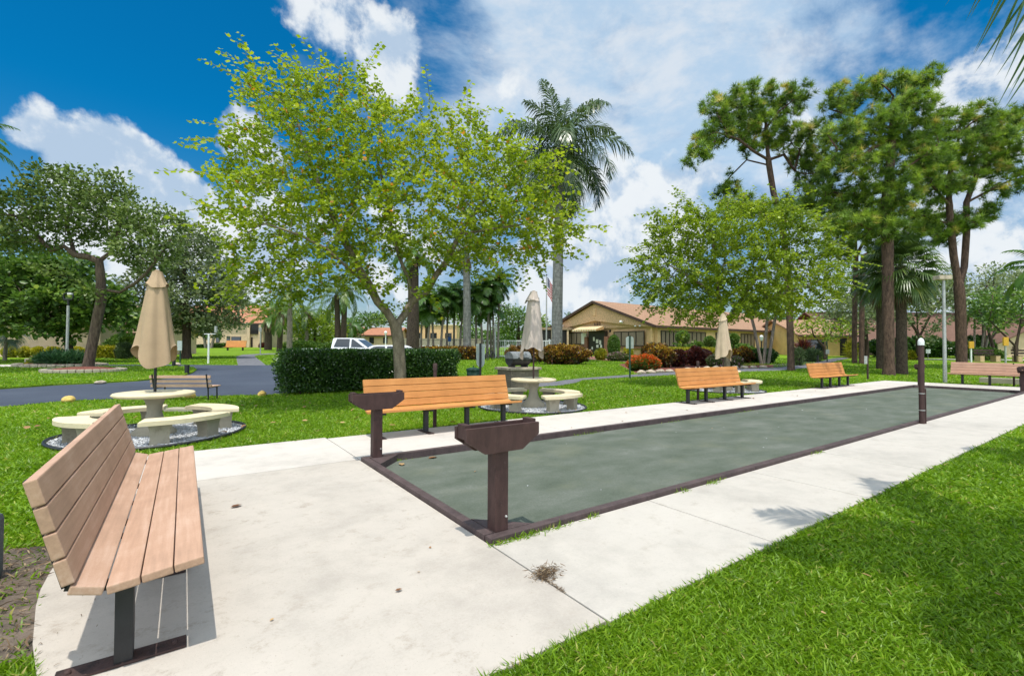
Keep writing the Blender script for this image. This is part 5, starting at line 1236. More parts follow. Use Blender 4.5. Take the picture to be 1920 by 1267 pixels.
# 5. grey green oak behind the tan umbrella
make_tree('oak_tree', 'tall grey green oak with a straight dark trunk behind the tall tan umbrella', 'tree', 350, 45,
    [[(350, 640, 0), (350, 600, 0), (348, 550, 0), (345, 500, 0), (350, 460, 0)], [(350, 600, 0), (385, 570, .5), (415, 540, .8)], [(348, 580, 0), (310, 550, -.6), (280, 520, -1.)]],
    [(370, 460, 50, 40, 0, 2.8), (320, 500, 65, 50, -.5, 3.2), (395, 520, 60, 50, .5, 3.), (340, 560, 85, 45, 0, 3.6), (425, 570, 38, 38, .8, 2.2), (270, 550, 45, 45, -.8, 2.4), (395, 600, 50, 24, .4, 2.4), (300, 600, 50, 22, -.4, 2.2), (385, 435, 16, 18, 0, .8, .5), (445, 545, 30, 26, .8, 1.6, .6), (360, 615, 60, 16, .6, 2.6, .8), (420, 610, 36, 22, 1., 2., .8), (255, 600, 40, 24, -.8, 2.2, .7), (440, 590, 24, 22, 1., 1.6, .7)],
    1100, .62, 5., .8, .36, .013, M_BK_DARK, M_LF_OAKG, lf_clump(46, .27, T_OVAL, .8), maxtips=3)
# pines
TUFT = []
for k in range(16):
    a = k*2.39996; e = .15+.66*((k+.5)/16); TUFT.append((math.cos(a)*math.sin(e*1.9), math.cos(e*1.9), math.sin(a)*math.sin(e*1.9)))
tv = []; tf = []
for k, q in enumerate(TUFT):
    q = np.array(q); s = unit(np.cross(q, [.3, .5, .8]))*.10; o = len(tv); tv += list([s*.6, -s*.6, q]); tf.append((o, o+1, o+2))
T_TUFT = (np.array(tv), tf)
def lf_pine(per, size):
    def f(lv, pos, d, ln):
        n = len(pos)*per; p = np.repeat(pos, per, 0)-np.repeat(d, per, 0)*(rng.random((n, 1))*.22)+rng.normal(scale=.13, size=(n, 3)); dd = unit(np.repeat(d, per, 0)+rng.normal(scale=.4, size=(n, 3))+[0, 0, .6])
        base = np.repeat(rng.normal(scale=.24, size=len(pos)), per)
        lv.scatter(T_TUFT[0], T_TUFT[1], p, frames(dd, rand_unit(n)), size*rng.uniform(.75, 1.2, n), np.clip(.45+base+rng.normal(scale=.17, size=n), 0, 1))
    return f
PG = 'tall pines on the right'
make_tree('pine_tree', 'tall pine with a broad left leaning crown above the rounded orchid tree', 'tree', 1483, 31.5,
    [[(1482, 640, 0), (1480, 560, 0), (1474, 480, 0), (1466, 420, 0), (1450, 360, 0), (1442, 310, 0), (1438, 270, 0), (1436, 230, 0)], [(1440, 296, 0), (1415, 285, -.6), (1385, 262, -1.), (1350, 250, -1.2)], [(1440, 310, 0), (1400, 300, .6), (1370, 330, 1.), (1355, 350, 1.)], [(1442, 300, 0), (1470, 290, .6), (1490, 320, .8), (1500, 280, .8)], [(1436, 230, 0), (1415, 210, .4), (1390, 190, .6)], [(1436, 240, 0), (1460, 210, -.4), (1485, 190, -.6)], [(1466, 420, 0), (1430, 400, -.8), (1390, 390, -1.2)], [(1466, 420, 0), (1500, 395, .6), (1530, 380, .8)]],
    [(1420, 185, 85, 22, 0, 2.2), (1345, 205, 32, 28, -.6, 1.4), (1490, 185, 32, 26, .4, 1.6), (1390, 240, 80, 22, -.4, 2.2), (1310, 290, 28, 26, -1., 1.2), (1335, 255, 40, 18, -1., 1.4), (1480, 250, 45, 28, .4, 1.8), (1430, 265, 40, 20, .2, 1.4), (1510, 285, 35, 36, .8, 1.6), (1360, 355, 22, 34, 1., 1.2), (1400, 390, 55, 24, -.8, 1.8), (1510, 375, 50, 30, .6, 1.8), (1455, 400, 50, 22, 0, 1.8), (1530, 330, 34, 34, .8, 1.6), (1420, 215, 60, 24, .4, 2.), (1380, 215, 46, 24, -.3, 1.8), (1540, 260, 24, 26, .8, 1.2)],
    1250, .40, 3.2, .46, .21, .015, M_BK_PINE, M_LF_PINE, lf_pine(7, .36), maxtips=4, group=PG, flare=.2)
make_tree('pine_tree', 'tallest pine with a thick straight trunk beside the cabbage palm', 'tree', 1666, 27.9,
    [[(1666, 640, 0), (1665, 540, 0), (1664, 440, 0), (1662, 380, 0), (1668, 330, 0), (1672, 280, 0), (1672, 230, 0), (1675, 180, 0)], [(1664, 330, 0), (1700, 315, -.5), (1735, 290, -.8), (1760, 270, -1.)], [(1668, 340, 0), (1700, 340, .6), (1745, 325, 1.)], [(1672, 240, 0), (1630, 225, .5), (1590, 215, .8), (1555, 205, 1.)], [(1672, 260, 0), (1620, 290, -.6), (1570, 280, -1.), (1550, 250, -1.)], [(1664, 400, 0), (1630, 430, -.6), (1600, 410, -1.), (1570, 420, -1.)], [(1675, 190, 0), (1710, 165, .3), (1740, 150, .4)], [(1664, 360, 0), (1610, 370, .8), (1560, 360, 1.2)]],
    [(1725, 150, 35, 24, .2, 1.6), (1660, 160, 55, 22, .3, 2.), (1600, 175, 50, 26, .8, 1.8), (1570, 205, 35, 22, 1., 1.4), (1700, 200, 55, 25, -.4, 2.), (1640, 235, 60, 28, -.6, 2.), (1580, 250, 35, 28, -.8, 1.6), (1700, 265, 50, 26, .4, 1.8), (1610, 310, 55, 30, -.6, 1.8), (1650, 355, 60, 30, 0, 2.), (1580, 365, 50, 32, .8, 1.8), (1690, 320, 40, 26, .4, 1.6), (1600, 420, 55, 26, -.6, 1.8), (1550, 400, 30, 26, 1., 1.2), (1680, 380, 38, 24, -.5, 1.5), (1560, 320, 30, 24, -.6, 1.2), (1730, 215, 36, 30, -.3, 1.6), (1740, 300, 36, 28, -.6, 1.6), (1640, 280, 50, 26, .4, 1.8), (1620, 385, 46, 30, .2, 1.8), (1700, 370, 40, 26, .8, 1.6), (1650, 430, 44, 22, -.6, 1.6)],
    1500, .40, 3.2, .45, .30, .015, M_BK_PINE, M_LF_PINE, lf_pine(7, .34), maxtips=4, group=PG, flare=.15)
make_tree('pine_tree', 'pine with a trunk forked into two stems beside the tall grey lamp post', 'tree', 1803, 33,
    [[(1802, 620, 0), (1800, 560, 0), (1798, 540, 0), (1788, 480, .0), (1782, 420, 0), (1778, 340, 0), (1790, 290, 0), (1800, 250, 0)], [(1798, 540, 0), (1808, 500, .3), (1812, 440, .4), (1812, 380, .5), (1830, 330, .6), (1860, 300, .8), (1890, 280, 1.)], [(1782, 380, 0), (1750, 350, -.6), (1735, 320, -.8), (1720, 290, -.8)], [(1812, 380, .5), (1850, 360, 0), (1890, 340, -.4), (1930, 330, -.6)], [(1790, 290, 0), (1760, 260, .6), (1745, 230, .8)], [(1782, 420, 0), (1745, 410, .6), (1720, 400, .8)], [(1812, 420, .4), (1840, 410, .8), (1860, 395, 1.)]],
    [(1800, 225, 60, 26, 0, 2.2), (1750, 255, 40, 30, .6, 1.8), (1860, 240, 45, 30, .4, 2.), (1915, 225, 35, 35, .8, 1.8), (1800, 280, 60, 28, 0, 2.), (1880, 295, 50, 28, .8, 2.), (1740, 310, 35, 28, -.6, 1.6), (1820, 335, 45, 24, .4, 1.8), (1920, 330, 40, 30, -.4, 1.6), (1735, 400, 35, 24, .7, 1.4), (1850, 400, 30, 22, .8, 1.2), (1800, 420, 40, 26, .3, 1.4), (1880, 350, 30, 20, -.4, 1.2), (1770, 345, 44, 28, -.5, 1.8), (1850, 270, 50, 26, 0, 2.), (1840, 305, 46, 24, .6, 1.8), (1760, 440, 34, 22, .4, 1.4), (1900, 270, 40, 30, .4, 1.8), (1765, 290, 40, 26, 0, 1.6)],
    1350, .43, 3.4, .48, .32, .016, M_BK_PINE, M_LF_PINE, lf_pine(7, .39), maxtips=4, group=PG, flare=.12)
for px, D, lab, bl, top in ((1602, 42, 'slim dark pine behind, left of the pair of thin trunks', [(1605, 430, 60, 30, 0, 2.5), (1570, 470, 40, 22, 0, 1.6), (1640, 400, 50, 30, 0, 2.)], 400), (1615.5, 41, 'slim dark pine behind, right of the pair of thin trunks', [(1700, 430, 50, 30, 0, 2.4), (1660, 460, 45, 25, 0, 1.8), (1740, 410, 40, 25, 0, 1.8)], 440)):
    make_tree('pine_tree', lab, 'tree', px, D, [[(px, 640, 0), (px+1, 560, 0), (px+3, 480, 0), (bl[0][0], top+20, 0)], [(px+3, 480, 0), (bl[2][0], bl[2][1]+15, .5)]], bl, 320, .5, 4., .7, .20, .014, M_BK_PINE, M_LF_PINE, lf_pine(8, .42), maxtips=4, group=PG, flare=.1)

# background broadleaf trees
def bgtree(label, px, D, limbs, blobs, n=260, m_=M_LF_DEEP, lsize=.5, per=18, r=.3, rad=1., bk=M_BK_DARK, name='broadleaf_tree', tm=T_DIAM, step=.9):
    make_tree(name, label, 'tree', px, D, limbs, blobs, n, step, 7., 1.4, r, .02, bk, m_, lf_clump(int(per*2.2), lsize, tm, rad), maxtips=4, flare=.1)
bgtree('dark multi stemmed oak behind the cabbage palm in front of the brown roof', 1722, 50, [[(1722, 650, 0), (1720, 610, 0), (1718, 570, 0)], [(1722, 625, 0), (1700, 595, 0), (1685, 565, 0)], [(1722, 635, 0), (1745, 590, 0), (1765, 560, 0), (1775, 555, 0)], [(1722, 650, 0), (1760, 610, 0), (1790, 590, 0)]],
    [(1700, 545, 50, 26, 0, 3.), (1760, 540, 50, 28, 0, 3.), (1660, 575, 40, 24, 0, 2.5), (1640, 590, 30, 24, 0, 2.), (1790, 570, 30, 20, 0, 2.), (1730, 570, 45, 22, -1, 2.4), (1680, 600, 34, 18, -1, 2.)], 520, M_LF_OAKG, .40, 20, .22, .85)
bgtree('dense dark green tree left of the slim pine trunks in front of the yellow house', 1625, 56, [[(1625, 650, 0), (1620, 600, 0)]], [(1600, 580, 45, 34, 0, 3.), (1570, 600, 35, 26, 0, 2.4), (1640, 560, 40, 30, 0, 3.)], 300, M_LF_OAKG, .42, 20, .25)
bgtree('low bright green tree with crooked trunk at the bend of the path', 1546, 50, [[(1545, 650, 0), (1535, 640, 0), (1525, 628, 0)], [(1545, 645, 0), (1560, 620, 0), (1575, 605, 0)]], [(1520, 610, 35, 20, 0, 2.6), (1560, 605, 35, 22, 0, 2.6), (1540, 625, 40, 12, -1, 2.), (1590, 620, 18, 14, 0, 1.4)], 300, M_LF_ORC2, .32, 14, .17, .7)
bgtree('bushy green tree at the right edge over the tan gabled wing', 1905, 46, [[(1905, 650, 0), (1880, 625, 0), (1855, 600, 0)], [(1905, 650, 0), (1915, 600, 0)]], [(1890, 570, 40, 30, 0, 2.6), (1930, 560, 50, 40, 0, 3.), (1860, 560, 28, 26, 0, 2.), (1910, 600, 40, 20, 0, 2.4)], 330, M_LF_DEEP, .36, 18, .16, .8)
bgtree('wide dark tree crown hanging over the brown roof right of the forked pine', 1862, 52, [[(1862, 650, 0), (1850, 610, 0), (1840, 590, 0)], [(1862, 640, 0), (1885, 600, 0)]], [(1835, 575, 32, 24, 0, 2.6), (1875, 585, 32, 20, 0, 2.4), (1850, 600, 40, 14, -1, 2.)], 320, M_LF_DEEP, .4, 18, .16, .8)
bgtree('feathery grey green tree behind the forked pine above the brown roof', 1845, 58, [[(1845, 650, 0), (1845, 590, 0)]], [(1840, 530, 35, 40, 0, 3.), (1870, 520, 30, 25, 0, 2.4), (1830, 580, 30, 22, 0, 2.4)], 220, M_LF_OAKG, .36, 14, .2, .9)
bgtree('tall leafy tree filling the gap behind the two slim pine trunks', 1600, 72, [[(1600, 650, 0), (1598, 590, 0), (1596, 540, 0)]], [(1585, 545, 40, 34, 0, 3.5), (1620, 520, 36, 30, 0, 3.), (1560, 575, 36, 24, 0, 3.), (1640, 560, 30, 30, 0, 3.)], 360, M_LF_DEEP, .42, 18, .26, 1.)
bgtree('leafy tree mass behind the cabbage palms over the brown roof', 1745, 74, [[(1745, 650, 0), (1745, 590, 0)]], [(1720, 540, 45, 30, 0, 3.5), (1770, 535, 40, 32, 0, 3.5), (1745, 565, 60, 20, 0, 3.)], 360, M_LF_OAKG, .42, 18, .26, 1.)
bgtree('green tree crown behind the bushy right edge tree', 1900, 72, [[(1900, 650, 0), (1900, 580, 0)]], [(1880, 540, 36, 32, 0, 3.5), (1930, 535, 40, 36, 0, 3.5), (1850, 550, 24, 28, 0, 3.)], 320, M_LF_OAKG, .42, 18, .26, 1.)
bgtree('rounded green tree behind the pool fence right of the slim palms', 975, 78, [[(972, 640, 0), (972, 600, 0)]], [(960, 590, 30, 22, 0, 4.), (990, 600, 26, 18, 0, 3.), (950, 615, 30, 14, 0, 3.), (1000, 620, 28, 12, 0, 3.)], 260, M_LF_DEEP, .5, 18, .3, 1.2)
bgtree('light green feathery tree behind the royal palm left of the clubhouse', 1010, 84, [[(1012, 640, 0), (1012, 615, 0)]], [(1015, 605, 16, 14, 0, 3.), (1025, 620, 18, 10, 0, 3.)], 110, M_LF_ORC2, .5, 14, .2, 1.)
bgtree('bright green tree behind the left queen palms', 590, 84, [[(590, 650, 0), (590, 620, 0)]], [(570, 610, 35, 24, 0, 4.), (610, 615, 35, 22, 0, 4.), (590, 635, 45, 14, 0, 3.)], 280, M_LF_ORC2, .5, 16, .25, 1.2)
bgtree('green tree behind the twin palm right of the queen palms', 655, 100, [[(655, 645, 0), (655, 625, 0)]], [(660, 620, 30, 18, 0, 4.), (690, 600, 30, 16, 0, 4.), (720, 598, 30, 14, 6, 4.)], 240, M_LF_DEEP, .6, 16, .3, 1.4)
bgtree('feathery green trees behind the tall thin palm left of the hedge', 545, 96, [[(545, 650, 0), (545, 610, 0)]], [(530, 590, 26, 30, 0, 4.), (560, 600, 26, 26, 0, 4.), (610, 595, 24, 24, 0, 4.)], 260, M_LF_ORC2, .55, 16, .25, 1.2)
bgtree('dark green tree behind the brown palm trunk and slim palms', 800, 86, [[(800, 645, 0), (800, 610, 0)]], [(780, 590, 30, 24, 0, 4.), (820, 585, 30, 26, 0, 4.), (860, 590, 30, 24, 0, 4.), (900, 580, 26, 28, 0, 4.)], 340, M_LF_DEEP, .5, 18, .28, 1.2)
bgtree('bushy green tree beyond the far left lawn beside the oak', 470, 116, [[(470, 650, 0), (470, 610, 0)]], [(455, 580, 26, 26, 0, 5.), (500, 590, 25, 22, 0, 5.), (430, 560, 30, 26, 0, 5.)], 220, M_LF_OAKG, .7, 16, .35, 1.5)
bgtree('dark round topped tree peeking over the clubhouse gable', 1066, 96, [[(1066, 640, 0), (1066, 600, 0)]], [(1066, 588, 7, 7, 0, 1.5)], 30, M_LF_DEEP, .5, 20, .2, .8)
bgtree('green tree between the clubhouse roof and the pines', 1500, 80, [[(1500, 650, 0), (1500, 620, 0)]], [(1500, 600, 30, 16, 0, 4.), (1455, 600, 25, 14, 0, 4.)], 150, M_LF_DEEP, .5, 16, .25, 1.2)
# far treeline: one mass
lv = Leaves()
for px in np.arange(-500, 2500, 22):
    D = rng.uniform(128, 150); c = np.array(G(px, D)); hgt = rng.uniform(4.5, 9.5)*(.75 if 480 < px < 1200 else 1.05); n = 300
    p = c+rand_unit(n)*(rng.random((n, 1))**.4)*np.array([3.6, 3.6, hgt/2])+[0, 0, hgt/2]
    lv.scatter(*T_DIAM, p, frames(rand_unit(n), unit(rng.normal(scale=.6, size=(n, 3))+[0, 0, .7])), rng.uniform(.8, 1.5, n), np.clip(rng.normal(.45+rng.normal()*.1, .2, n), 0, 1))
tag(lv.build('far_treeline', M_LF_DEEP), kind='stuff')

# ------------------------------------------------------------------ palms
def frond(lv, origin, az, e0, length, droop, nl, ll, side=.9, sag=.35, plume=0., width=.045, tint=.5, tw=.16, start=.12, rach=.03, fwd=.55, curve=1.5):
    """one pinnate frond: curved rachis plus leaflets on both sides; e0 = angle above horizontal at the base"""
    k = 14; s = np.linspace(0, 1, k); ang = e0-droop*s**curve
    h = np.concatenate([[0], np.cumsum(np.cos(ang[:-1])*length/(k-1))]); v = np.concatenate([[0], np.cumsum(np.sin(ang[:-1])*length/(k-1))])
    a = np.array([math.cos(az), math.sin(az), 0.]); sd = np.array([-math.sin(az), math.cos(az), 0.]); up = np.array([0, 0, 1.])
    pts = origin+h[:, None]*a+v[:, None]*up
    # rachis ribbon (three sided)
    w = rach*(1-s*.85); ring = np.stack([pts+sd*w[:, None], pts-sd*w[:, None], pts-up*w[:, None]*1.1], 1).reshape(-1, 3)
    F = [(i*3+j, i*3+(j+1) % 3, i*3+3+(j+1) % 3, i*3+3+j) for i in range(k-1) for j in range(3)]
    lv.raw(ring, F, min(1., tint+.35))
    t_ = np.repeat(np.linspace(start, .995, nl), 2); sg = np.tile([1., -1.], nl)
    p = np.stack([np.interp(t_, s, pts[:, i]) for i in range(3)], 1); an = np.interp(t_, s, ang)
    tang = np.cos(an)[:, None]*a+np.sin(an)[:, None]*up; nrm = -np.sin(an)[:, None]*a+np.cos(an)[:, None]*up
    L = ll*np.clip(np.sin(np.pi*np.clip(t_*.86+.16, 0, 1))**.6, .25, 1)*rng.uniform(.85, 1.1, len(t_))
    pl = rng.uniform(-1, 1, len(t_))*plume
    d = unit(sd*sg[:, None]*side+tang*(fwd+.5*t_[:, None])+nrm*(pl[:, None]+.12)+rng.normal(scale=.06, size=p.shape))
    wv_ = unit(np.cross(d, nrm))*width*rng.uniform(.8, 1.2, (len(t_), 1))
    m_ = p+d*(L*.5)[:, None]-up*(L*.5*sag*.35)[:, None]; e = p+d*(L*.93)[:, None]-up*(L*sag)[:, None]
    V = np.stack([p+wv_*.35, p-wv_*.35, m_-wv_, m_+wv_, e], 1).reshape(-1, 3); o = np.arange(len(t_))*5
    ti = np.clip(tint+rng.normal(scale=tw, size=len(t_)), 0, 1)
    lv.raw(V, np.stack([o, o+1, o+2, o+3], 1), ti); lv.raw(V[:0].reshape(0, 3), np.zeros((0, 3), int), 0) if False else None
    lv.F.setdefault(3, []).append(np.stack([o+3, o+2, o+4], 1)+lv.n-len(V)); lv.T.setdefault(3, []).append(ti)

def palm(name, label, base, pts, radii, barkm, leafm, fronds, shaft=None, dead=0, deadm=None, group=None, cat='palm tree', seed=1, skirt=None):
    t = thing(name, label, cat, base, 0, group)
    n = len(pts); P_ = [Vector(p) for p in pts]; Q = []; Rr = []
    for i in range(n-1):
        for k in range(6): Q.append(P_[i].lerp(P_[i+1], k/6)); Rr.append(radii[i]+(radii[i+1]-radii[i])*k/6)
    Q.append(P_[-1]); Rr.append(radii[-1])
    MB().tube(Q, Rr, 14).build('trunk', barkm, t)
    top = np.array(P_[-1])
    if shaft:
        MB().tube([P_[-1], P_[-1]+Vector((0, 0, shaft[0]*.5)), P_[-1]+Vector((0, 0, shaft[0]))], [shaft[1], shaft[1]*.92, shaft[1]*.55], 12).build('crownshaft', M_SHAFT, t); top = top+[0, 0, shaft[0]]
    lv = Leaves()
    for f in fronds: frond(lv, top+np.array([0, 0, -.1]), **f)
    lv.build('crown', leafm, t)
    if dead:
        lv = Leaves()
        for i in range(dead): frond(lv, np.array(P_[-1]), az=i*2.4+rng.random(), e0=R(rng.uniform(-75, -40)), length=dead and skirt or 1.4, droop=R(30), nl=14, ll=.4, sag=.6, tint=.5, side=.5)
        lv.build('dead_fronds', deadm or M_LF_DRY, t)
    return t
# the big royal palm
D = 42; b = G(1044, D); H_ = Z(312, 1052, D)-b.z
fr = []
for i in range(24):
    e = 82-5.6*i
    fr.append(dict(az=i*2.39996+.4, e0=R(e), length=7.2 if i > 2 else 5.6, droop=R(78+i*1.6 if i else 25), nl=84, ll=1.75, sag=.6, plume=.85, width=.055, tint=.30+.25*rng.random(), rach=.07, side=.85))
palm('royal_palm', 'tall royal palm with smooth grey trunk rising left of the clubhouse', b, [(0, 0, -.2), (0, 0, 2), (.12, 0, H_*.5), (.3, -.1, H_-.2)], [.52, .50, .46, .36], M_ROYAL, M_LF_ROYAL, fr, shaft=(2.0, .37))
lv = Leaves(); 
# second royal trunk and the brown trunk behind the orchid tree, crowns among its leaves
D = 46; b = G(876, D); H_ = Z(478, 873, D)-b.z
palm('royal_palm', 'grey ringed palm trunk right of the orchid tree with its crown hidden in the leaves', b, [(0, 0, -.2), (-.05, 0, H_*.5), (-.15, 0, H_)], [.42, .38, .33], M_ROYAL, M_LF_ROYAL,
     [dict(az=i*2.4, e0=R(70-i*9), length=3.6, droop=R(75), nl=34, ll=.85, sag=.4, plume=.6, tint=.4, rach=.06) for i in range(13)], shaft=(1.2, .32), dead=9, skirt=1.5)
D = 40; b = G(774, D); H_ = Z(470, 774, D)-b.z
palm('palm_tree', 'thick brown palm trunk directly behind the fork of the orchid tree', b, [(0, 0, -.2), (.02, 0, H_*.5), (0, 0, H_)], [.62, .47, .42], M_BK_SABAL, M_LF_PALM,
     [dict(az=i*2.4, e0=R(65-i*9), length=3.2, droop=R(80), nl=30, ll=.75, sag=.4, tint=.4, rach=.05) for i in range(13)], dead=14, skirt=1.6)
# slim adonidia cluster
k = 0
wh = ['first', 'second', 'third', 'fourth', 'fifth', 'sixth', 'seventh', 'eighth', 'ninth', 'tenth', 'eleventh', 'twelfth', 'thirteenth', 'fourteenth', 'fifteenth', 'sixteenth']
slim = [(789, 590), (802, 572), (813, 585), (826, 566), (838, 580), (851, 558), (862, 575), (893, 556), (905, 572), (913, 548), (921, 590), (926, 552), (934, 535)]
for px, py in slim:
    D = rng.uniform(46, 50.5); b = G(px, D); H_ = Z(py, px, D)-b.z; lean = rng.normal(scale=.35)
    palm('christmas_palm', wh[k]+' from the left of the slim palms with dark arching crowns before the pool fence', b, [(0, 0, -.1), (lean*.3, 0, H_*.5), (lean, 0, H_)], [.14, .11, .09], M_SLIM, M_LF_PALM,
         [dict(az=i*2.4+k, e0=R(76-i*6.2), length=2.35, droop=R(98), nl=32, ll=.82, sag=.4, plume=.3, width=.055, tint=.22+.25*rng.random(), rach=.04) for i in range(16)], shaft=(.55, .11), group='slim palms in front of the pool fence'); k += 1
# left middle: queen, date and coconut palms behind the hedge
D = 62; b = G(634, D); H_ = Z(548, 636, D)-b.z
QF = lambda L, n, t0, ll=.8, dr=85: [dict(az=i*2.4+.7, e0=R(72-i*(120/n)), length=L, droop=R(dr), nl=34, ll=ll, sag=.75, plume=.3, width=.05, tint=t0+.3*rng.random(), rach=.06) for i in range(n)]
palm('coconut_palm', 'twin trunk palm with drooping yellowed fronds, its left trunk', b, [(0, 0, -.1), (-.1, 0, H_*.5), (-.25, 0, H_-.4)], [.42, .36, .3], M_BK_SABAL, M_LF_QUEEN, QF(4.2, 12, .3))
palm('coconut_palm', 'twin trunk palm with drooping yellowed fronds, its right taller trunk', G(643, D), [(0, 0, -.1), (.1, 0, H_*.5), (.25, 0, H_+.9)], [.42, .36, .3], M_BK_SABAL, M_LF_QUEEN, QF(4.6, 14, .3))
D = 78; b = G(503, D); H_ = Z(596, 503, D)-b.z
palm('date_palm', 'stout palm with a brown thatch skirt beside the balcony house', b, [(0, 0, -.1), (0, 0, H_*.5), (0, 0, H_)], [.6, .55, .6], M_BK_SABAL, M_LF_PALM, [dict(az=i*2.4, e0=R(80-i*5), length=5.0, droop=R(70), nl=36, ll=.8, sag=.4, plume=.4, width=.06, tint=.4+.3*rng.random(), rach=.07) for i in range(18)], dead=26, skirt=2.6)
D = 70; b = G(524, D); H_ = Z(585, 527, D)-b.z
palm('queen_palm', 'queen palm with hanging dry thatch right of the stout skirted palm', b, [(0, 0, -.1), (.1, 0, H_*.5), (.2, 0, H_)], [.4, .36, .34], M_BK_SABAL, M_LF_QUEEN, QF(4.2, 13, .25), dead=18, skirt=2.4)
D = 64; b = G(543, D); H_ = Z(540, 541, D)-b.z
palm('queen_palm', 'tall thin palm trunk right of the hanging thatch, under the orchid tree leaves', b, [(0, 0, -.1), (0, 0, H_*.5), (-.1, 0, H_)], [.38, .34, .3], M_SLIM, M_LF_QUEEN, QF(4.6, 15, .2))
D = 82; b = G(575, D); H_ = Z(585, 574, D)-b.z
palm('queen_palm', 'smaller green palm between the thin trunk palm and the twin trunk palm', b, [(0, 0, -.1), (0, 0, H_*.5), (-.1, 0, H_)], [.36, .32, .3], M_SLIM, M_LF_QUEEN, QF(4.2, 15, .1), dead=8, skirt=2.)
D = 88; b = G(658, D); H_ = Z(606, 658, D)-b.z
palm('queen_palm', 'small far palm right of the twin trunk palm above the truck', b, [(0, 0, -.1), (0, 0, H_)], [.3, .3], M_SLIM, M_LF_PALM, QF(4.2, 13, .2))
D = 90; b = G(1300-1300+395, D); H_ = Z(612, 395, D)-b.z
palm('christmas_palm', 'slender leaning palm stems before the two storey house, left stem', G(386, D), [(0, 0, -.1), (-.5, 0, H_)], [.28, .2], M_SLIM, M_LF_PALM, QF(3., 9, .3, .6), group='palm stems on the far left lawn')
palm('christmas_palm', 'slender leaning palm stems before the two storey house, right stem', G(396, D), [(0, 0, -.1), (.9, 0, H_)], [.28, .2], M_SLIM, M_LF_PALM, QF(3., 9, .3, .6), group='palm stems on the far left lawn')
# grey multi stem palm by the clubhouse
for i, (px0, px1, py) in enumerate(((1428, 1400, 560), (1432, 1442, 560), (1440, 1463, 545))):
    D = 40; b = G(px0, D); q = PT(px1, py, D)-b
    palm('areca_palm', ('left', 'middle', 'right')[i]+' one of three leaning grey palm stems at the end of the croton bed', b, [(0, 0, -.1), tuple(q*.5+Vector((0, 0, .3))), tuple(q)], [.13, .12, .1], M_SLIM, M_LF_PALM, QF(2.2, 8, .3, .55), group='grey palm stems by the clubhouse')
for i, (px0, px1, py) in enumerate(((1838, 1852, 585), (1843, 1868, 590), (1850, 1875, 600), (1826, 1828, 600))):
    D = 54; b = G(px0, D); q = PT(px1, py-20, D)-b
    palm('areca_palm', wh[i]+' of the thin palm stems against the brown roof right of the forked pine', b, [(0, 0, -.1), tuple(q*.5), tuple(q)], [.11, .1, .08], M_SLIM, M_LF_PALM, QF(2.4, 9, .3, .55), group='thin palm stems before the brown roof')
D = 30; b = G(1962, D); H_ = Z(500, 1950, D)-b.z
palm('palm_tree', 'palm outside the right edge whose dark fronds hang into the picture', b, [(0, 0, -.1), (0, 0, H_)], [.28, .24], M_SLIM, M_LF_PALM, [dict(az=i*2.4, e0=R(62-i*7), length=2.9, droop=R(85), nl=36, ll=.7, sag=.5, width=.05, tint=.3, rach=.05) for i in range(14)])
D = 24; b = G(-100, D); H_ = Z(258, -100, D)-b.z
palm('palm_tree', 'tall palm outside the left edge with frond tips reaching into the sky', b, [(0, 0, -.1), (0, 0, H_)], [.3, .24], M_SLIM, M_LF_PALM, [dict(az=i*2.4, e0=R(55-i*6), length=2.9, droop=R(80), nl=40, ll=.6, sag=.5, width=.035, tint=.4, rach=.05) for i in range(14)])
# near palms just outside the right edge: their fronds hang in at the top corner and shade the lawn
def near_palm(label, x, y, h, L, n, seed, ll=.75, off=0.):
    palm('palm_tree', label, (x, y, 0), [(0, 0, -.1), (.03, 0, h*.5), (0, 0, h)], [.2, .15, .12], M_SLIM, M_LF_PALM,
         [dict(az=off+i*2.39996, e0=R(62-i*(95/n)), length=L, droop=R(75), nl=44, ll=ll, sag=.55, plume=.25, width=.03, tint=.3+.2*rng.random(), rach=.035) for i in range(n)], group='palms just outside the right edge')
near_palm('palm beside the near lawn outside the right edge, the closer one', 4.5, -1.25, 6.2, 2.7, 12, 1)
near_palm('palm beside the near lawn outside the right edge, the farther one', 10.0, -1.7, 7.2, 2.4, 14, 2)
# the frond of the closer palm that hangs into the top right corner
def hanging_frond(root, pts, n):
    o = np.array(root.location); P_ = np.array([np.array(p)-o for p in pts]); t_ = np.linspace(0, 1, len(P_)); lv = Leaves(); mb = MB()
    mb.tube([Vector(p) for p in P_], [.03, .026, .02, .014, .007][:len(P_)], 6, False); mb.build('frond_stem', M_BRANCHP, root)
    left = np.array(LD(-1, 0)); dn = np.array([0, 0, -1.])
    for i in range(n):
        u_ = .12+.88*i/(n-1)
        for sg in (1, -1):
            c = np.array([np.interp(u_, t_, P_[:, k]) for k in range(3)]); d = unit(left*(.50 if sg > 0 else -.35)+dn*1.0+np.array(LD(0, sg*.18))+rng.normal(scale=.10, size=3)); L = rng.uniform(.62, .95)
            w = unit(np.cross(d, np.array(LD(0, 1))))*.013; m_ = c+d*L*.5; e = c+d*L+dn*.04
            b0_ = lv.n; lv.raw(np.array([c+w*.5, c-w*.5, m_-w, m_+w]), [(0, 1, 2, 3)], .3); lv.raw(np.array([m_+w, m_-w, e]), [(0, 1, 2)], .3)
    lv.build('hanging_frond', M_LF_PALM, root)
np1 = next(o for o in COL.objects if o.get('label', '').endswith('the closer one'))
hanging_frond(np1, [Vector(np1.location)+Vector((0, 0, 6.2)), PT(1990, -420, 3.2), PT(1880, -200, 4.1), PT(1935, -60, 4.3), PT(2000, 60, 4.4)], 36)
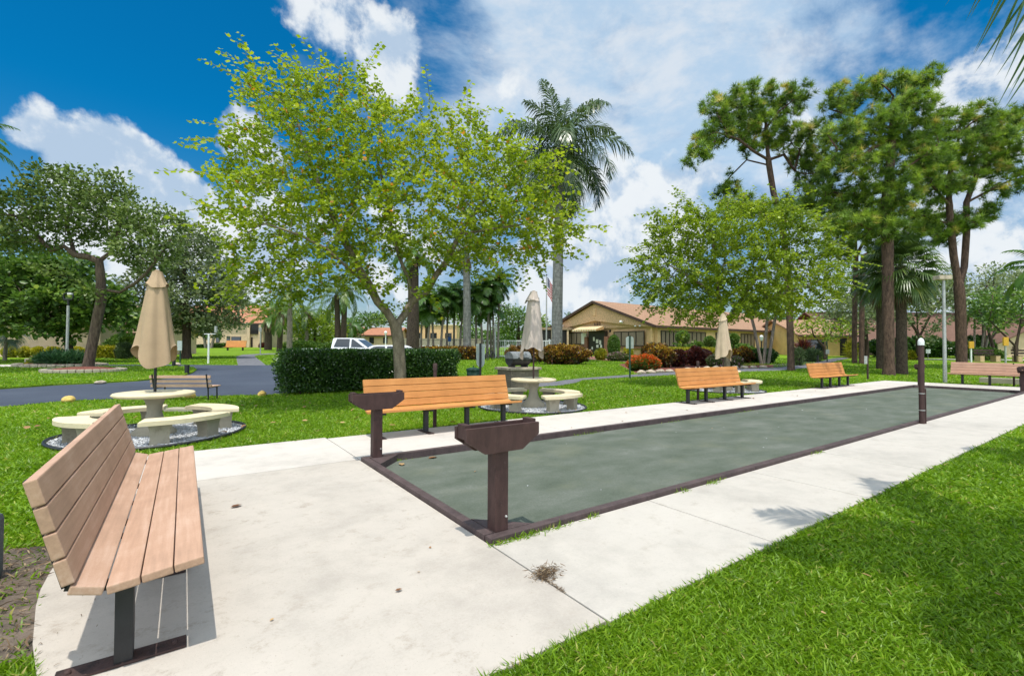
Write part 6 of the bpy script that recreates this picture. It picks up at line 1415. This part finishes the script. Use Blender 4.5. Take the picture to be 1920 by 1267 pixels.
# cabbage palms (fans)
def fan(lv, o, az, e0, pet, rad, tint, nseg=34, droop=.85):
    a = np.array([math.cos(az)*math.cos(e0), math.sin(az)*math.cos(e0), math.sin(e0)]); sd = np.array([-math.sin(az), math.cos(az), 0.]); nr = np.cross(a, sd); nr = nr*np.sign(nr[2] if abs(nr[2]) > .05 else 1)
    c = o+a*pet-np.array([0, 0, 1])*pet*.12
    w = .025; lv.raw(np.array([o+sd*w, o-sd*w, c-sd*w, c+sd*w]), [(0, 1, 2, 3)], .75)
    th = np.linspace(-R(140), R(140), nseg); L = rad*(.72+.28*np.cos(th*.55))*rng.uniform(.9, 1.06, nseg)
    fold = .35*np.abs(np.sin(th))[:, None]
    d = unit(np.cos(th)[:, None]*a+np.sin(th)[:, None]*sd+nr*fold); q = unit(np.cross(d, nr))*(.038*rad)
    cv = np.array([0, 0, -1.])*np.clip(np.cos(th), 0, 1)[:, None]*rad*.18
    p0 = c+d*.03; p1 = c+d*(L*.55)[:, None]+cv*.4; p2 = c+d*(L*.93)[:, None]+cv-np.array([0, 0, 1])*(L*droop*rng.uniform(.5, 1., nseg))[:, None]*.6
    V = np.stack([p0+q*.3, p0-q*.3, p1-q, p1+q, p2], 1).reshape(-1, 3); o_ = np.arange(nseg)*5+lv.n
    ti = np.clip(tint+rng.normal(scale=.12, size=nseg), 0, 1); lv.V.append(V); lv.n += len(V)
    lv.F.setdefault(4, []).append(np.stack([o_, o_+1, o_+2, o_+3], 1)); lv.T.setdefault(4, []).append(ti); lv.F.setdefault(3, []).append(np.stack([o_+3, o_+2, o_+4], 1)); lv.T.setdefault(3, []).append(ti)
def fan_palm(name, label, b, H_, r, n, pet, rad, leafm, barkm, tint=.4, lo=-60, dry=0):
    t = thing(name, label, 'palm tree', b); MB().tube([(0, 0, -.15), (0, 0, .5), (.03, 0, H_*.5), (0, 0, H_)], [r*1.15, r, r*.92, r*.95], 14).build('trunk', barkm, t)
    lv = Leaves()
    for i in range(n): e = 82-(82-lo)*((i+.5)/n)**.85; fan(lv, np.array([0, 0, H_-.05+.3*(1-i/n)]), i*2.39996, R(e), pet*rng.uniform(.85, 1.15), rad*rng.uniform(.85, 1.1), tint+rng.normal(scale=.13))
    lv.build('crown', leafm, t)
    if dry:
        lv = Leaves()
        for i in range(dry): fan(lv, np.array([0, 0, H_-.3]), i*2.4, R(rng.uniform(-80, -55)), pet*.8, rad*.8, .5, 18, .9)
        lv.build('dead_fronds', M_LF_DRY, t)
D = 28.9; b = G(1690, D); H_ = Z(500, 1700, D)-b.z
fan_palm('cabbage_palm', 'cabbage palm with big drooping fans right beside the tallest pine trunk', b, H_, .30, 64, 1.45, 1.1, M_LF_SABAL, M_BK_SABAL, .45, -62, 14)
D = 34; b = G(1652, D); fan_palm('cabbage_palm', 'second cabbage palm close behind the tallest pine trunk', b, Z(515, 1640, D)-b.z, .30, 48, 1.35, 1.1, M_LF_SABAL, M_BK_SABAL, .34, -62, 10)
D = 40; b = G(10, D); fan_palm('silver_palm', 'silvery fan palm at the left edge in front of the long bungalow', b, Z(620, 10, D)-b.z, .13, 20, 1.1, .95, M_LF_SILV, M_SLIM, .5, -50)

# ------------------------------------------------------------------ hedges and shrubs
def shrub(name, label, base, dims, leafm, n, size, rz=CAMROT, cat='shrub', group=None, shape=.5, tmpl=T_OVAL, topt=0., bark=M_BK_DARK, lift=0., core=True, wob=.12):
    """dims w,d,h; a superellipsoid of leaves. shape small = boxy"""
    t = thing(name, label, cat, base, rz, group); w, d, h = dims
    p = rng.uniform(-1, 1, (n, 3)); ax = rng.integers(0, 3, n); sgn = np.where(rng.random(n) < .5, -1., 1.)
    if shape < .35: p[np.arange(n), ax] = sgn
    nrm = unit(np.sign(p)*np.abs(p)**(1.5/shape)) if shape < .35 else unit(p)
    if shape >= .35: p = unit(rng.normal(size=(n, 3))); nrm = p.copy()
    ph = rng.random(6)*6.28
    lump = 1+wob*(np.sin(p[:, 0]*w*2.1+ph[0])*np.cos(p[:, 1]*3+ph[1])+.6*np.sin(p[:, 2]*4+p[:, 0]*w*3.3+ph[2]))
    q = p*rng.uniform(.80, 1.03, (n, 1))*lump[:, None]
    pos = q*np.array([w/2, d/2, h/2])+[0, 0, h/2+lift]
    pos[:, 2] = np.maximum(pos[:, 2], lift+.02)
    ld = unit(nrm*.6+rng.normal(scale=.5, size=(n, 3))+[0, 0, .35]); nr = unit(nrm*.8+rng.normal(scale=.45, size=(n, 3))+[0, 0, .4])
    ti = rng.normal(.45, .2, n)+.12*np.sin(pos[:, 0]*3+ph[3])*np.sin(pos[:, 2]*4+ph[4])
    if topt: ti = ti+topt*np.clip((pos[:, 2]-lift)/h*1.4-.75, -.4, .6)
    lv = Leaves(); lv.scatter(tmpl[0], tmpl[1], pos, frames(ld, nr), size*rng.uniform(.7, 1.3, n), np.clip(ti, 0, 1))
    if core:
        # inner leaf mass so the shrub is not see-through
        m2 = n//4; c = rng.uniform(-1, 1, (m2, 3)) if shape < .35 else unit(rng.normal(size=(m2, 3)))*rng.random((m2, 1))**.4
        cp = c*np.array([w, d, h])/2*.74+[0, 0, h/2+lift]; lv.scatter(tmpl[0], tmpl[1], cp, frames(rand_unit(m2), rand_unit(m2)), size*2.2, np.clip(rng.normal(.3, .15, m2), 0, 1))
    lv.build('foliage', leafm, t)
    k = min(9, max(3, int(w/.35)))
    for i in range(k):
        m = MB()
        x = (i+.5)/k*w-w/2+rng.normal()*.05; y = rng.normal()*d*.15; m.tube([(x*.95, y, -.05), (x+rng.normal()*.05, y, h*.3), (x+rng.normal()*.12, y+rng.normal()*.08, h*.75+lift*.5)], [.03, .022, .01], 5); m.build('stem', bark, t)
    return t
# the clipped hedge in front of the parking
b0 = Vector((5.95, 17.45, 0))
shrub('clipped_hedge', 'long clipped dark green hedge in front of the parked truck', b0, (6.4, 1.2, 1.37), M_LF_HEDGE, 46000, .072, 0., 'hedge', shape=.2, lift=.08, wob=.035)
def sp(name, label, px0, px1, ytop, ybase, leafm, n, size, depth=1., D=None, dy=0., **kw):
    pxm = (px0+px1)/2; q = P(pxm, ybase) if D is None else G(pxm, D); D_ = depth_(q); w = (px1-px0)/FPX*D_; h = Z(ytop, pxm, D_)-q.z
    q = G(pxm, D_+depth/2)
    return shrub(name, label, q, (w, depth, max(.2, h)), leafm, n, size, **kw)
def depth_(q): return depth(q.x, q.y)
sp('croton_hedge', 'mottled yellow and red croton hedge below the royal palm trunk', 1002, 1108, 648, 683.5, M_LF_CROT, 9000, .17, 1.8, shape=.5, topt=.35, cat='hedge', wob=.1)
sp('croton_hedge', 'low croton hedge behind the right end of the clipped hedge', 793, 897, 652, 674, M_LF_CROT, 7000, .18, 1.4, shape=.3, topt=.3, cat='hedge', wob=.06)
sp('croton_hedge', 'croton bush just behind the grill lid', 948, 1012, 649, 680, M_LF_CROT, 4000, .17, 1.4, shape=.5, topt=.2, cat='hedge')
sp('clipped_hedge', 'bright yellow topped clipped hedge behind the near tree trunk', 776, 806, 656, 672, M_LF_YEL, 2500, .12, 1.2, shape=.3, cat='hedge', wob=.04)
sp('ixora_bush', 'low bush covered in orange red flowers by the white arched sign', 1176, 1240, 667, 696.5, M_LF_IXO, 7500, .11, 1.4, shape=.5, topt=.45)
sp('croton_bush', 'yellow topped croton right behind the orange flowering bush', 1212, 1262, 651, 690, M_LF_CROT, 4500, .17, 1.4, D=33.5, shape=.5, topt=.5)
sp('croton_bush', 'reddish brown croton mound at the back left of the bed', 1203, 1256, 645, 684, M_LF_CROT, 4200, .18, 1.4, D=40, shape=.5, topt=.15)
sp('croton_bush', 'dark red croton mound above the left end of the middle orange bench', 1282, 1334, 653, 686, M_LF_CROD, 5500, .16, 1.6, shape=.5)
sp('croton_bush', 'small red and green croton between the two larger mounds', 1256, 1286, 657, 688, M_LF_CROD, 2600, .15, 1.2, shape=.5, topt=.2)
sp('clipped_hedge', 'low yellow green clipped hedge running behind the croton mounds', 1240, 1345, 653, 676, M_LF_YEL, 7000, .12, 1., D=38.5, shape=.25, cat='hedge', wob=.03)
sp('croton_bush', 'yellow and red croton row right of the pale umbrella', 1370, 1412, 653, 680, M_LF_CROT, 4200, .17, 1.3, shape=.45, topt=.4)
sp('shrub', 'dark low shrub mass under the grey palm stems', 1402, 1456, 655, 681, M_LF_HEDGE, 4200, .16, 1.4, D=41.5, shape=.45)
sp('flowering_shrub', 'small pink flowering shrub beside the base of the umbrella', 1368, 1392, 670, 688, M_LF_PURP, 1800, .11, 1., shape=.5)
sp('shrub', 'loose green shrub behind the pale umbrella hem', 1326, 1352, 667, 690, M_LF_PURP, 1800, .13, 1., shape=.5)
sp('topiary_cone', 'clipped egg shaped green topiary beside the clubhouse door', 1140, 1162, 628, 668, M_LF_DEEP, 5200, .12, 1.4, D=53, shape=.5, cat='topiary', wob=.02)
for i, (px, py, r) in enumerate(((1280, 632, 12), (1330, 640, 9), (1376, 635, 9))):
    D = 47; q = G(px, D); z = Z(py, px, D)-q.z; rr = r/FPX*D
    t = thing('ball_topiary', wh[i]+' ball topiary from the left against the clubhouse side wall', 'topiary', q, CAMROT, 'ball topiaries by the clubhouse')
    MB().tube([(0, 0, -.1), (0, 0, z)], [.07, .05], 6).build('stem', M_BK_DARK, t)
    n = 1700; u_ = rand_unit(n); lv = Leaves(); lv.scatter(*T_OVAL, u_*rr*rng.uniform(.7, 1., (n, 1))+[0, 0, z], frames(unit(u_+rng.normal(scale=.5, size=(n, 3))), u_), .16, np.clip(rng.normal(.55, .2, n), 0, 1)); lv.build('foliage', M_LF_DEEP, t)
sp('shrub', 'small yellow green shrub right of the dark clubhouse door', 1116, 1136, 655, 675, M_LF_YEL, 1600, .15, 1.1, shape=.5)
sp('shrub', 'mixed low flowering plants along the walk below the topiary cone', 1136, 1180, 662, 677, M_LF_PURP, 2600, .13, 1.2, shape=.5, topt=.3)
sp('shrub', 'yellow shrub behind the white arched sign', 1170, 1186, 652, 672, M_LF_YEL, 1200, .15, 1., D=44, shape=.5)
sp('shrub', 'row of dark green shrubs along the clubhouse side wall', 1262, 1420, 643, 667, M_LF_DEEP, 8000, .2, 1.2, D=48.5, shape=.4, topt=.3, wob=.2)
# left side planting
for i, (a, b_) in enumerate(((4, 34), (34, 57), (62, 84), (88, 112), (135, 160))):
    sp('yellow_shrub', wh[i]+' yellow shrub from the left along the long bungalow wall', a, b_, 651, 667, M_LF_YEL, 1500, .15, .9, D=45.2, shape=.5, group='yellow shrubs along the bungalow', topt=.3)
sp('yellow_shrub', 'wider yellow clipped shrub right of the leaning island trunk', 180, 222, 650, 664, M_LF_YEL, 2600, .15, 1., D=45, shape=.3, topt=.2)
sp('shrub', 'dark green shrub mass left of the tall tan umbrella', 206, 262, 627, 663, M_LF_DEEP, 6000, .2, 2., D=45.5, shape=.5, wob=.16)
sp('shrub', 'grey green loose shrub in front of the dark shrub mass', 218, 248, 643, 664, M_LF_GRAYG, 1800, .22, 1.1, D=43, shape=.5, tmpl=T_STRAP)
sp('clipped_hedge', 'low clipped hedge in front of the two storey house', 338, 392, 648, 656, M_LF_HEDGE, 3200, .24, 1.2, D=90, shape=.25, cat='hedge')
sp('clipped_hedge', 'light green low hedge under the windows of the two storey house', 394, 432, 645, 653, M_LF_DEEP, 2600, .24, 1.2, D=93, shape=.25, cat='hedge')
sp('shrub', 'reddish shrubs beside the balcony house pier', 487, 500, 644, 653, M_LF_CROD, 900, .25, 1.2, D=94, shape=.5)
sp('shrub', 'rounded green shrubs on the far lawn behind the left end of the hedge', 530, 600, 641, 652, M_LF_DEEP, 3600, .26, 1.6, D=76, shape=.45, wob=.15)
sp('shrub', 'dark shrubs below the far tan house', 600, 690, 643, 652, M_LF_DEEP, 3600, .28, 1.6, D=80, shape=.45, wob=.18)
# right side planting
sp('spiky_plant', 'dark red spiky plant at the path bend', 1497, 1514, 648, 676, M_LF_CROD, 420, .95, .9, shape=.5, tmpl=T_STRAP, core=False)
sp('shrub', 'grey green strappy plants beside the path bend', 1508, 1538, 658, 678, M_LF_GRAYG, 900, .45, 1., shape=.5, tmpl=T_STRAP, core=False)
sp('shrub', 'grey bushy plant at the foot of the left pine trunk', 1490, 1502, 655, 685, M_LF_GRAYG, 700, .3, .9, shape=.5, tmpl=T_STRAP, core=False)
sp('shrub', 'yellow green palm like plant left of the slim pine trunks', 1588, 1604, 645, 668, M_LF_YEL, 500, .6, 1., D=54, shape=.5, tmpl=T_STRAP, core=False)
sp('shrub', 'dark leafy shrub mass in the shade before the brown roofed house', 1620, 1800, 636, 671, M_LF_HEDGE, 9000, .34, 2., D=57, shape=.4, wob=.22)
sp('shrub', 'yellow green low plants by the house right of the cabbage palm', 1700, 1716, 660, 672, M_LF_YEL, 700, .22, 1., D=50, shape=.5)
sp('shrub', 'low green hedge behind the dark block bench', 1812, 1880, 654, 669, M_LF_DEEP, 3600, .22, 1.2, D=50, shape=.35, wob=.1)
sp('shrub', 'dark bushes against the wall right of the forked pine', 1805, 1862, 632, 668, M_LF_HEDGE, 4600, .3, 1.6, D=58, shape=.45, wob=.2)
# island rings and strappy plants
def ring_bed(label, px, py, rx_px, D, rd, stone):
    c = G(px, D); rx = rx_px/FPX*D; e = thing('tree_ring', label, 'edging', (c.x, c.y, tz(D)+.05), CAMROT); n = 34
    pts = [(rx*math.cos(a), rd*math.sin(a)) for a in np.linspace(0, 2*math.pi, n, endpoint=False)]
    m = MB(); vs = [(x*f, y*f, z) for f, z in ((.98, .06), (.7, .2), (.35, .27)) for x, y in pts]+[(0, 0, .29)]; nn = len(pts)
    m.add(vs, [(r_*nn+i, r_*nn+(i+1) % nn, (r_+1)*nn+(i+1) % nn, (r_+1)*nn+i) for r_ in range(2) for i in range(nn)]+[(2*nn+i, 2*nn+(i+1) % nn, 3*nn) for i in range(nn)], True); m.build('mulch', M_MULCH, e)
    m = MB()
    for i, (x, y) in enumerate(pts):
        a = math.atan2(y*rx/rd, x*rd/rx)+math.pi/2; x2, y2 = pts[(i+1) % n]; l = math.hypot(x2-x, y2-y)
        m.box(((x+x2)/2, (y+y2)/2, .08), (l*.96, .26, .2*random.uniform(.85, 1.15)), (0, 0, math.atan2(y2-y, x2-x)), .05)
    m.build('stone_rim', stone, e)
ring_bed('stone edged ring of red mulch round the big leaning island tree', 160, 703, 62, 26.6, 1.55, M_CASTG)
ring_bed('pale stone edged planting ring behind the big island tree', 116, 690, 74, 31.5, 1.7, M_STONE)
sp('liriope_clump', 'blue green strappy clump in the pale edged island ring', 80, 154, 672, 691, M_LF_LIRI, 3200, .62, 1.5, D=30.6, shape=.5, tmpl=T_STRAP, core=False, lift=.05)
sp('shrub', 'small yellow green plant left of the strappy island clump', 58, 82, 681, 691, M_LF_YEL, 900, .2, .8, D=30.8, shape=.5)

# ------------------------------------------------------------------ litter, weeds, grass
def inpoly(x, y, poly):
    c = np.zeros(len(x), bool); n = len(poly); j = n-1
    for i in range(n):
        xi, yi = poly[i]; xj, yj = poly[j]
        hit = ((yi > y) != (yj > y)) & (x < (xj-xi)*(y-yi)/((yj-yi) if yj != yi else 1e-9)+xi); c ^= hit; j = i
    return c
def lawn_ok(x, y):
    bad = np.zeros(len(x), bool)
    for p in NOGRASS[:-1] if False else NOGRASS: bad |= inpoly(x, y, p)
    isl = inpoly(x, y, ISLAND); return (~bad) | isl, isl
NB = 1000000
th = rng.uniform(R(-60), R(74), NB); r = np.exp(rng.uniform(math.log(1.3), math.log(62), NB))
Lx = np.sin(th)*r; Dd = np.cos(th)*r
gx = Lx*SY+Dd*CY; gy = -Lx*CY+Dd*SY
ok, isl = lawn_ok(gx, gy)
dirtm = inpoly(gx, gy, DIRT) & (rng.random(NB) > .06); ok &= ~dirtm
gx, gy, r, isl, Dd = gx[ok], gy[ok], r[ok], isl[ok], Dd[ok]; n = len(gx)
gzv = np.clip(Dd-D0, 0, D1-D0)*SLOPE-.03+np.where(isl, .08, 0)
pos = np.stack([gx, gy, gzv], 1)
far = np.clip((r-3)/25, 0, 1)
lean = rng.uniform(.25, 1.05, n); az = rng.random(n)*2*np.pi
d = np.stack([np.cos(az)*np.sin(lean), np.sin(az)*np.sin(lean), np.cos(lean)], 1)
patch = .5+.3*np.sin(gx*.7+1.3*np.sin(gy*.45))*np.cos(gy*.6+gx*.2)+.2*np.sin(gx*2.3+2*np.sin(gy*1.9))*np.sin(gy*2.7)
hgt = rng.uniform(.038, .07, n)*(1+far*.5); hgt *= np.where(rng.random(n) < .05, 1.35, 1.); wd = rng.uniform(.003, .0052, n)*np.maximum(1, r/3.0)**.85
side = unit(np.cross(d, rand_unit(n))); tip = pos+d*hgt[:, None]+np.stack([np.cos(az), np.sin(az), -.4*np.ones(n)], 1)*(hgt*.28)[:, None]
mid = pos+d*(hgt*.55)[:, None]
tint = np.clip(.40+.42*(patch-.5)+rng.normal(scale=.20, size=n), 0, .94); dry = rng.random(n) < .03+.05*(patch > .72); tint[dry] = rng.uniform(.95, 1, dry.sum())
nr_ = r < 9
A = np.where(nr_)[0]; B = np.where(~nr_)[0]
V1 = np.stack([pos[A]+side[A]*wd[A, None]*.7, pos[A]-side[A]*wd[A, None]*.7, mid[A]-side[A]*wd[A, None], mid[A]+side[A]*wd[A, None], tip[A]], 1).reshape(-1, 3)
V2 = np.stack([pos[B]+side[B]*wd[B, None], pos[B]-side[B]*wd[B, None], tip[B]], 1).reshape(-1, 3)
o1 = np.arange(len(A))*5; o2 = np.arange(len(B))*3+len(V1)
tri = np.concatenate([np.stack([o1+3, o1+2, o1+4], 1), np.stack([o2, o2+1, o2+2], 1)]); quad = np.stack([o1, o1+1, o1+2, o1+3], 1)
go = npmesh('grass', np.concatenate([V1, V2]), [tri, quad], M_GRASS, None, [np.concatenate([tint[A], tint[B]]), tint[A]])
tag(go, kind='stuff')

M_DRYLEAF = leafmat('dry fallen leaves', [(0, L3(.16, .07, .03)), (.6, L3(.36, .20, .09)), (1, L3(.50, .34, .16))], .15, .7)
M_DEBRIS = leafmat('dry plant debris', [(0, L3(.06, .035, .02)), (.6, L3(.17, .11, .06)), (1, L3(.36, .27, .16))], .1, .8)
lv = Leaves()
def strew(n, x0, x1, y0, y1, size, z=.012, tm=T_OVAL):
    p = np.stack([rng.uniform(x0, x1, n), rng.uniform(y0, y1, n), np.full(n, z)], 1)
    lv.scatter(tm[0], tm[1], p, frames(unit(rng.normal(size=(n, 3))*[1, 1, .15]), unit(rng.normal(scale=.3, size=(n, 3))+[0, 0, 1])), size*rng.uniform(.6, 1.3, n), rng.random(n))
strew(40, 2., 14, 8.6, 13, .11, .04); strew(26, -3, 3, 9, 15, .12, .04); strew(10, 3, 9, .2, 1.8, .05, .045); strew(3, 2.3, 4.5, 5.0, 6.4, .06, -.048); strew(4, 4, 20, 3.5, 6.3, .05, -.05); strew(16, 2, 26, 6.8, 8.3, .06, .008); strew(5, -.2, 2, 2.2, 6.2, .022, .006)
p = np.array([[.40, 5.38, .012], [1.15, 2.95, .012], [2.5, 6.2, -.04], [2.98, 6.38, -.045], [-.28, 3.55, .01]]); lv.scatter(*T_OVAL, p, frames(unit(np.array([[1, .4, 0], [1, 0, 0], [.3, 1, 0], [1, .2, 0], [1, -.3, 0]])), np.tile([.1, .1, 1.], (5, 1))), np.array([.11, .05, .13, .16, .07]), np.array([0, .1, .8, .2, .3]))
tag(lv.build('fallen_leaves', M_DRYLEAF), kind='stuff')
# dead weed at the slab joint, weeds along the kerb, twigs on the soil
t = thing('dead_weed', 'dried brown weed tuft growing out of the patio joint', 'weed', (2.06, 2.55, 0)); lv = Leaves(); n = 520
o = rng.normal(size=(n, 3))*[.055, .038, 0]+[.04, .02, 0]; o[:, 2] = rng.uniform(.0, .045, n); lv.scatter(*T_STRAP, o, frames(unit(rng.normal(size=(n, 3))*[1, 1, .35]), rand_unit(n)), rng.uniform(.018, .05, n), rng.random(n))
o = np.stack([rng.normal(0, .006, 160), rng.uniform(-.22, .0, 160), rng.uniform(0, .014, 160)], 1); lv.scatter(*T_STRAP, o, frames(unit(rng.normal(size=(160, 3))*[1, 1, .3]), rand_unit(160)), .022, rng.random(160))
lv.build('tuft', M_DEBRIS, t)
lv = Leaves()
for x, n, s in ((2.25, 90, .10), (2.42, 70, .07), (2.75, 90, .12), (3.2, 30, .05), (5.2, 50, .1), (7.9, 40, .12), (4.6, 30, .08), (2.12, 40, .05)):
    o = np.stack([rng.normal(x, s, n), CV0-.02-np.abs(rng.normal(0, .025, n)), np.zeros(n)+.003], 1); lv.scatter(*T_STRAP, o, frames(unit(rng.normal(size=(n, 3))+[0, 0, .5]), rand_unit(n)), rng.uniform(.03, .075, n), np.clip(rng.normal(.45, .25, n), 0, 1))
for x, n, s in ((6.4, 60, .2), (2.5, 40, .15), (12, 40, .3), (9, 30, .2)):
    o = np.stack([rng.normal(x, s, n), CV1-.115-np.abs(rng.normal(0, .03, n)), np.zeros(n)-.053], 1); lv.scatter(*T_STRAP, o, frames(unit(rng.normal(size=(n, 3))+[0, 0, .5]), rand_unit(n)), rng.uniform(.03, .07, n), np.clip(rng.normal(.4, .2, n), 0, 1))
tag(lv.build('kerb_weeds', M_GRASS), kind='stuff')
lv = Leaves(); n = 2600; p = np.stack([rng.uniform(-2.2, -.55, n), rng.uniform(3., 5.7, n), np.zeros(n)], 1); p = p[inpoly(p[:, 0], p[:, 1], DIRT) & ~inpoly(p[:, 0], p[:, 1], np.array(pad))]; p[:, 2] = rng.uniform(-.016, .012, len(p)); n = len(p)
lv.scatter(*T_STRAP, p, frames(unit(rng.normal(size=(n, 3))*[1, 1, .2]), unit(rng.normal(scale=.4, size=(n, 3))+[0, 0, 1])), rng.uniform(.02, .09, n), rng.random(n))
p = np.stack([rng.uniform(-.68, -.35, 26), rng.uniform(3.2, 4.3, 26), np.full(26, .006)], 1); lv.scatter(*T_STRAP, p, frames(unit(rng.normal(size=(26, 3))*[1, 1, .05]), np.tile([0, 0, 1.], (26, 1))), rng.uniform(.01, .04, 26), rng.random(26)*.5)
tag(lv.build('soil_litter', M_DEBRIS), kind='stuff')
# small white scraps on the court
O = np.array([[1, 0, 0], [0, 1, 0], [-1, 0, 0], [0, -1, 0], [0, 0, .6], [0, 0, -.6]], float); g = Leaves(); n = 13
p = np.stack([rng.uniform(2.6, 16, n), rng.uniform(3.5, 6.3, n), np.full(n, -.05)], 1); g.scatter(O, [(0, 1, 4), (1, 2, 4), (2, 3, 4), (3, 0, 4)], p, frames(rand_unit(n)*[1, 1, .1], np.tile([0, 0, 1.], (n, 1))), rng.uniform(.006, .016, n), rng.random(n))
tag(g.build('court_scraps', M_GRAVEL), kind='stuff')
